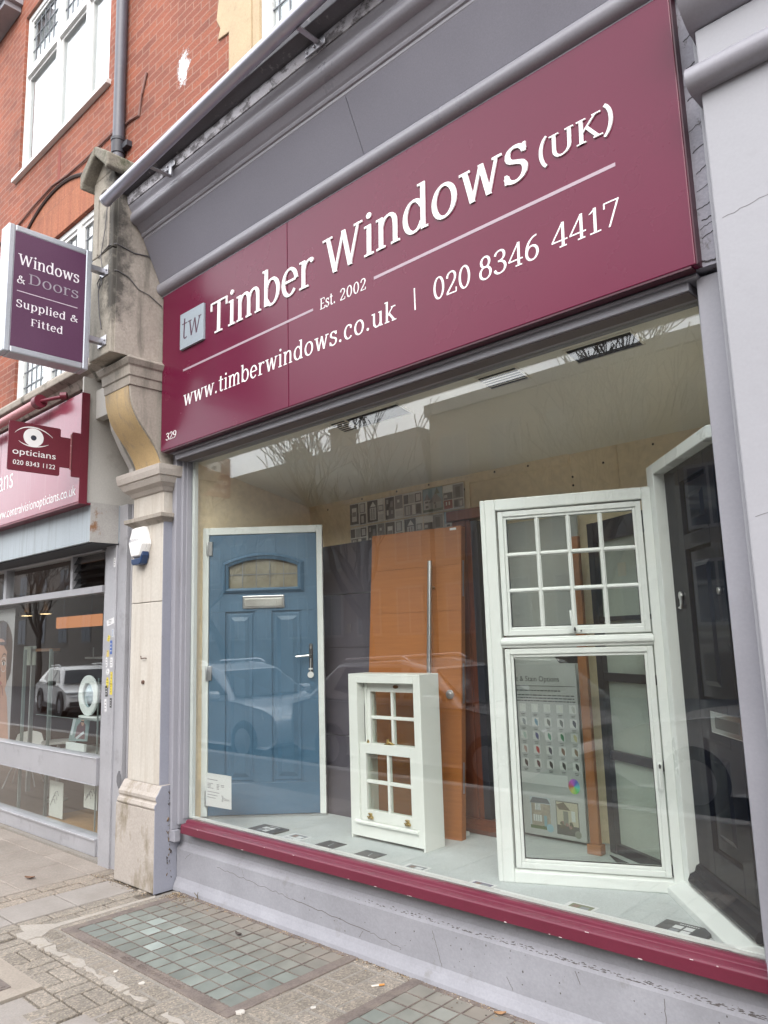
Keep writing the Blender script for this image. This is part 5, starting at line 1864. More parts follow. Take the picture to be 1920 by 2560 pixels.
for c_ in cols_:
    for r_ in rows_:
        mb.frust(c_[0] + 0.002, c_[1] - 0.002, r_[0] + 0.002, r_[1] - 0.002, ya + 0.018, ya + 0.012, 0.012)
        mb.frust(c_[0] + 0.045, c_[1] - 0.045, r_[0] + 0.045, r_[1] - 0.045, ya + 0.0181, ya + 0.004, 0.035)
mb.build('door_leaf', BLK, T, bevel=0.002)
mb = MB()
mb.px([(0.05, b(0.475)), (-0.005, b(0.475)), (-0.010, b(0.49)), (0.0, b(0.515)), (0.022, b(0.525)), (0.03, b(0.548)), (0.045, b(0.556))], 0.062, 0.945)
mb.build('weather_bar', BLK, T, bevel=0.002)
mb = MB()
mb.box(0.364, 0.690, ya - 0.006, ya, b(1.136), b(1.220))
lb = mb.build('letterbox', flat('polished_chrome', (0.75, 0.76, 0.78), 0.12, 1.0), T, bevel=0.004)
mb = MB()
mb.box(0.415, 0.640, ya - 0.009, ya - 0.006, b(1.155), b(1.200))
mb.build('flap', flat('dark_chrome', (0.25, 0.26, 0.28), 0.2, 1.0), lb, bevel=0.002, org=(0, 0, 0))
mb = MB()
mb.disc((0.155, ya, b(1.693)), (1, 0, 0), (0, 0, 1), 0.018, 0.018, (0, -1, 0), 0, 0.012, 16)
mb.box(0.143, 0.166, ya - 0.010, ya, b(1.645), b(1.69))
mb.xz([(0.12, b(1.640)), (0.170, b(1.655)), (0.160, b(1.633))], ya - 0.014, ya)
mb.build('lock_cylinder', STEEL, T, bevel=0.003)
mb = MB()
mb.disc((0.577, ya, b(1.690)), (1, 0, 0), (0, 0, 1), 0.014, 0.014, (0, -1, 0), 0, 0.010, 16)
mb.build('door_viewer', STEEL, T, bevel=0.002)

# trim whatever would run through the shop glass
inv_y = T.location.y
ca_, sa_ = math.cos(T.rotation_euler.z), math.sin(T.rotation_euler.z)
for o in [c for c in T.children]:
    bm = bmesh.new()
    bm.from_mesh(o.data)
    # world Y = loc.y + x*sin + y*cos ; keep Y > 2.91
    nrm = Vector((sa_, ca_, 0))
    co = nrm * (2.910 - inv_y)
    bmesh.ops.bisect_plane(bm, geom=bm.verts[:] + bm.edges[:] + bm.faces[:], dist=1e-5, plane_co=co, plane_no=nrm, clear_inner=True)
    ed_ = [e for e in bm.edges if e.is_boundary]
    if ed_:
        bmesh.ops.holes_fill(bm, edges=ed_)
    bm.to_mesh(o.data)
    bm.free()

# ------------------------------------------------ orange oak door leaning on the back wall, dark panel, other stock
OAK = wood_mat('orange_oak', (0.30, 0.108, 0.030), (0.38, 0.142, 0.042), 0.38, 'X', 22)
tilt = math.atan2(0.20, 1.84)
T = thing('oak_door', 'orange oak door leaf with a long steel pull bar leaning on the wall', 'door', (-3.492, 3.485, FL), math.atan2(0.09, 0.672), local=True, rx=-tilt)
T.rotation_euler = (0, 0, 0)
ux = Vector((0.672, 0.095, 0)).normalized()
uz = Vector((-0.075, 0.15, 1.80)).normalized()
uy = uz.cross(ux).normalized()
uz = ux.cross(uy).normalized()
M4 = Matrix(((ux.x, uy.x, uz.x, -3.492), (ux.y, uy.y, uz.y, 3.475), (ux.z, uy.z, uz.z, FL), (0, 0, 0, 1)))
T.matrix_world = M4
WO, HO = 0.680, 1.815
mb = MB()
edges = [0.0, 0.36, 0.68, 1.00, 1.295, 1.575, HO]
for a, b_ in zip(edges, edges[1:]):
    mb.box(0.002, WO - 0.002, 0.0, 0.05, a + (0.0005 if a else 0), b_ - (0.0005 if b_ < HO else 0))
mb.box(0.001, WO, 0.003, 0.0485, 0.001, HO - 0.001)
mb.build('door_leaf', OAK, T, bevel=0.0005)
mb = MB()
mb.tube([(0.487, -0.05, 0.28), (0.487, -0.05, 1.60)], 0.0145, 14)
for z_ in (0.42, 1.44):
    mb.tube([(0.487, 0.0, z_), (0.487, -0.05, z_)], 0.010, 10)
mb.build('pull_bar', STEEL, T)
mb = MB()
mb.disc((0.605, 0.0, 0.80), (1, 0, 0), (0, 0, 1), 0.026, 0.026, (0, -1, 0), 0, 0.012, 22)
mb.disc((0.605, -0.012, 0.80), (1, 0, 0), (0, 0, 1), 0.014, 0.014, (0, -1, 0), 0, 0.006, 18)
mb.build('lock_rose', STEEL, T, bevel=0.002)
mb = MB()
mb.box(WO - 0.001, WO + 0.0018, 0.014, 0.034, 0.75, 0.98)
mb.box(WO - 0.001, WO + 0.0018, 0.016, 0.032, 1.38, 1.60)
mb.box(WO - 0.001, WO + 0.0018, 0.016, 0.032, 0.25, 0.42)
mb.build('lock_faceplate', ZINC, T)
mb = MB()
mb.box(0.60, 0.645, -0.0012, 0.0, 1.792, 1.806)
mb.build('label', WHITE, T)

DPL = pm('dark_plum_panel', (0.085, 0.076, 0.094), rough=0.5, var=0.08, vscale=3, fine=0.04)
T = thing('dark_door_panel', 'plain dark grey door blank with fine grooves behind the oak door', 'door', (-3.95, 3.60, FL))
mb = MB()
ed = [FL, 0.91, 1.49, 1.86, 2.225]
yp = lambda z_: 3.60 + 0.105 * (z_ - FL)
for a, b_ in zip(ed, ed[1:]):
    a2, b2 = a + (0.002 if a > FL else 0), b_ - (0.002 if b_ < 2.1 else 0)
    mb.px([(yp(a2), a2), (yp(a2) + .04, a2), (yp(b2) + .04, b2), (yp(b2), b2)], -4.25, -3.05)
mb.px([(yp(FL) + .005, FL + .001), (yp(FL) + .039, FL + .001), (yp(2.225) + .039, 2.224), (yp(2.225) + .005, 2.224)], -4.249, -3.051)
mb.build('door_leaf', DPL, T, bevel=0.0015)
mb = MB()
for z_ in (0.91, 1.86):
    mb.box(-4.25, -3.05, yp(z_) - 0.001, yp(z_) + 0.003, z_ - 0.002, z_ + 0.002)
mb.build('inlay_strip', STEEL, T)
mb = MB()
mb.box(-3.865, -3.835, yp(1.65) - 0.0045, yp(1.56) + 0.003, 1.56, 1.65)
mb.build('cover_plate', flat('dull_plate', (0.10, 0.09, 0.10), 0.4), T)

MAH = wood_mat('mahogany', (0.105, 0.030, 0.016), (0.175, 0.055, 0.026), 0.35, 'Z', 18)
T = thing('mahogany_window', 'tall reddish mahogany window frame standing behind the oak door', 'window', (-2.85, 3.82, FL))
mb = MB()
mb.box(-2.96, -2.86, 3.79, 3.86, FL + 0.06, 2.26)
mb.box(-2.70, -2.64, 3.79, 3.86, FL + 0.06, 2.26)
mb.px([(3.86, FL), (3.745, FL), (3.73, FL + 0.03), (3.735, FL + 0.055), (3.78, FL + 0.075), (3.86, FL + 0.075)], -2.99, -2.63)
mb.box(-2.99, -2.63, 3.77, 3.86, 2.26, 2.325)
mb.box(-2.86, -2.825, 3.80, 3.85, FL + 0.075, 2.26)
mb.build('window_frame', MAH, T, bevel=0.004)
mb = MB()
mb.box(-2.824, -2.775, 3.80, 3.855, FL + 0.075, 2.25)
mb.build('dark_casement', flat('dark_grey_casement', (0.03, 0.032, 0.042), 0.4), T, bevel=0.003)
mb = MB()
mb.box(-2.915, -2.897, 3.787, 3.7895, 1.60, 1.66)
mb.build('label', WHITE, T)
GBRD = pm('pale_grey_board', (0.46, 0.465, 0.45), rough=0.7, var=0.03)
T = thing('backing_board', 'tall blank pale grey board behind the mahogany window', 'board', (-2.5, 3.93, FL))
mb = MB()
mb.box(-2.80, -2.165, 3.93, 3.945, FL, 2.22)
mb.build('board', GBRD, T)
mb = MB()
mb.add([(-2.37, 3.9285, 1.418), (-2.165, 3.9285, 1.418), (-2.165, 3.9285, 1.375), (-2.335, 3.9285, 1.375)], [(0, 1, 2, 3)])
mb.build('black_stripe', DARK, T)
mb = MB()
mb.box(-3.02, -2.86, 3.66, 3.70, FL, FL + 0.022)
tag(mb.build('timber_offcut', UPVC, bevel=0.003), 'short white strip lying on the carpet by the foot of the mahogany window', 'offcut')
mb = MB()
mb.box(-2.985, -2.925, 3.735, 3.75, FL + 0.02, 1.6)
o = mb.build('grey_batten', GBRD, bevel=0.002)
o.rotation_euler = (0, 0, 0)
tag(o, 'thin grey strip standing upright between the oak door and the mahogany window', 'batten')

# poster of paint colours behind the casement
T = thing('paint_poster', 'grey paint and stain options poster with rows of coloured leaf swatches', 'poster', (-2.4, 3.88, FL))
PAPG = pm('grey_poster_paper', (0.42, 0.425, 0.42), rough=0.5, var=0.02, fine=0.01)
mb = MB()
mb.box(-2.86, -2.205, 3.875, 3.879, FL + 0.02, 1.372)
mb.build('sheet', PAPG, T)
PY = 3.8745
INK = flat('dark_ink', (0.06, 0.06, 0.065), 0.6)
O, U, V, Nn = (0, PY, 0), (1, 0, 0), (0, 0, 1), (0, -1, 0)
mb = MB()
sans_text(mb, 'Paint & Stain Options', O, U, V, Nn, -2.665, -2.313, 1.275, 0.031)
mb.box(-2.82, -2.215, PY - 0.0008, PY, 1.2475, 1.2505)
for z_, xe in ((1.223, -2.31), (1.197, -2.225), (1.181, -2.225), (1.165, -2.22)):
    x = -2.82
    while x < xe:
        l = random.uniform(0.008, 0.03)
        mb.box(x, min(x + l, xe), PY - 0.0006, PY, z_ - 0.003, z_ + 0.003)
        x += l + 0.005
mb.build('printed_text', INK, T)
leaf = [(0, 0)] + bez((0, 0), (0.002, .02), (0.008, .036), (-0.018, .044), 6)[1:] + bez((-0.018, .044), (-0.024, .026), (-0.018, .008), (0, 0), 6)[1:-1]
LC = [[(.60, .60, .58), (.62, .62, .6), (.55, .55, .53), (.60, .60, .55), (.42, .42, .40)],
      [(.25, .26, .28), (.16, .28, .38), (.16, .15, .14), (.15, .15, .15), (.04, .045, .07)],
      [(.40, .48, .44), (.08, .08, .20), (.10, .25, .17), (.05, .19, .09), (.52, .47, .28)],
      [(.42, .28, .25), (.40, .03, .025), (.05, .04, .06), (.17, .08, .04), (.20, .12, .06)],
      [(.07, .035, .03), (.10, .03, .03), (.045, .03, .025), (.035, .03, .03), (.03, .03, .03)]]
mb = MB()
sw = MB()
tx = MB()
mats = []
for r_ in range(5):
    for c_ in range(5):
        x, z_ = -2.566 + c_ * 0.0815, 1.118 - r_ * 0.0765
        sw.box(x - 0.022, x + 0.022, PY - 0.0005, PY, z_ - 0.016, z_ + 0.030)
        mb.xz([(x + u * 0.95 + 0.014, z_ - 0.016 + v * 0.95) for u, v in leaf], PY - 0.0012, PY - 0.0004, len(mats))
        mats.append(flat('swatch_%d_%d' % (r_, c_), LC[r_][c_], 0.5))
        for q in range(2):
            tx.box(x - 0.012 + q * 0.002, x + 0.014 - q * 0.004, PY - 0.0005, PY, z_ - 0.030 - q * 0.008, z_ - 0.027 - q * 0.008)
sw.build('swatch_cards', flat('pale_swatch', (0.58, 0.58, 0.57), 0.5), T)
mb.build('leaf_swatches', mats, T)
tx.build('swatch_captions', INK, T)
mb = MB()
mb.box(-2.86, -2.30, PY - 0.0006, PY, 0.705, 0.765)
mb.build('white_strip', flat('white_print', (0.6, 0.6, 0.6), 0.5), T)
m, nt, out = new_mat('colour_wheel')
bb = N(nt, 'ShaderNodeBsdfPrincipled', Roughness=0.5)
tc = N(nt, 'ShaderNodeTexCoord')
mp = N(nt, 'ShaderNodeMapping')
mp.inputs['Location'].default_value = (-0.138, 0, -0.304)
L(nt, tc.outputs['Object'], mp.inputs[0])
sx_ = N(nt, 'ShaderNodeSeparateXYZ')
L(nt, mp.outputs[0], sx_.inputs[0])
at2 = N(nt, 'ShaderNodeMath', operation='ARCTAN2')
L(nt, sx_.outputs['Z'], at2.inputs[0])
L(nt, sx_.outputs['X'], at2.inputs[1])
md_ = N(nt, 'ShaderNodeMath', operation='MULTIPLY_ADD')
L(nt, at2.outputs[0], md_.inputs[0])
md_.inputs[1].default_value = 1 / (2 * math.pi)
md_.inputs[2].default_value = 0.5
hsv = N(nt, 'ShaderNodeCombineColor', mode='HSV')
hsv.inputs[1].default_value = 0.75
hsv.inputs[2].default_value = 0.55
L(nt, md_.outputs[0], hsv.inputs[0])
L(nt, hsv.outputs[0], bb.inputs['Base Color'])
L(nt, bb.outputs[0], out.inputs['Surface'])
mb = MB()
mb.disc((-2.262, PY, 0.714), U, V, 0.035, 0.040, Nn, 0.0006, 0.0012, 28)
mb.build('colour_wheel', m, T)
# two printed photographs of houses
pa = brick_mat('printed_stonework', (0.26, 0.18, 0.13), (0.16, 0.10, 0.075), (0.36, 0.31, 0.26), bw=0.018, bh=0.009)
mb = MB()
a, b_, c_, d_ = -2.555, -2.421, 0.463, 0.634
mb.box(a, b_, PY - 0.0006, PY, c_, d_, 0)
mb.box(a + .01, b_ - .002, PY - 0.0009, PY - .0004, c_ + 0.018, d_ - 0.035, 1)
mb.xz([(a, d_ - .035), (a + .02, d_ - .004), (b_ - .02, d_ - .004), (b_, d_ - .03)], PY - 0.0012, PY - .0004, 2)
for x0, x1, z0_, z1_ in ((.035, .07, .10, .135), (.02, .075, .04, .075)):
    mb.box(a + x0, a + x1, PY - 0.0014, PY - .0006, c_ + z0_, c_ + z1_, 3)
    for q in range(1, 4):
        xx = a + x0 + (x1 - x0) * q / 4
        mb.box(xx - .001, xx + .001, PY - 0.0017, PY - .0012, c_ + z0_, c_ + z1_, 4)
mb.box(a + .09, a + .108, PY - 0.0014, PY - .0006, c_ + .018, c_ + .075, 5)
mb.box(a, b_, PY - 0.0013, PY - .0006, c_, c_ + .018, 6)
mb.disc((b_ - .008, PY, c_ + .012), U, V, 0.022, 0.022, Nn, 0.0016, 0.002, 18, 7)
a, b_, c_, d_ = -2.386, -2.246, 0.452, 0.628
mb.box(a, b_, PY - 0.0006, PY, c_, d_, 8)
mb.box(a + .004, b_ - .004, PY - 0.0009, PY - .0004, c_ + .05, d_ - .004, 9)
mb.xz([(a + .004, d_ - .02), (a + .05, d_ - .004), (b_ - .05, d_ - .045), (a + .02, d_ - .045)], PY - 0.0013, PY - .0006, 10)
mb.box(a + .045, a + .075, PY - 0.0014, PY - .0006, c_ + .05, c_ + .125, 11)
mb.box(b_ - .045, b_ - .022, PY - 0.0014, PY - .0006, c_ + .075, c_ + .13, 3)
for i in range(14):
    mb.disc((a + .02 + random.random() * .09, PY, c_ + .035 + random.random() * .03), U, V, .010, .009, Nn, 0.0014, 0.0018 + i * .00003, 8, 12 if i % 3 else 13)
mb.disc((b_ - .01, PY, c_ + .012), U, V, 0.020, 0.020, Nn, 0.0016, 0.002, 18, 11)
mb.build('house_photos', [flat('print_sky', (.40, .45, .48)), pa, flat('print_slate', (.15, .15, .17)), flat('print_white', (.55, .56, .55)), flat('print_glass', (.10, .11, .12)), flat('print_teal', (.20, .32, .36)), flat('print_hedge', (.12, .15, .08)),
                            flat('print_blue_badge', (.28, .42, .50)), flat('print_dark', (.10, .095, .09)), flat('print_cream', (.46, .42, .33)), flat('print_roof', (.17, .14, .11)), flat('print_grey', (.22, .22, .19)), flat('print_shrub', (.13, .11, .08)), flat('print_flower', (.30, .18, .16))], T)

T = thing('timber_post', 'upright orange brown timber post seen through the white casement', 'post', (-2.115, 3.77, FL))
POSTW = wood_mat('stained_post', (0.27, 0.095, 0.030), (0.35, 0.13, 0.042), 0.45, 'Z', 16)
mb = MB()
mb.box(-2.130, -2.078, 3.77, 3.80, FL + 0.05, 2.07)
mb.build('post', POSTW, T, bevel=0.003)
mb = MB()
mb.box(-2.145, -2.065, 3.757, 3.81, FL, FL + 0.05)
mb.build('foot_block', POSTW, T, bevel=0.004)
T = thing('glazed_screen', 'black framed pale glazed screen standing at an angle behind the white casement', 'screen', (-2.04, 3.85, FL))
NAVY = flat('dark_navy_frame', (0.022, 0.024, 0.036), 0.35)
p0, p1 = Vector((-2.005, 3.86, 0)), Vector((-1.30, 3.47, 0))
d_ = (p1 - p0)
ln = d_.length
d_.normalize()
nn = Vector((d_.y, -d_.x, 0))
fr = MB()
fr.prism([(-0.055, FL), (0.0, FL), (0.0, 2.14), (-0.055, 2.14)], p0, d_, (0, 0, 1), nn, -0.03, 0.03)
for z0_, z1_ in ((FL, FL + 0.05), (0.885, 0.93), (1.285, 1.33), (1.60, 1.625), (2.03, 2.14)):
    fr.prism([(0.0, z0_), (ln, z0_), (ln, z1_), (0.0, z1_)], p0, d_, (0, 0, 1), nn, -0.02, 0.022)
fr.build('frame', NAVY, T, bevel=0.002)
mb = MB()
mb.prism([(0.0, FL + .05), (ln, FL + .05), (ln, 2.03), (0.0, 2.03)], p0, d_, (0, 0, 1), nn, -0.008, -0.002)
mb.build('frosted_panels', pm('frosted_glass_panel', (0.44, 0.47, 0.43), rough=0.35, var=0.05), T)
mb = MB()
pc = p0 + d_ * 0.20 + nn * 0.001
mb.prism([(-0.035, 1.83), (0.035, 1.83), (0.035, 1.90), (-0.035, 1.90)], pc, d_, (0, 0, 1), nn, -0.004, 0.0)
mb.ring(pc + Vector((0, 0, 1.867)), d_, (0, 0, 1), 0.012, 0.017, nn, 0.0, 0.001, 18)
mb.build('notice', flat('cream_notice', (0.50, 0.47, 0.40), 0.6), T)
mb = MB()
mb.xy([(-2.04, 3.80), (-1.60, 3.56), (-1.36, 3.42), (-1.62, 3.50), (-1.95, 3.70)], FL, FL + 0.005)
tag(mb.build('floor_mat', flat('charcoal_mat', (0.035, 0.035, 0.042), 0.9)), 'dark wedge of matting on the carpet at the foot of the glazed screen', 'mat')

# ------------------------------------------------ printed sheets pinned to the back wall
def tone(k):
    return flat('print_tone_%d' % k, [(.10, .09, .095), (.19, .165, .165), (.34, .31, .30), (.50, .47, .45), (.70, .66, .64), (.85, .82, .79), (.32, .09, .08), (.36, .45, .50), (.22, .24, .20)][k], 0.55)


PAPER = pm('printed_paper', (0.84, 0.80, 0.76), rough=0.6, var=0.03)
LAYOUT = [
    [('r', 0, 0.08, .52, .96, 1), ('r', .12, .2, .40, .80, 5), ('r', .14, .42, .38, .62, 2), ('r', .58, .52, .92, .94, 2), ('r', .63, .56, .85, .9, 4), ('r', .60, .04, .95, .48, 1), ('r', .68, .1, .82, .4, 4)],
    [('r', .02, .06, .62, .97, 1), ('t', .18, .70, .52, .92, 5), ('r', .16, .14, .52, .66, 4), ('r', .26, .18, .30, .62, 1), ('r', .38, .18, .42, .62, 1), ('r', .66, .45, .94, .72, 2), ('r', .70, .5, .9, .68, 4), ('r', .66, .1, .92, .32, 4)],
    [('r', .03, .05, .53, .96, 1), ('r', .10, .70, .20, .88, 3), ('r', .30, .55, .45, .80, 2), ('r', .10, .22, .2, .44, 5), ('r', .34, .25, .45, .4, 3), ('r', .58, .42, .98, .97, 2), ('r', .7, .68, .82, .8, 5), ('r', .6, .12, .95, .34, 4)],
    [('r', .02, .55, .28, .92, 1), ('r', .31, .55, .58, .92, 3), ('r', .61, .55, .95, .92, 1), ('r', .68, .6, .9, .88, 4), ('r', .04, .05, .94, .50, 2), ('r', .14, .1, .34, .44, 4), ('r', .22, .1, .30, .42, 3), ('r', .46, .08, .64, .48, 5), ('r', .68, .1, .9, .46, 1)],
    [('r', 0, .08, 1, 1, 7), ('t', 0.02, .48, .42, .80, 2), ('r', .04, .16, .40, .54, 4), ('r', .38, .14, .92, .50, 3), ('t', .30, .42, 1.0, .80, 2), ('r', .12, .42, .28, .50, 1), ('r', .14, .22, .28, .32, 1), ('r', .55, .34, .66, .42, 1), ('r', .60, .18, .68, .32, 1), ('r', 0, .06, 1, .16, 8), ('t', .60, .74, .86, 1.0, 8)],
    [('r', .02, .42, .45, .70, 1), ('r', .05, .5, .2, .62, 4), ('r', .48, .42, .97, .95, 2), ('r', .60, .46, .82, .86, 1), ('r', .03, .06, .44, .40, 6), ('r', .12, .2, .18, .34, 5), ('r', .26, .2, .32, .34, 5), ('r', .50, .06, .96, .38, 2), ('r', .54, .1, .7, .34, 1), ('r', .78, .1, .9, .3, 4)],
]
names = ['sheet of door and window photos at the left end of the upper row', 'sheet with an arched white window photo in the upper row', 'sheet with a dark brick house photo in the upper row', 'sheet with bright conservatory photos in the upper row',
         'sheet with one big gabled house photo in the upper row', 'sheet with a small red door photo at the right end of the upper row',
         'sheet at the left end of the lower row, above the dark panel', 'sheet with small window photos second in the lower row', 'sheet with an arched window photo third in the lower row',
         'sheet with two pale photos fourth in the lower row', 'sheet with a porch photo fifth in the lower row', 'sheet with a gable photo at the right end of the lower row']
grp = 'printed photo sheets pinned to the back wall'
LAY2 = [3, 2, 0, 1, 5, 4]
for r_ in range(2):
    for c_ in range(6):
        x0, x1 = -4.078 + c_ * 0.1805, -4.078 + c_ * 0.1805 + 0.176
        z0_, z1_ = (2.378, 2.551) if r_ == 0 else (2.196, 2.370)
        yb_ = 3.984
        T = thing('photo_sheet', names[r_ * 6 + c_], 'photo sheet', ((x0 + x1) / 2, yb_, z0_), group=grp)
        mb = MB()
        mb.box(x0, x1, yb_, yb_ + 0.0015, z0_, z1_)
        mb.build('paper', PAPER, T)
        mb = MB()
        ms = []
        for q, it in enumerate(LAYOUT[c_] if r_ == 0 else LAYOUT[LAY2[c_]]):
            k_, a, b_, c2_, d2_, t_ = it
            f = lambda u, v: (x0 + u * (x1 - x0), z0_ + v * (z1_ - z0_))
            pts = [f(a, b_), f(c2_, b_), f(c2_, d2_), f(a, d2_)] if k_ == 'r' else [f(a, b_), f(c2_, b_), f((a + c2_) / 2, d2_)]
            mb.xz(pts, yb_ - 0.0003 - q * 0.00012, yb_ + 0.0003, q)
            ms.append(tone(t_))
        mb.build('printed_photos', ms, T)

# ------------------------------------------------ brochures on the carpet
NB = flat('charcoal_cover', (0.055, 0.058, 0.065), 0.45)
def brochure(lab, x0, x1, y0_, y1_, thick, cover, rot, kind, grp='brochures laid out along the window'):
    cxm, cym = (x0 + x1) / 2, (y0_ + y1_) / 2
    B = thing('brochure', lab, 'brochure', (cxm, cym, FL), rot, group=grp, local=True)
    hw, hh = (x1 - x0) / 2, (y1_ - y0_) / 2
    mb = MB()
    mb.box(-hw, hw, -hh, hh, 0.0005, thick)
    if thick > 0.006:
        mb.box(-hw + 0.001, hw - 0.002, -hh + 0.001, hh - 0.001, 0.0, thick - 0.001)
    mb.build('cover', cover, B, bevel=0.0008)
    q = MB()
    ms = [flat('print_white2', (.62, .63, .64)), flat('print_mid', (.22, .24, .26)), flat('print_green', (.16, .18, .10)), flat('print_dusk', (.16, .15, .22)), flat('print_brownish', (.20, .13, .10))]
    t0 = thick
    if kind == 'squares':
        for u, v in ((-.45, .12), (.0, .12), (.0, -.42), (-.45, -.42)):
            q.box(hw * u, hw * (u + .36), hh * v, hh * (v + .42), t0, t0 + .0003, 0 if (u, v) != (-.45, -.42) else 1)
        for i in range(9):
            q.box(hw * (-.35 + i * .09), hw * (-.35 + i * .09 + .06), hh * .72, hh * .82, t0, t0 + .0003, 0)
    elif kind == 'swoosh':
        q.xy([(hw * .05, hh * .05), (hw * .2, hh * .0), (hw * .02, hh * .55), (-hw * .06, hh * .6)], t0, t0 + .0003, 1)
        q.xy([(hw * .1, hh * -.1), (hw * .22, hh * -.15), (hw * .2, hh * .0)], t0, t0 + .0003, 0)
    elif kind.startswith('photo'):
        k_ = {'photo': 1, 'photog': 2, 'photod': 3}[kind]
        q.box(-hw * .70, hw * .80, hh * .0, hh * .80, t0, t0 + .0003, k_)
        q.box(-hw * .5, -hw * .1, hh * .1, hh * .6, t0, t0 + .0005, 4)
        q.box(hw * .05, hw * .6, hh * .05, hh * .5, t0, t0 + .0005, 0 if kind == 'photo' else 1)
        for i in range(6):
            q.box(-hw * .7, -hw * .7 + hw * random.uniform(.5, 1.2), -hh * (.3 + i * .1), -hh * (.27 + i * .1), t0, t0 + .0003, 1)
    q.build('print', ms, B)


PAPW = flat('white_leaflet', (0.62, 0.63, 0.63), 0.5)
brochure('charcoal brochure with white squares on its cover, in front of the blue door', -4.035, -3.80, 2.965, 3.135, 0.010, NB, 0.02, 'squares')
brochure('white leaflet with a grey photo, beside the charcoal brochure nearest the blue door', -3.73, -3.572, 2.982, 3.122, 0.0016, PAPW, 0.0, 'photo')
brochure('thin charcoal brochure with a pale swirl, left of its twin by the sash sample', -3.435, -3.29, 2.975, 3.13, 0.003, NB, -0.02, 'swoosh')
brochure('thin charcoal brochure with a pale swirl in front of the sash sample', -3.121, -2.97, 2.976, 3.117, 0.003, NB, 0.0, 'swoosh')
brochure('white leaflet with a grey photo just right of the sash sample', -2.77, -2.625, 2.96, 3.075, 0.0016, PAPW, 0.03, 'photo')
brochure('white leaflet with a dark purple photo left of the casement foot', -2.353, -2.215, 2.962, 3.055, 0.0016, PAPW, -0.02, 'photod')
brochure('white leaflet with a green garden photo in front of the casement', -1.850, -1.713, 2.952, 3.073, 0.0016, PAPW, 0.0, 'photog')
brochure('thick charcoal brochure with white squares by the black door sill', -1.438, -1.245, 2.935, 3.092, 0.012, NB, -0.03, 'squares')

T = thing('notice_sheet', 'white opening hours sheet taped inside the glass before the blue door', 'notice', (-4.2, 2.905, 0.53))
mb = MB()
mb.add([(-4.345, 2.9035, 0.532), (-4.068, 2.9035, 0.540), (-4.070, 2.9035, 0.736), (-4.347, 2.9035, 0.734)], [(0, 1, 2, 3)])
mb.build('paper', PAPW, T, recalc=False)
mb = MB()
sans_text(mb, 'Doors', (0, 2.9028, 0), (1, 0, 0), (0, 0, 1), (0, -1, 0), -4.143, -4.088, 0.585, 0.017)
mb.tube([(-4.168, 2.9028, 0.575), (-4.163, 2.9028, 0.597), (-4.168, 2.9028, 0.612)], 0.0018, 6)
mb.tube([(-4.158, 2.9028, 0.575), (-4.152, 2.9028, 0.597), (-4.158, 2.9028, 0.612)], 0.0018, 6)
for z_, segs in ((0.697, [(.02, .13)]), (0.672, [(.02, .08), (.12, .15), (.165, .20)]), (0.663, [(.02, .06), (.12, .15), (.165, .20)]), (0.654, [(.02, .055), (.12, .145)]), (0.645, [(.02, .085), (.12, .145)]), (0.622, [(.02, .15)]), (0.604, [(.02, .13)]), (0.588, [(.02, .11)])):
    for a, b_ in segs:
        mb.box(-4.345 + a, -4.345 + b_, 2.9026, 2.9030, z_ - 0.0018, z_ + 0.0018)
mb.build('printed_text', flat('faint_ink', (0.22, 0.22, 0.24), 0.6), T)
# ---------------------------------------------------------------- the optician next door
SHUT = pm('blue_grey_shutter_box', (0.34, 0.385, 0.42), rough=0.55, var=0.08, vscale=2, fine=0.04, dirt=(0.215, 0.235, 0.25), dscale=(7, 7, 0.5), dlo=0.50, dhi=0.75, dns=2.5)
RUSTY = pm('rust_stained_metal', (0.36, 0.345, 0.33), rough=0.75, var=0.12, vscale=5, fine=0.08, dirt=(0.24, 0.12, 0.06), dscale=(1, 1, 0.8), dlo=0.57, dhi=0.66, dns=9)
ALU = pm('dull_aluminium_frame', (0.40, 0.40, 0.425), rough=0.42, metal=0.3, var=0.08, vscale=3, fine=0.04, dirt=(0.28, 0.27, 0.29), dlo=0.56, dhi=0.75, dns=7)
GREYB = pm('grey_side_board', (0.44, 0.425, 0.40), rough=0.7, var=0.06, vscale=2, dirt=(0.32, 0.29, 0.26), dlo=0.58, dhi=0.8, dns=5)
T = thing('optician_shopfront', 'grey metal framed shopfront of the optician left of the stone pilaster', 'shopfront', (-6.5, 2.8, 0))
XE = -5.375
mb = MB()
mb.px([(2.58, 2.31), (2.58, 2.600), (2.86, 2.600), (2.86, 2.335), (2.80, 2.31)], -9.5, XE - 0.003)
mb.build('shutter_box', SHUT, T, bevel=0.004)
mb = MB()
mb.px([(2.578, 2.308), (2.578, 2.602), (2.80, 2.602), (2.80, 2.308)], XE - 0.003, XE)
mb.build('box_end_plate', RUSTY, T)
mb = MB()
mb.box(-9.5, XE - 0.01, 2.60, 2.85, 2.300, 2.3095)  # whole underside of the shutter box in a dark colour
mb.build('box_soffit', flat('dark_box_underside', (0.05, 0.052, 0.06), 0.8), T)
mb = MB()
mb.box(XE - 0.03, XE - 0.012, 2.50, 2.99, 2.605, 3.56)
mb.box(XE - 0.03, -5.07, 2.93, 2.99, 2.605, 3.56)
mb.build('side_board', GREYB, T)
mb = MB()
mb.px([(2.95, 3.54), (2.60, 3.54), (2.56, 3.60), (2.50, 3.63), (2.50, 3.68), (2.53, 3.715), (2.60, 3.73), (2.95, 3.76)], -12, -4.98)
mb.box(-12, -4.98, 2.70, 2.95, 3.44, 3.54)
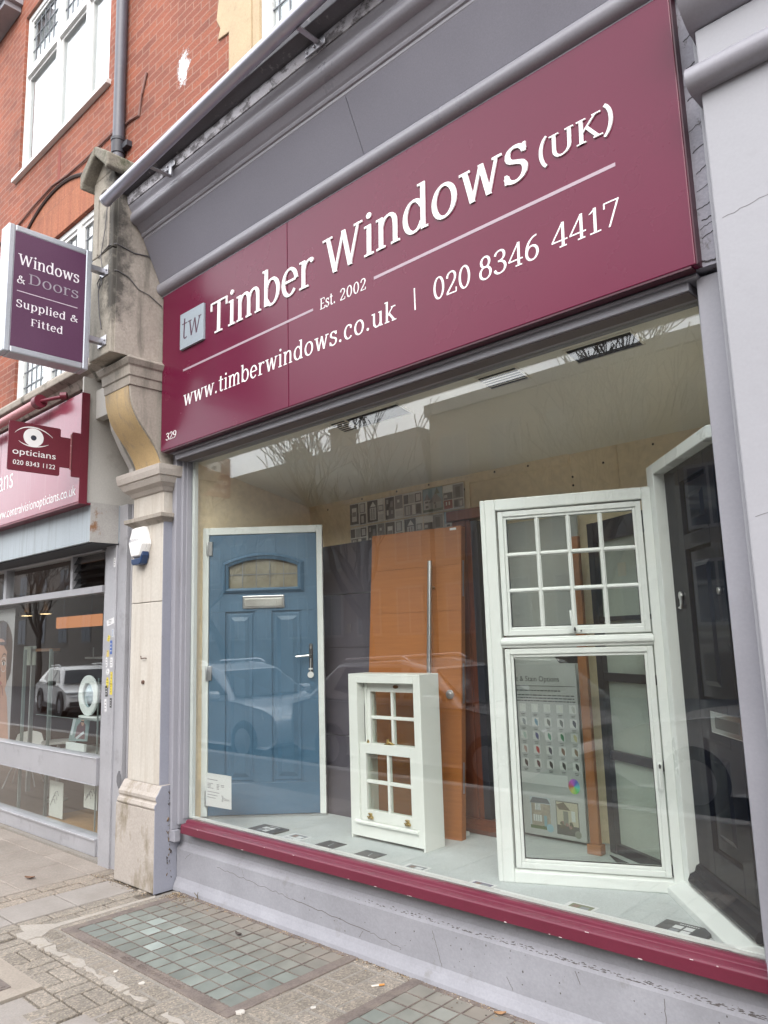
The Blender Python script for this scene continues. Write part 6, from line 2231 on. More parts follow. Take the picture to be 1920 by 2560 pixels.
mb.build('stone_cornice', pm('mossy_cornice', (0.32, 0.285, 0.245), rough=0.95, var=0.2, vscale=4, fine=0.12, bump=0.7, bscale=45, dirt=(0.075, 0.07, 0.055), dscale=(1.5, 1, 1), dlo=0.50, dhi=0.64, dns=5), T, bevel=0.008)

mb = MB()     # frame: transom head, mullion posts, midrail, base
mb.box(-9.5, -5.69, 2.83, 2.95, 2.29, 2.335)
mb.box(-9.5, -5.69, 2.84, 2.93, 1.965, 2.020)
mb.box(-6.262, -6.222, 2.845, 2.92, 2.020, 2.29)
mb.box(-7.68, -7.62, 2.845, 2.92, 2.020, 2.29)
mb.box(-9.5, -5.69, 2.835, 2.935, 0.525, 0.712)
mb.box(-9.5, -5.69, 2.83, 2.94, 0.712, 0.722)
mb.box(-9.5, -5.69, 2.83, 2.94, 0.519, 0.525)
mb.box(-9.5, -5.69, 2.845, 2.95, 0.018, 0.125)
mb.box(-9.5, -5.69, 2.835, 2.95, 0.125, 0.142)
mb.build('window_frame', ALU, T, bevel=0.003)
mb = MB()
mb.box(-5.69, -5.545, 2.86, 2.96, -0.01, 2.335)
mb.box(-5.545, -5.385, 2.795, 2.96, -0.01, 2.308)
mb.box(-5.385, -5.26, 2.81, 2.96, -0.01, 2.60)
mb.box(-5.255, -5.235, 2.84, 2.96, -0.01, 2.60)
mb.box(-5.215, -5.10, 2.87, 2.96, -0.01, 2.60)
mb.build('corner_post', ALU, T, bevel=0.004)
mb = MB()
mb.box(-5.30, -5.272, 2.8085, 2.81, 0.55, 0.67)
mb.disc((-5.29, 2.81, 0.61), (1, 0, 0), (0, 0, 1), 0.035, 0.055, (0, -1, 0), 0, 0.001, 9)
mb.build('bare_patch', flat('dark_bare_metal', (0.13, 0.13, 0.14), 0.6), T)
g = MB()
g.box(-9.5, -5.69, 2.880, 2.888, 0.722, 1.965)
g.build('window_pane', GLASS, T)
g = MB()
g.box(-9.5, -5.69, 2.880, 2.888, 0.142, 0.519)
g.build('lower_pane', GLASS, T)
g = MB()
g.box(-9.5, -6.262, 2.880, 2.886, 2.020, 2.29)
g.build('transom_pane', GLASS, T)
g = MB()
for i in range(4):
    z0_ = 2.025 + i * 0.066
    g.prism([(0, 0), (0.006, 0), (0.046, 0.075), (0.040, 0.075)], (-6.22, 2.855, z0_), (0, 1, 0), (0, 0, 1), (1, 0, 0), 0, 0.53)
g.build('louvre_blade', glass('louvre_glass', (0.5, 0.52, 0.53)), T)
mb = MB()
mb.box(-9.5, XE - 0.02, 2.80, 2.90, 0.0, 0.017)
mb.build('threshold', CONC, T)
# room behind
ROOM = pm('brown_interior', (0.075, 0.035, 0.03), rough=0.7, var=0.2, vscale=1.5)
mb = MB()
mb.box(-12, -5.4, 6.5, 6.6, 0.0, 2.6)
mb.box(-5.42, -5.30, 2.97, 6.5, 0.0, 2.6)
mb.box(-12.1, -12, 2.95, 6.6, 0, 2.6)
mb.build('back_wall', ROOM, T)
mb = MB()
mb.box(-12, -5.42, 2.955, 6.5, 2.36, 2.44)
mb.build('ceiling', pm('dim_ceiling', (0.10, 0.06, 0.055), rough=0.8), T)
mb = MB()
mb.box(-12, -5.42, 2.955, 6.5, -0.05, 0.02)
mb.build('floor', wood_mat('dark_boards', (0.10, 0.07, 0.055), (0.17, 0.12, 0.09), 0.35, 'X', 8), T)

# conduit and junction box on the stone beside the console
T = thing('junction_box', 'grey rectangular cable box with trunking running down beside the scrolled console', 'cable box', (-5.25, 2.6, 3.36))
mb = MB()
mb.prism([(-5.42, 3.245), (-5.20, 3.245), (-5.20, 3.47), (-5.42, 3.47)], (0, 2.60, 0), (1, 0, 0), (0, 0, 1), (0, 1, 0), 0.0, 0.07)
mb.build('box', pm('light_grey_box', (0.47, 0.455, 0.43), rough=0.6, var=0.05), T, bevel=0.004)
for x, w_ in ((-5.17, 0.06), (-5.085, 0.05)):
    mb = MB()
    cv = [(2.60, 3.25), (2.63, 3.12), (2.70, 2.98), (2.78, 2.85), (2.80, 2.62)]
    mb.px(cv + [(y_ + 0.03, z_ + 0.01) for y_, z_ in cv[::-1]], x - w_ / 2, x + w_ / 2)
    mb.build('trunking', GREYB, T, bevel=0.003)

# optician fascia
PINK = pm('pink_acrylic_fascia', (0.24, 0.045, 0.075), rough=0.2, var=0.05, vscale=1, spec=0.55, coat=0.22, dirt=(0.30, 0.11, 0.135), dscale=(6, 1, 0.4), dlo=0.55, dhi=0.8)
T = thing('optician_fascia', 'glossy pink fascia sign of the optician with white web address', 'sign', (-7, 2.5, 2.6))
mb = MB()
mb.box(-9.5, -6.924, 2.487, 2.53, 2.600, 3.43)
mb.box(-6.921, XE - 0.002, 2.487, 2.53, 2.600, 3.43)
mb.build('panel', PINK, T, bevel=0.003)
DKRED = pm('dark_red_metal', (0.135, 0.013, 0.028), rough=0.42, var=0.06)
mb = MB()
mb.box(XE - 0.002, XE + 0.004, 2.483, 2.545, 2.585, 3.43)
mb.box(-9.5, XE - 0.004, 2.49, 2.60, 2.586, 2.5995)
mb.build('end_return', DKRED, T)
mb = MB()
O, U, V, Nn = (0, 2.487, 0), (1, 0, 0), (0, 0, 1), (0, -1, 0)
sans_text(mb, 'www.centralvisionopticians.co.uk', O, U, V, Nn, -6.995, -5.43, 2.656, 0.083, d=0.0012)
sans_text(mb, 'central vision opticians', O, U, V, Nn, -8.9, -6.622, 2.902, 0.205, d=0.0012, weight=-0.012)
mb.build('lettering', WHITE, T)

T = thing('trough_light', 'pink round tube sign light on an arm above the optician fascia', 'sign light', (-6.4, 2.4, 3.45))
mb = MB()
mb.tube([(-9.0, 2.38, 3.43), (-5.92, 2.38, 3.455)], 0.036, 18)
mb.build('tube', pm('faded_red_tube', (0.42, 0.17, 0.18), rough=0.45, var=0.1), T)
mb = MB()
mb.tube([(-5.93, 2.38, 3.455), (-5.86, 2.38, 3.456)], 0.052, 18)
mb.tube([(-5.875, 2.38, 3.455), (-5.72, 2.44, 3.46), (-5.66, 2.486, 3.465)], 0.014, 10)
mb.tube([(-5.67, 2.45, 3.463), (-5.64, 2.487, 3.466)], 0.03, 12)
mb.build('arm', DKRED, T)

T = thing('optician_sign', 'dark red hanging plate sign with a white eye, lettered opticians', 'sign', (XE, 2.47, 2.95))
mb = MB()


def rrect(y0_, y1_, z0_, z1_, r_, sides=(1, 1, 1, 1)):
    pts = []
    for (cy, cz_, a0), s_ in zip(((y1_ - r_, z1_ - r_, 0), (y0_ + r_, z1_ - r_, 90), (y0_ + r_, z0_ + r_, 180), (y1_ - r_, z0_ + r_, 270)), sides):
        for a in range(0, 91, 15):
            pts.append((cy + r_ * math.cos(math.radians(a0 + a)), cz_ + r_ * math.sin(math.radians(a0 + a))))
    return pts


pts = rrect(1.973, 2.336, 2.768, 3.119, 0.014)
mb.prism(pts, (XE, 0, 0), (0, 1, 0), (0, 0, 1), (1, 0, 0), -0.008, 0.0)
mb.prism([(2.334, 2.835), (2.42, 2.835), (2.42, 3.06), (2.334, 3.06)], (XE, 0, 0), (0, 1, 0), (0, 0, 1), (1, 0, 0), -0.0085, -0.0005)
mb.prism(rrect(2.418, 2.486, 2.775, 3.11, 0.010), (XE, 0, 0), (0, 1, 0), (0, 0, 1), (1, 0, 0), -0.006, 0.003)
mb.build('plate', DKRED, T, bevel=0.001)
mb = MB()
mb.tube([(XE + 0.003, 2.413, 2.825), (XE + 0.003, 2.413, 3.09)], 0.007, 8)
mb.build('hinge', pm('worn_red_hinge', (0.20, 0.06, 0.065), rough=0.5, dirt=(0.45, 0.35, 0.35), dlo=0.6, dhi=0.7, dns=30), T)
O, U, V, Nn = (XE, 0, 0), (0, 1, 0), (0, 0, 1), (1, 0, 0)
mb = MB()
mb.disc((XE, 2.143, 3.021), U, V, 0.070, 0.066, Nn, 0, 0.0012, 32)
def lid(pts, w_):
    Lf, Rt = [], []
    n = len(pts)
    for i, p in enumerate(pts):
        a, b_ = pts[max(0, i - 1)], pts[min(n - 1, i + 1)]
        dx, dy = b_[0] - a[0], b_[1] - a[1]
        l = math.hypot(dx, dy)
        w2 = w_ * math.sin(math.pi * (0.06 + 0.88 * i / (n - 1)))
        Lf.append((p[0] - dy / l * w2, p[1] + dx / l * w2))
        Rt.append((p[0] + dy / l * w2, p[1] - dx / l * w2))
    mb.prism(Lf + Rt[::-1], O, U, V, Nn, 0, 0.001)


lid(bez((2.014, 3.036), (2.07, 3.112), (2.20, 3.112), (2.277, 3.04), 16), 0.0042)
lid(bez((2.042, 2.983), (2.09, 2.945), (2.18, 2.945), (2.25, 2.984), 16), 0.0042)
mb.build('eye_emblem', WHITE, T)
mb = MB()
sans_text(mb, 'opticians', O, U, V, Nn, 2.004, 2.304, 2.885, 0.048, d=0.0010)
mb.build('lettering', WHITE, T)
mb = MB()
sans_text(mb, '020 8343 1122', O, U, V, Nn, 2.010, 2.304, 2.812, 0.034, d=0.0010)
mb.build('phone_number', WHITE, T)
mb = MB()
mb.disc((XE, 2.143, 3.018), U, V, 0.020, 0.019, Nn, 0.0012, 0.0018, 24)
mb.build('pupil', flat('dark_slate_ink', (0.03, 0.035, 0.05), 0.5), T)

# stickers on the corner post
SY = 2.795
COLS = {'w': flat('white_sticker', (0.62, 0.62, 0.63), 0.5), 'y': flat('yellow_sticker', (0.58, 0.47, 0.05), 0.5), 'b': flat('blue_sticker', (0.06, 0.12, 0.34), 0.5), 'g': flat('pale_grey_sticker', (0.45, 0.47, 0.5), 0.5), 'k': flat('black_sticker', (0.05, 0.05, 0.05), 0.5), 'o': flat('buff_sticker', (0.52, 0.40, 0.12), 0.5)}
stk = [('white strip sticker at the top of the sticker cluster', 'w', -5.448, 1.728, .055, .022, 12), ('pale sticker high on the post under the shutter box', 'w', -5.407, 2.171, .016, .035, 0), ('pale grey sticker above the blue lettered one', 'g', -5.408, 1.645, .016, .03, 0),
       ('tilted yellow sticker beside the pale grey one', 'y', -5.468, 1.608, .02, .028, -15), ('blue and white lettered sticker', 'b', -5.428, 1.54, .016, .05, 0), ('buff torn sticker below the tilted yellow one', 'o', -5.476, 1.498, .02, .026, -6),
       ('torn narrow white sticker at the left of the post', 'w', -5.493, 1.43, .014, .038, 8), ('small white notice sticker with a dark blot', 'w', -5.417, 1.43, .018, .036, 0), ('torn white sticker above the oval yellow one', 'w', -5.471, 1.363, .026, .022, 10),
       ('yellow oval sticker on the post', 'y', -5.470, 1.283, .020, .040, 0), ('tall yellow sticker with dark figures', 'y', -5.412, 1.317, .015, .045, 0), ('bright yellow sticker, lowest of the yellow ones', 'y', -5.411, 1.238, .018, .040, 0),
       ('black sticker with white marks', 'k', -5.481, 1.22, .018, .038, 5), ('tall white sticker low on the post', 'w', -5.489, 1.119, .015, .045, 5), ('black outlined sticker right of the tall white one', 'k', -5.411, 1.139, .014, .034, 0)]
for lab, c_, x, z_, hw, hh, ang in stk:
    S = thing('sticker', lab, 'sticker', (x, SY, z_), group='stickers on the metal corner post')
    ca_, sa_ = math.cos(math.radians(ang)), math.sin(math.radians(ang))
    rot = lambda u, v: (x + u * ca_ - v * sa_, z_ + u * sa_ + v * ca_)
    mb = MB()
    if 'oval' in lab:
        pts = [rot(hw * math.cos(a * math.pi / 10), hh * math.sin(a * math.pi / 10)) for a in range(20)]
    elif 'torn' in lab or 'tilted' in lab:
        pts = [rot(u * hw * random.uniform(.75, 1.1), v * hh * random.uniform(.75, 1.1)) for u, v in ((-1, -1), (0, -1.1), (1, -.8), (1, .6), (.3, 1), (-.8, .9))]
    else:
        pts = [rot(u * hw, v * hh) for u, v in ((-1, -1), (1, -1), (1, 1), (-1, 1))]
    mb.xz(pts, SY - 0.0012, SY)
    mb.build('backing', COLS[c_], S)
    mb = MB()
    ink = COLS['w'] if c_ in 'bk' else COLS['b'] if c_ == 'g' else COLS['k']
    for q in range(3 if c_ != 'o' else 1):
        zz_ = z_ + hh * (0.5 - q * 0.5)
        mb.box(x - hw * 0.5, x + hw * random.uniform(0.0, 0.5), SY - 0.0018, SY - 0.001, zz_ - hh * 0.07, zz_ + hh * 0.07)
    mb.build('print', ink, S)

# things inside the optician's window
T = thing('portrait_poster', 'tall hanging poster of a dark haired woman in glasses, cut by the left edge', 'poster', (-7.9, 2.94, 0.72))
PYo = 2.94
skin = pm('printed_skin', (0.42, 0.235, 0.17), rough=0.5, var=0.12, vscale=6)
skin_d = flat('printed_skin_dark', (0.27, 0.135, 0.095), 0.5)
hair = pm('printed_hair', (0.055, 0.028, 0.02), rough=0.5, var=0.4, vscale=14)
pl_ = MB()
X0, X1 = -8.35, -7.62
mats = [flat('print_pale_wall', (0.38, 0.37, 0.38), 0.5), hair, skin, skin_d, flat('print_ink', (0.025, 0.02, 0.02), .5), flat('print_lips', (0.30, 0.09, 0.08), .5), flat('print_teeth', (0.6, 0.58, 0.56), .5)]
pl_.box(X0, X1, PYo, PYo + 0.003, 0.722, 1.935, 0)
e_ = lambda k: PYo - 0.0006 * k


def blob(pts, k, m_):
    pl_.xz([(min(X1, max(X0, x)), z_) for x, z_ in pts], e_(k), e_(k) + 0.0005, m_)


def ell(cx_, cz_, rx_, rz_, k, m_, a0=0, a1=360, n=26):
    blob([(cx_ + rx_ * math.cos(math.radians(a0 + (a1 - a0) * i / n)), cz_ + rz_ * math.sin(math.radians(a0 + (a1 - a0) * i / n))) for i in range(n)], k, m_)


ell(-7.93, 1.56, 0.29, 0.27, 1, 1)                                     # hair
blob([(-7.66, 1.6), (-7.64, 1.5), (-7.66, 1.33), (-7.72, 1.25), (-7.8, 1.5)], 1.4, 1)
ell(-7.94, 1.38, 0.235, 0.275, 2, 2)                                   # face
blob([(-8.16, 1.62), (-7.72, 1.62), (-7.73, 1.5), (-7.85, 1.585), (-8.05, 1.60)], 3, 1)   # hairline
blob([(-7.76, 1.56), (-7.70, 1.50), (-7.705, 1.32), (-7.745, 1.22), (-7.775, 1.4)], 3.4, 1)
blob([(-8.05, 1.18), (-7.80, 1.18), (-7.78, 1.0), (-7.70, 0.85), (-7.64, 0.722), (-8.2, 0.722), (-8.15, 0.9)], 1.7, 2)  # neck, shoulder
blob([(-7.86, 1.14), (-7.80, 1.20), (-7.72, 1.10), (-7.67, 0.88), (-7.65, 0.722), (-7.80, 0.722), (-7.84, 0.95)], 3.8, 2)   # forearm
for i in range(4):
    blob([(-7.90 + i * 0.036, 1.09 + i * .012), (-7.872 + i * 0.036, 1.09 + i * .012), (-7.90 + i * 0.03, 1.195 + i * .008), (-7.92 + i * 0.03, 1.19 + i * .008)], 4.2 + i * .2, 2 if i % 2 else 3)
for cx_ in (-7.83, -8.04):
    blob(bez((cx_ - .055, 1.475), (cx_ - .02, 1.525), (cx_ + .03, 1.525), (cx_ + .06, 1.48)) + bez((cx_ + .06, 1.474), (cx_ + .03, 1.51), (cx_ - .02, 1.51), (cx_ - .055, 1.465)), 4, 1)
    ell(cx_, 1.415, 0.042, 0.020, 4, 6)
    ell(cx_, 1.415, 0.018, 0.020, 5, 4)
    blob([(cx_ - .05, 1.425), (cx_, 1.445), (cx_ + .05, 1.425), (cx_ + .04, 1.436), (cx_, 1.455), (cx_ - .045, 1.436)], 5.5, 4)
    pl_.ring((cx_, e_(6), 1.405), (1, 0, 0), (0, 0, 1), 0.066, 0.071, (0, -1, 0), 0, 0.0005, 30, 6)
blob([(-7.96, 1.43), (-7.915, 1.43), (-7.885, 1.30), (-7.90, 1.285), (-7.95, 1.285), (-7.975, 1.30)], 4, 3)
blob([(-7.955, 1.43), (-7.925, 1.43), (-7.905, 1.305), (-7.955, 1.30)], 4.4, 2)
blob(bez((-8.0, 1.228), (-7.96, 1.262), (-7.90, 1.262), (-7.855, 1.228)) + bez((-7.855, 1.228), (-7.90, 1.19), (-7.96, 1.19), (-8.0, 1.228)), 4, 5)
pl_.build('print', mats, T)

T = thing('oval_mirror', 'white oval standing mirror on the glass shelf in the optician window', 'mirror', (-6.27, 3.05, 0.98))
mb = MB()
mb.ring((-6.27, 3.05, 1.150), (1, 0, 0), (0, 0, 1), 0.098, 0.165, (0, -1, 0), 0, 0.02, 36)
mb.build('frame', flat('white_mirror_frame', (0.66, 0.70, 0.69), 0.35), T, bevel=0.006)
mb = MB()
mb.disc((-6.27, 3.055, 1.150), (1, 0, 0), (0, 0, 1), 0.10, 0.10, (0, -1, 0), 0.0, 0.006, 32)
mb.build('mirror_glass', flat('silvered_mirror', (0.50, 0.62, 0.66), 0.05, 1.0), T)
mb = MB()
mb.disc((-6.25, 3.06, 0.972), (1, 0, 0), (0, 1, 0), 0.18, 0.07, (0, 0, 1), 0, 0.012, 30)
mb.build('foot', flat('white_mirror_frame', (0.66, 0.70, 0.69), 0.35), T, bevel=0.003)
T = thing('glass_cabinet', 'glass display cabinet with slim metal edges in the optician window', 'cabinet', (-6.7, 3.1, 0.1))
mb = MB()
for x, y_, z1_ in ((-7.54, 3.02, 1.54), (-7.39, 3.20, 1.54)):
    mb.box(x - 0.012, x + 0.012, y_ - 0.012, y_ + 0.012, 0.02, z1_)
mb.box(-5.95, -5.94, 2.96, 2.97, 0.14, 1.30)
mb.box(-6.0, -5.99, 3.18, 3.19, 0.14, 1.30)
mb.box(-7.1, -5.95, 2.96, 2.965, 0.965, 0.970)
mb.build('metal_edge', flat('dark_cabinet_edge', (0.16, 0.19, 0.18), 0.4), T)
mb = MB()
mb.box(-7.0, -5.95, 2.97, 3.25, 0.962, 0.970)
mb.build('glass_shelf', GLASS_IN, T)
mb = MB()
mb.box(-6.85, -5.86, 2.952, 3.35, 0.03, 0.128)
mb.build('oak_plinth', wood_mat('light_oak', (0.34, 0.20, 0.09), (0.42, 0.26, 0.12), 0.5, 'X'), T, bevel=0.003)
mb = MB()
mb.box(-6.9, -5.84, 3.0, 3.35, 0.655, 0.672)
mb.build('white_shelf', flat('grey_shelf', (0.32, 0.33, 0.32), 0.4), T)
T = thing('framed_photo', 'small print of a woman in sunglasses above a white card', 'photo', (-6.53, 3.1, 0.75))
mb = MB()
mb.xz([(-6.745, 0.748), (-6.40, 0.765), (-6.355, 0.955), (-6.655, 0.945)], 3.10, 3.106, 0)
mb.xz([(-6.62, 0.78), (-6.44, 0.78), (-6.43, 0.90), (-6.50, 0.93), (-6.58, 0.88)], 3.0985, 3.10, 1)
mb.disc((-6.48, 3.0985, 0.918), (1, 0, 0), (0, 0, 1), 0.028, 0.032, (0, -1, 0), 0, 0.001, 16, 2)
mb.box(-6.505, -6.455, 3.096, 3.0972, 0.918, 0.928, 3)
mb.xz([(-6.60, 0.785), (-6.46, 0.845), (-6.44, 0.83), (-6.58, 0.77)], 3.096, 3.0972, 4)
mb.xz([(-6.655, 0.945), (-6.60, 0.948), (-6.67, 0.80), (-6.70, 0.80)], 3.0975, 3.0995, 4)
mb.build('print', [flat('print_foliage', (0.20, 0.27, 0.27), .5), flat('print_plum', (0.13, 0.06, 0.07), .5), skin, flat('print_ink', (0.025, 0.02, 0.02), .5), flat('print_pale_sleeve', (0.5, 0.55, 0.58), .5)], T)
mb = MB()
mb.box(-6.745, -6.40, 3.08, 3.10, 0.680, 0.742)
mb.build('white_card', flat('white_display_card', (0.62, 0.66, 0.65), 0.5), T, bevel=0.001)
for lab, x0, x1, z0_, z1_ in (('long white paper sheet hanging low behind the lower glass', -6.827, -6.567, 0.14, 0.43), ('white paper sheet with pencil scribbles by the corner post', -6.19, -5.965, 0.283, 0.47)):
    S = thing('hanging_sheet', lab, 'sheet', ((x0 + x1) / 2, 2.99, z0_))
    mb = MB()
    mb.box(x0, x1, 2.99, 2.994, z0_, z1_)
    mb.build('paper', pm('crumpled_paper', (0.55, 0.57, 0.53), rough=0.7, var=0.06, vscale=9, bump=0.4, bscale=25), S)
    mb = MB()
    for q in range(3):
        a, c_ = x0 + 0.03 + q * 0.03, z0_ + (z1_ - z0_) * (0.3 + .12 * q)
        mb.tube([(a, 2.989, c_), (a + 0.035, 2.989, c_ + 0.05), (a + 0.07, 2.989, c_ + 0.055), (a + .09, 2.989, c_ + .02)], 0.0025, 5)
    mb.build('scribble', flat('pencil', (0.2, 0.2, 0.2)), S)
T = thing('orange_glow_board', 'plain orange board with a glow of its own, deep inside the optician shop', 'board', (-9.9, 4.6, 1.8))
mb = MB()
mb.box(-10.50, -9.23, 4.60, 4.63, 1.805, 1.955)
mb.build('board', emit('self_glowing_orange', (0.50, 0.20, 0.085), 0.55), T)  # emissive board, its brightness put into the material without a lamp
mb = MB()
for x in (-10.3, -9.5):
    mb.tube([(x, 4.615, 1.955), (x, 4.615, 2.36)], 0.004, 6)
mb.build('hanger', BLACKM, T)
for lab, x in (('round lit downlight at the left in the optician ceiling', -11.5), ('round lit downlight at the right in the optician ceiling', -10.85)):
    S = thing('downlight', lab, 'ceiling light', (x, 4.6, 2.04), group='downlights in the optician ceiling')
    mb = MB()
    mb.disc((x, 4.6, 2.02), (1, 0, 0), (0, 1, 0), 0.075, 0.075, (0, 0, 1), 0, 0.02, 22)
    mb.build('lamp', emit('warm_lamp', (1.0, 0.72, 0.38), 2.5), S)
    mb = MB()
    mb.ring((x, 4.6, 2.02), (1, 0, 0), (0, 1, 0), 0.076, 0.10, (0, 0, 1), 0, 0.05, 24)
    mb.tube([(x, 4.6, 2.05), (x, 4.6, 2.36)], 0.03, 10)
    mb.build('fitting', flat('brown_fitting', (0.16, 0.10, 0.06), 0.5), S)
T = thing('white_shelf_unit', 'pale notice sheet on a post with an orange shelf inside the optician shop', 'shelf', (-8.8, 3.6, 0.02))
mb = MB()
mb.box(-9.03, -8.71, 3.60, 3.61, 1.365, 1.575)
mb.build('notice', pm('pale_green_paper', (0.36, 0.40, 0.33), rough=0.6, var=0.05), T)
mb = MB()
mb.box(-8.80, -8.32, 3.60, 3.70, 1.515, 1.545)
mb.build('shelf', flat('orange_shelf', (0.46, 0.22, 0.09), 0.5), T)
mb = MB()
mb.box(-8.83, -8.80, 3.60, 3.64, 0.02, 1.575)
mb.box(-8.35, -8.33, 3.60, 3.64, 0.02, 1.515)
mb.build('upright', flat('grey_upright', (0.30, 0.31, 0.30), 0.4), T)


def shell_chair(lab, x, y_, rz):
    S = thing('chair', lab, 'chair', (x, y_, 0.02), rz, local=True)
    S.scale = (0.78, 0.78, 0.76)
    mb = MB()
    prof = [(-0.20, 0.40), (-0.05, 0.385), (0.12, 0.40), (0.20, 0.47), (0.235, 0.60), (0.25, 0.76)]
    n = 9
    for i in range(len(prof) - 1):
        for j in range(n - 1):
            def pt(i_, j_):
                u = (j_ / (n - 1) - 0.5) * 2
                wv = 0.22 - (0.05 if i_ in (0, len(prof) - 1) else 0)
                return (u * wv, prof[i_][0] - (0.05 * u * u if i_ > 2 else 0), prof[i_][1] + (0.05 * u * u if i_ < 4 else -0.04 * u * u))
            for off in (0.0, 0.012):
                q = [pt(i, j), pt(i, j + 1), pt(i + 1, j + 1), pt(i + 1, j)]
                mb.add([(p_[0], p_[1] + off, p_[2] - off) for p_ in q], [(0, 1, 2, 3)], 0, True)
    mb.build('seat', flat('white_shell', (0.60, 0.60, 0.58), 0.4), S)
    for sx_, sy_ in ((-1, -1), (1, -1), (1, 1), (-1, 1)):
        mb = MB()
        mb.tube([(sx_ * 0.10, sy_ * 0.08, 0.39), (sx_ * 0.22, sy_ * 0.22, 0.0)], 0.010, 8)
        mb.build('leg', STEEL, S)


shell_chair('white shell chair with thin metal legs, behind the optician midrail', -9.25, 3.75, 0.9)
T = thing('side_table', 'small white table inside the optician shop', 'table', (-8.05, 3.6, 0.02))
mb = MB()
mb.disc((-8.05, 3.6, 0.585), (1, 0, 0), (0, 1, 0), 0.17, 0.17, (0, 0, 1), 0, 0.02, 24)
mb.build('tabletop', flat('white_shell', (0.60, 0.60, 0.58), 0.4), T, bevel=0.004)
mb = MB()
mb.tube([(-8.05, 3.6, 0.02), (-8.05, 3.6, 0.585)], 0.014, 10)
mb.disc((-8.05, 3.6, 0.02), (1, 0, 0), (0, 1, 0), 0.11, 0.11, (0, 0, 1), 0, 0.01, 20)
mb.build('stem', STEEL, T)
T = thing('wall_shelf', 'white shelf with a teal chair back behind it deep in the optician shop', 'shelf', (-8.9, 4.4, 1.4))
mb = MB()
mb.box(-9.2, -8.6, 4.40, 4.60, 1.405, 1.425)
mb.box(-9.10, -9.09, 4.45, 4.46, 1.425, 1.54)
mb.build('shelf', flat('white_shelf_paint', (0.5, 0.5, 0.48), 0.4), T)
mb = MB()
mb.xz([(-9.0, 1.425), (-8.98, 1.50), (-8.93, 1.55), (-8.6, 1.56), (-8.6, 1.425)], 4.61, 4.64)
mb.build('teal_panel', flat('teal_panel', (0.07, 0.13, 0.14), 0.5), T)
# ---------------------------------------------------------------- litter on the pavement
mb = MB()
cols = [flat('brown_litter', (0.13, 0.085, 0.05), 0.9), flat('straw_litter', (0.30, 0.22, 0.13), 0.9), flat('pale_grit', (0.42, 0.37, 0.31), 0.9), flat('dark_litter', (0.05, 0.04, 0.035), 0.9)]
for i in range(1500):
    t_ = random.random()
    if t_ < 0.22:
        x, y_ = -4.52 + abs(random.gauss(0, 0.10)), 2.80 - abs(random.gauss(0, 0.05))
    elif t_ < 0.85:
        x, y_ = random.uniform(-4.5, -0.9), 2.826 - abs(random.gauss(0, 0.018 if random.random() < .8 else 0.06))
    else:
        x, y_ = random.uniform(-5.35, -4.6), 2.69 - abs(random.gauss(0, 0.035))
    r_ = random.uniform(0.0012, 0.0055)
    z_ = 0.003 + (0.010 * math.exp(-((x + 4.48) / 0.12) ** 2) * random.random() if y_ > 2.7 else 0)
    a = random.uniform(0, math.pi)
    q = [(x + r_ * math.cos(a + k * 2.09) * (1.8 if k == 0 else 1), y_ + r_ * math.sin(a + k * 2.09), z_ + random.uniform(-.001, .002)) for k in range(3)] + [(x, y_, z_ + r_ * 0.8)]
    mb.add(q, [(0, 1, 2), (0, 1, 3), (1, 2, 3), (2, 0, 3)], random.choice((0, 0, 1, 1, 2, 3)))
o = mb.build('wall_foot_litter', cols, None)
o['kind'] = 'stuff'


def leafobj(lab, x, y_, l, ang, curl, mat):
    mb = MB()
    n = 7
    for i in range(n - 1):
        def p(i_, s_):
            t_ = i_ / (n - 1)
            u = (t_ - 0.5) * l
            w_ = s_ * l * 0.28 * math.sin(math.pi * min(1, t_ * 0.95 + 0.03))
            z_ = 0.004 + curl * (abs(s_) * 0.5 + (t_ - 0.5) ** 2 * 2)
            return (x + u * math.cos(ang) - w_ * math.sin(ang), y_ + u * math.sin(ang) + w_ * math.cos(ang), z_)
        mb.add([p(i, -1), p(i + 1, -1), p(i + 1, 0), p(i, 0)], [(0, 1, 2, 3)])
        mb.add([p(i, 0), p(i + 1, 0), p(i + 1, 1), p(i, 1)], [(0, 1, 2, 3)])
    tag(mb.build('dead_leaf', mat, recalc=False), lab, 'leaf')


LF = pm('dry_leaf', (0.16, 0.085, 0.05), rough=0.8, var=0.3, vscale=30)
leafobj('curled brown leaf lying on the paving before the optician window', -5.60, 2.34, 0.075, 0.6, 0.016, LF)
leafobj('thin dark leaf stem on the paving near the left edge', -5.62, 2.05, 0.05, 0.4, 0.004, flat('dark_litter', (0.05, 0.04, 0.035), 0.9))
leafobj('crumpled grey brown leaf on the glass squares of the pavement light', -3.62, 2.63, 0.05, 0.1, 0.018, flat('dark_leaf', (0.075, 0.06, 0.055), 0.9))
leafobj('small tan leaf against the foot of the wall', -2.05, 2.80, 0.05, 0.7, 0.012, pm('tan_leaf', (0.30, 0.17, 0.085), rough=0.8, var=0.2, vscale=30))
T = thing('cigarette_end', 'cigarette end with a tan filter on the concrete between the pavement lights', 'cigarette end', (-2.626, 2.672, 0.0))
d_ = Vector((0.55, 0.83, 0)).normalized()
c0 = Vector((-2.626, 2.672, 0.0045))
mb = MB()
mb.tube([c0 - d_ * 0.030, c0 + d_ * 0.004], 0.0043, 10)
mb.build('paper_end', flat('cigarette_paper', (0.6, 0.55, 0.48), 0.8), T)
mb = MB()
mb.tube([c0 + d_ * 0.0041, c0 + d_ * 0.030], 0.0044, 10)
mb.build('filter', flat('tan_filter', (0.48, 0.22, 0.06), 0.8), T)
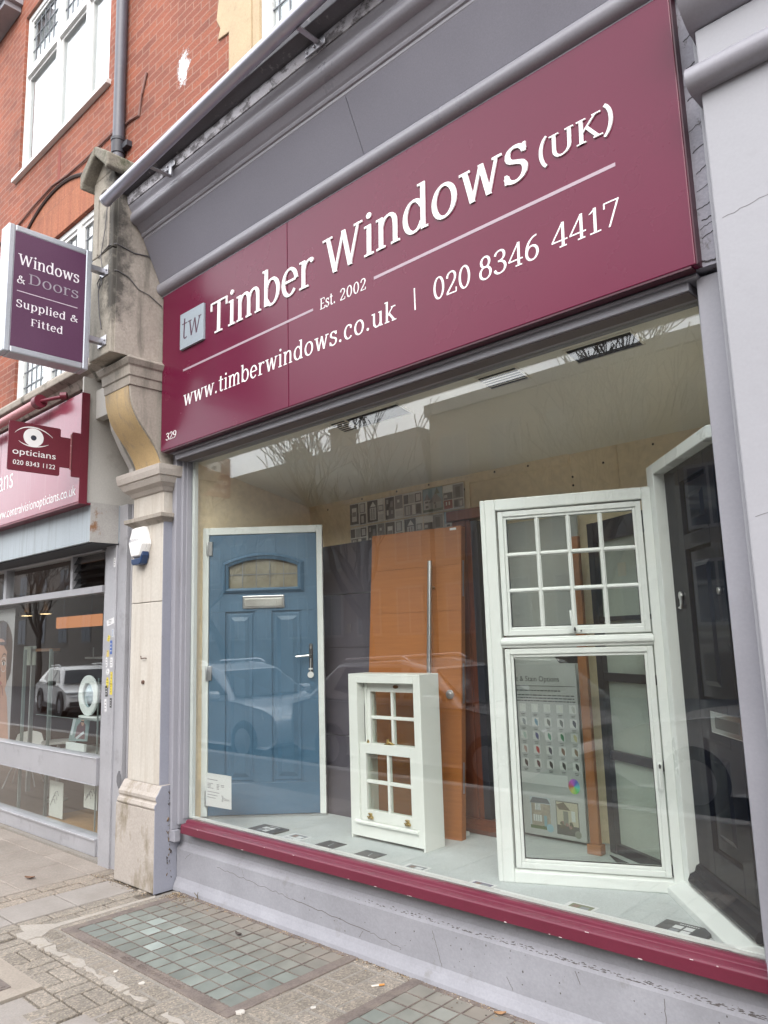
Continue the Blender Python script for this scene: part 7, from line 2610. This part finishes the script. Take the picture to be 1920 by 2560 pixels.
for i, (x, y_, r_) in enumerate(((-3.72, 1.985, .012), (-3.50, 2.0, .016), (-2.905, 2.12, .02), (-2.7, 2.35, .012))):
    mb = MB()
    mb.xy([(x + r_ * (1 + random.uniform(-.3, .2)) * math.cos(a * math.pi / 6), y_ + r_ * (1 + random.uniform(-.3, .2)) * math.sin(a * math.pi / 6)) for a in range(12)], 0.0, 0.008 if i == 2 else 0.004)
    tag(mb.build('chewing_gum', flat('pale_gum', (0.48, 0.45, 0.41), 0.8), bevel=0.001), ['pale gum blob on the concrete apron, farthest from the camera', 'larger pale gum blob on the concrete apron edge', 'pale gum blob stuck on the iron frame corner', 'gum spot on the concrete between the two grids'][i], 'gum')
mb = MB()
mb.tube([(-4.30, 2.822, 0.0), (-4.295, 2.815, 0.03), (-4.28, 2.81, 0.05)], 0.0025, 5)
mb.tube([(-4.295, 2.815, 0.02), (-4.32, 2.81, 0.04)], 0.002, 5)
tag(mb.build('weed', flat('dry_weed', (0.12, 0.09, 0.04), 0.9)), 'tiny dry weed stalk at the foot of the wall below the blue door', 'weed')
mb = MB()
for i in range(60):       # dirt and weeds packed in the joint beside the pilaster base
    z_ = random.choice((random.gauss(0.56, 0.04), random.gauss(0.36, 0.05), random.gauss(0.2, 0.06), random.uniform(0.02, 0.6)))
    r_ = random.uniform(0.003, 0.009)
    x, y_ = -4.598 + random.uniform(-0.004, 0.006), 2.79 + random.uniform(-0.006, 0.03)
    q = [(x + random.uniform(-r_, r_), y_ + random.uniform(-r_, r_), max(0.005, z_) + random.uniform(-r_, r_) * 2) for k in range(4)]
    mb.add(q, [(0, 1, 2), (0, 1, 3), (1, 2, 3), (2, 0, 3)], i % 2)
o = mb.build('joint_debris', [flat('brown_litter', (0.13, 0.085, 0.05), 0.9), flat('dark_litter', (0.05, 0.04, 0.035), 0.9)], None)
o['kind'] = 'stuff'

# ---------------------------------------------------------------- across the street (seen reflected in the windows)
TYRE = flat('tyre_rubber', (0.02, 0.02, 0.02), 0.8)
RIM = flat('alloy_rim', (0.35, 0.35, 0.37), 0.3, 0.9)
CARG = pm('car_glass', (0.02, 0.025, 0.03), rough=0.06, spec=0.3, var=0.0, fine=0.0)
LAMP = flat('headlamp_glass', (0.62, 0.65, 0.68), 0.1)
road_z = lambda x: -0.13 + 0.0135 * max(min(x, 0), -60)


def car(name, lab, x, y_, face, paint, Ls=4.3, Wd=1.78, H=1.46, belt=0.90, bonnet=0.86, suv=False, rz=None):
    """face +1: nose toward +x"""
    S = thing(name, lab, 'car', (x, y_, road_z(x)), 0 if rz is None else rz, group='cars in the street', local=True)
    f = face
    h = Ls / 2
    lower = [(-h, 0.42), (-h + 0.03, 0.30), (-h + .2, 0.22), (h - .25, 0.20), (h - .02, 0.32), (h, 0.55), (h - .08, 0.72), (h - 0.35, bonnet - 0.05), (h - 1.15, bonnet + 0.06), (-h + 0.35, belt + 0.05), (-h + 0.02, belt - 0.02), (-h - .02, 0.6)]
    top = [(h - 1.2, bonnet + .03), (h - 1.85, H - 0.10), (h - 2.25, H - 0.02), (-0.2 if not suv else -0.6, H), (-h + 0.75, H - 0.05), (-h + (0.12 if suv else 0.28), belt + 0.05)]
    n = Wd / 2
    mb = MB()

    def loft(pts, ws):
        k = len(pts)
        rings = []
        for w_, sc in ws:
            rings.append([(f * px_, w_, cz0 + (pz_ - cz0) * sc) for px_, pz_ in pts])
        o_ = []
        vs = [p for rg in rings for p in rg]
        fs = []
        for a in range(len(rings) - 1):
            for i in range(k):
                j = (i + 1) % k
                fs.append((a * k + i, a * k + j, (a + 1) * k + j, (a + 1) * k + i))
        fs += [tuple(range(k)), tuple(range((len(rings)) * k - 1, (len(rings) - 1) * k - 1, -1))]
        mb.add(vs, fs, 0, True)

    cz0 = 0.6
    loft(lower, [(-n + .03, .90), (-n, .97), (-n * .75, 1.0), (n * .75, 1.0), (n, .97), (n - .03, .90)])
    body = mb.build('body', paint, S, bevel=0.03, angle=40)
    mb = MB()
    k = len(top)
    vs = [(f * a, -n * .96, b_) if b_ < belt + .15 else (f * a, -n * .70, b_) for a, b_ in top] + [(f * a, n * .96, b_) if b_ < belt + .15 else (f * a, n * .70, b_) for a, b_ in top]
    mb.add(vs, [tuple(range(k)), tuple(range(2 * k - 1, k - 1, -1))] + [(i, (i + 1) % k, k + (i + 1) % k, k + i) for i in range(k)])
    mb.build('cabin', paint, S, bevel=0.05)
    mb = MB()      # side glass, windscreen and rear window set proud of the cabin
    for s_ in (-1, 1):
        def sp(a, b_, o_=0.006):
            t_ = (b_ - belt) / (H - belt)
            return (f * a, s_ * (n * (.96 - .26 * t_) + o_), b_)
        for a0, a1, c0_, c1_ in ((h - 1.32, h - 2.12, h - 2.15, h - 2.15), (h - 2.22, h - 2.30, -h + 0.78, -h + 0.95)):
            mb.add([sp(a0, belt + .09), sp(c0_, belt + .09), sp(c1_, H - .10), sp(a1, H - .10)], [(0, 1, 2, 3)])
    def cs(a, b_, w_):
        return (f * a, w_, b_)
    mb.add([cs(h - 1.21, bonnet + .10, -n * .80), cs(h - 1.21, bonnet + .10, n * .80), cs(h - 1.80, H - .12, n * .62), cs(h - 1.80, H - .12, -n * .62)], [(0, 1, 2, 3)])
    mb.build('windows', CARG, S, recalc=False)
    for sx_ in (-1, 1):
        for s_ in (-1, 1):
            wx = sx_ * (h - 0.82)
            mb = MB()
            mb.tube([(f * wx, s_ * (n - .18), 0.31), (f * wx, s_ * (n + .01), 0.31)], 0.315, 24)
            wh = mb.build('wheel', TYRE, S, bevel=0.02)
            mb = MB()
            mb.tube([(f * wx, s_ * (n - .02), 0.31), (f * wx, s_ * (n + .018), 0.31)], 0.20, 20)
            mb.build('rim', RIM, wh, org=(0, 0, 0))
    for s_ in (-1, 1):
        mb = MB()
        if suv:
            mb.box(min(f * (h - .30), f * (h + .015)), max(f * (h - .30), f * (h + .015)), min(s_ * n * .42, s_ * (n - .02)), max(s_ * n * .42, s_ * (n - .02)), 0.70, 0.725)
            mb.box(min(f * (h - .30), f * (h + .03)), max(f * (h - .30), f * (h + .03)), min(s_ * n * .30, s_ * (n - .10)), max(s_ * n * .30, s_ * (n - .10)), 0.58, 0.605)
        else:
            mb.add([(f * (h - .05), s_ * n * .45, .60), (f * (h - .34), s_ * (n + .002), .66), (f * (h - .40), s_ * (n - .03), .80), (f * (h - .14), s_ * n * .5, .735)], [(0, 1, 2, 3)])
        mb.build('headlight', LAMP, S, recalc=False)
        mb = MB()
        mb.box(f * (h - 1.55) - .09, f * (h - 1.55) + .09, min(s_ * (n - .02), s_ * (n + .2)), max(s_ * (n - .02), s_ * (n + .2)), belt + .02, belt + .16)
        mb.build('wing_mirror', paint if not suv else flat('black_mirror', (.02, .02, .02), .3), S, bevel=0.04)
        mb = MB()
        mb.tube([(f * (h - 2.2), s_ * n * .69, H - .02), (f * (h - 2.3), s_ * n * .69, H + .03), (f * (-.2), s_ * n * .69, H + .045), (f * (-h + .9), s_ * n * .69, H + .01)], 0.016, 8)
        mb.build('roof_rail', flat('bright_trim', (0.70, 0.70, 0.72), 0.2, 1.0), S)
    if suv:
        mb = MB()
        for sx_ in (-1, 1):
            for s_ in (-1, 1):
                mb.ring((f * sx_ * (h - 0.82), s_ * (n - .03), 0.33), (1, 0, 0), (0, 0, 1), 0.32, 0.41, (0, s_, 0), 0, 0.05, 28)
        mb.box(-h + 1.2, h - 1.2, -n - .012, n + .012, 0.2, 0.34)
        mb.box(min(f * (h - .5), f * (h + .01)), max(f * (h - .5), f * (h + .01)), -n * .9, n * .9, 0.18, 0.27)
        mb.box(min(f * (h - .3), f * (h + .02)), max(f * (h - .3), f * (h + .02)), -n * .9, -n * .62, 0.34, 0.46)
        mb.box(min(f * (h - .3), f * (h + .02)), max(f * (h - .3), f * (h + .02)), n * .62, n * .9, 0.34, 0.46)
        mb.build('cladding', flat('black_cladding', (.02, .02, .022), .5), S)
    mb = MB()
    mb.box(min(f * (h - .06), f * (h + .02)), max(f * (h - .06), f * (h + .02)), -.26, .26, .40, .51)
    mb.build('number_plate', WHITE, S)
    mb = MB()
    mb.box(min(f * (h - .10), f * (h + .012)), max(f * (h - .10), f * (h + .012)), -n * .6, n * .6, .53 if not suv else .25, .66 if not suv else .38)
    mb.build('grille', flat('black_grille', (.015, .015, .015), .4), S)
    return S


PNT = lambda nm, c_: pm(nm, c_, rough=0.22, var=0.02, fine=0.01, coat=0.8)
car('parked_car', 'silver blue saloon parked at the kerb, seen reflected over the blue door', -11.5, -2.5, 1, PNT('silver_blue_paint', (0.40, 0.44, 0.48)), Ls=4.5, H=1.48)
car('parked_car', 'dark grey estate with roof rails parked at the kerb, reflected over the oak door', -6.75, -2.5, 1, PNT('dark_grey_paint', (0.24, 0.235, 0.24)), Ls=4.3, H=1.47)
car('parked_car', 'white car parked at the kerb, reflected over the casement window', -1.65, -2.35, -1, PNT('white_car_paint', (0.62, 0.62, 0.62)), Ls=4.3, H=1.45)
car('suv', 'white sport utility car in the road, reflected in the optician window', -23.86, -5.56, 1, PNT('pearl_white_paint', (0.70, 0.69, 0.68)), Ls=4.4, Wd=1.85, H=1.42, belt=0.86, bonnet=0.82, suv=True, rz=math.radians(12))

# buildings opposite
OB = pm('dull_brick_front', (0.105, 0.085, 0.07), rough=0.9, var=0.15, vscale=0.8)
SLATE = pm('slate_roof', (0.10, 0.10, 0.105), rough=0.7, var=0.15, vscale=1.2)
FARF = flat('dull_far_frame', (0.16, 0.15, 0.14), 0.7)
WND = flat('far_window_glass', (0.04, 0.045, 0.05), 0.08)


def block(lab, x0, x1, y_, dep, eave, top, mans, nx, nz, wall):
    S = thing('terrace_building', lab, 'building', ((x0 + x1) / 2, y_, -0.5), group='buildings across the street')
    mb = MB()
    mb.box(x0, x1, y_ - dep, y_, -1.5, eave)
    mb.build('wall', wall, S)
    mb = MB()
    if mans:
        ins = 1.3
        mb.prism([(x0, eave), (x1, eave), (x1 - .4, top), (x0 + .4, top)], (0, y_ - .0, 0), (1, 0, 0), (0, 0, 1), (0, -1, 0), 0.1, dep)
    else:
        mb.box(x0 - .1, x1 + .1, y_ - dep - .1, y_ + .15, eave, top)
    mb.build('roof', SLATE, S)
    for i in range(nx):
        for j in range(nz):
            xc = x0 + (x1 - x0) * (i + .5) / nx
            zc = 1.2 + (eave - 1.6) * (j + .5) / nz
            mb = MB()
            mb.box(xc - .62, xc + .62, y_ - .02, y_ + .03, zc - .85, zc + .85)
            w_ = mb.build('window', FARF, S)
            mb = MB()
            mb.box(xc - .53, xc - .04, y_ + .03, y_ + .04, zc - .76, zc + .76)
            mb.box(xc + .04, xc + .53, y_ + .03, y_ + .04, zc - .76, zc + .76)
            mb.build('pane', WND, w_, org=((x0 + x1) / 2, y_, -0.5))
    return S


block('long slate roofed terrace across the street', -30.5, -16.6, -14.2, 9, 6.6, 8.9, True, 7, 2, OB)
block('flat roofed block across the street, taller than the terrace', -16.4, -2.0, -14.2, 9, 9.1, 9.5, False, 7, 3, pm('far_buff_brick', (0.135, 0.115, 0.085), rough=0.9, var=0.12, vscale=0.8))
block('pale rendered corner building far along the street', -62, -32, -14.6, 9, 7.2, 9.2, True, 10, 2, pm('far_render', (0.17, 0.155, 0.14), rough=0.9, var=0.12, vscale=0.8))
block('plain brick block across the street beyond the right edge', -1.6, 22, -14.4, 9, 8.0, 8.4, False, 9, 2, pm('far_red_brick', (0.11, 0.07, 0.055), rough=0.9, var=0.12, vscale=0.8))
S = bpy.data.objects['terrace_building']
for x, z_ in ((-25.1, 9.6), (-22.2, 10.0)):
    mb = MB()
    mb.box(x - .35, x + .35, -16, -15.2, 8.2, z_)
    mb.box(x - .42, x + .42, -16.07, -15.13, z_, z_ + .12)
    for q in (-.18, .18):
        mb.tube([(x + q, -15.6, z_ + .1), (x + q, -15.6, z_ + .5)], .11, 10)
    mb.build('chimney', OB, S)

# bare trees along the far kerb
BARK = pm('bare_bark', (0.055, 0.047, 0.04), rough=0.9, var=0.2, vscale=4)


def bare_tree(lab, x, y_, h, seed):
    rnd = random.Random(seed)
    S = thing('bare_tree', lab, 'tree', (x, y_, road_z(x)), group='bare street trees', local=True)
    br = MB()
    tr = MB()

    def grow(p, d, l, r_, dep):
        n = 4
        pts, rs = [p], [r_]
        q, dd = p, d
        for i in range(n):
            dd = (dd + Vector((rnd.uniform(-.22, .22), rnd.uniform(-.22, .22), rnd.uniform(-.05, .18)))).normalized()
            q = q + dd * (l / n)
            pts.append(q)
            rs.append(max(0.014, r_ * (1 - .30 * (i + 1) / n)))
        (tr if dep == 0 else br).tube(pts, rs, 8 if dep == 0 else 5 if dep < 3 else 3, cap=False)
        if dep >= 6:
            return
        kids = 3 if dep < 4 else 2
        for c_ in range(kids + (1 if dep == 0 else 0)):
            i = n if c_ == 0 else rnd.randint(2, n)
            a = rnd.uniform(0, 6.283)
            sp_ = rnd.uniform(.35, .8)
            ax = Vector((math.cos(a), math.sin(a), 0.25)) * sp_
            nd = (dd + ax).normalized()
            grow(pts[i], nd, l * rnd.uniform(.62, .82), rs[i] * rnd.uniform(.62, .80), dep + 1)

    grow(Vector((0, 0, 0)), Vector((0, 0, 1)), h * .28, h * .017, 0)
    tr.build('trunk', BARK, S, recalc=False)
    br.build('branches', BARK, S, recalc=False)


bare_tree('tall bare tree across the street, farthest of the bare trees', -23, -10.5, 10.5, 3)
bare_tree('spreading bare tree across the street opposite the oak door', -15.5, -10.0, 11.5, 5)
bare_tree('bare tree across the street nearest the right end', -8.5, -9.0, 12.0, 9)
bare_tree('slender bare tree far along the street', -40, -11, 10, 12)

for o in bpy.data.objects:
    if o.parent and o.name.split('.')[0] in ('chipped_paint', 'paint_splash', 'crack', 'printed_text', 'swatch_captions', 'screw_holes', 'torn_film', 'scribble', 'raised_rim', 'print', 'printed_photos'):
        o['kind'] = 'stuff'
    if '_org' in o:
        del o['_org']
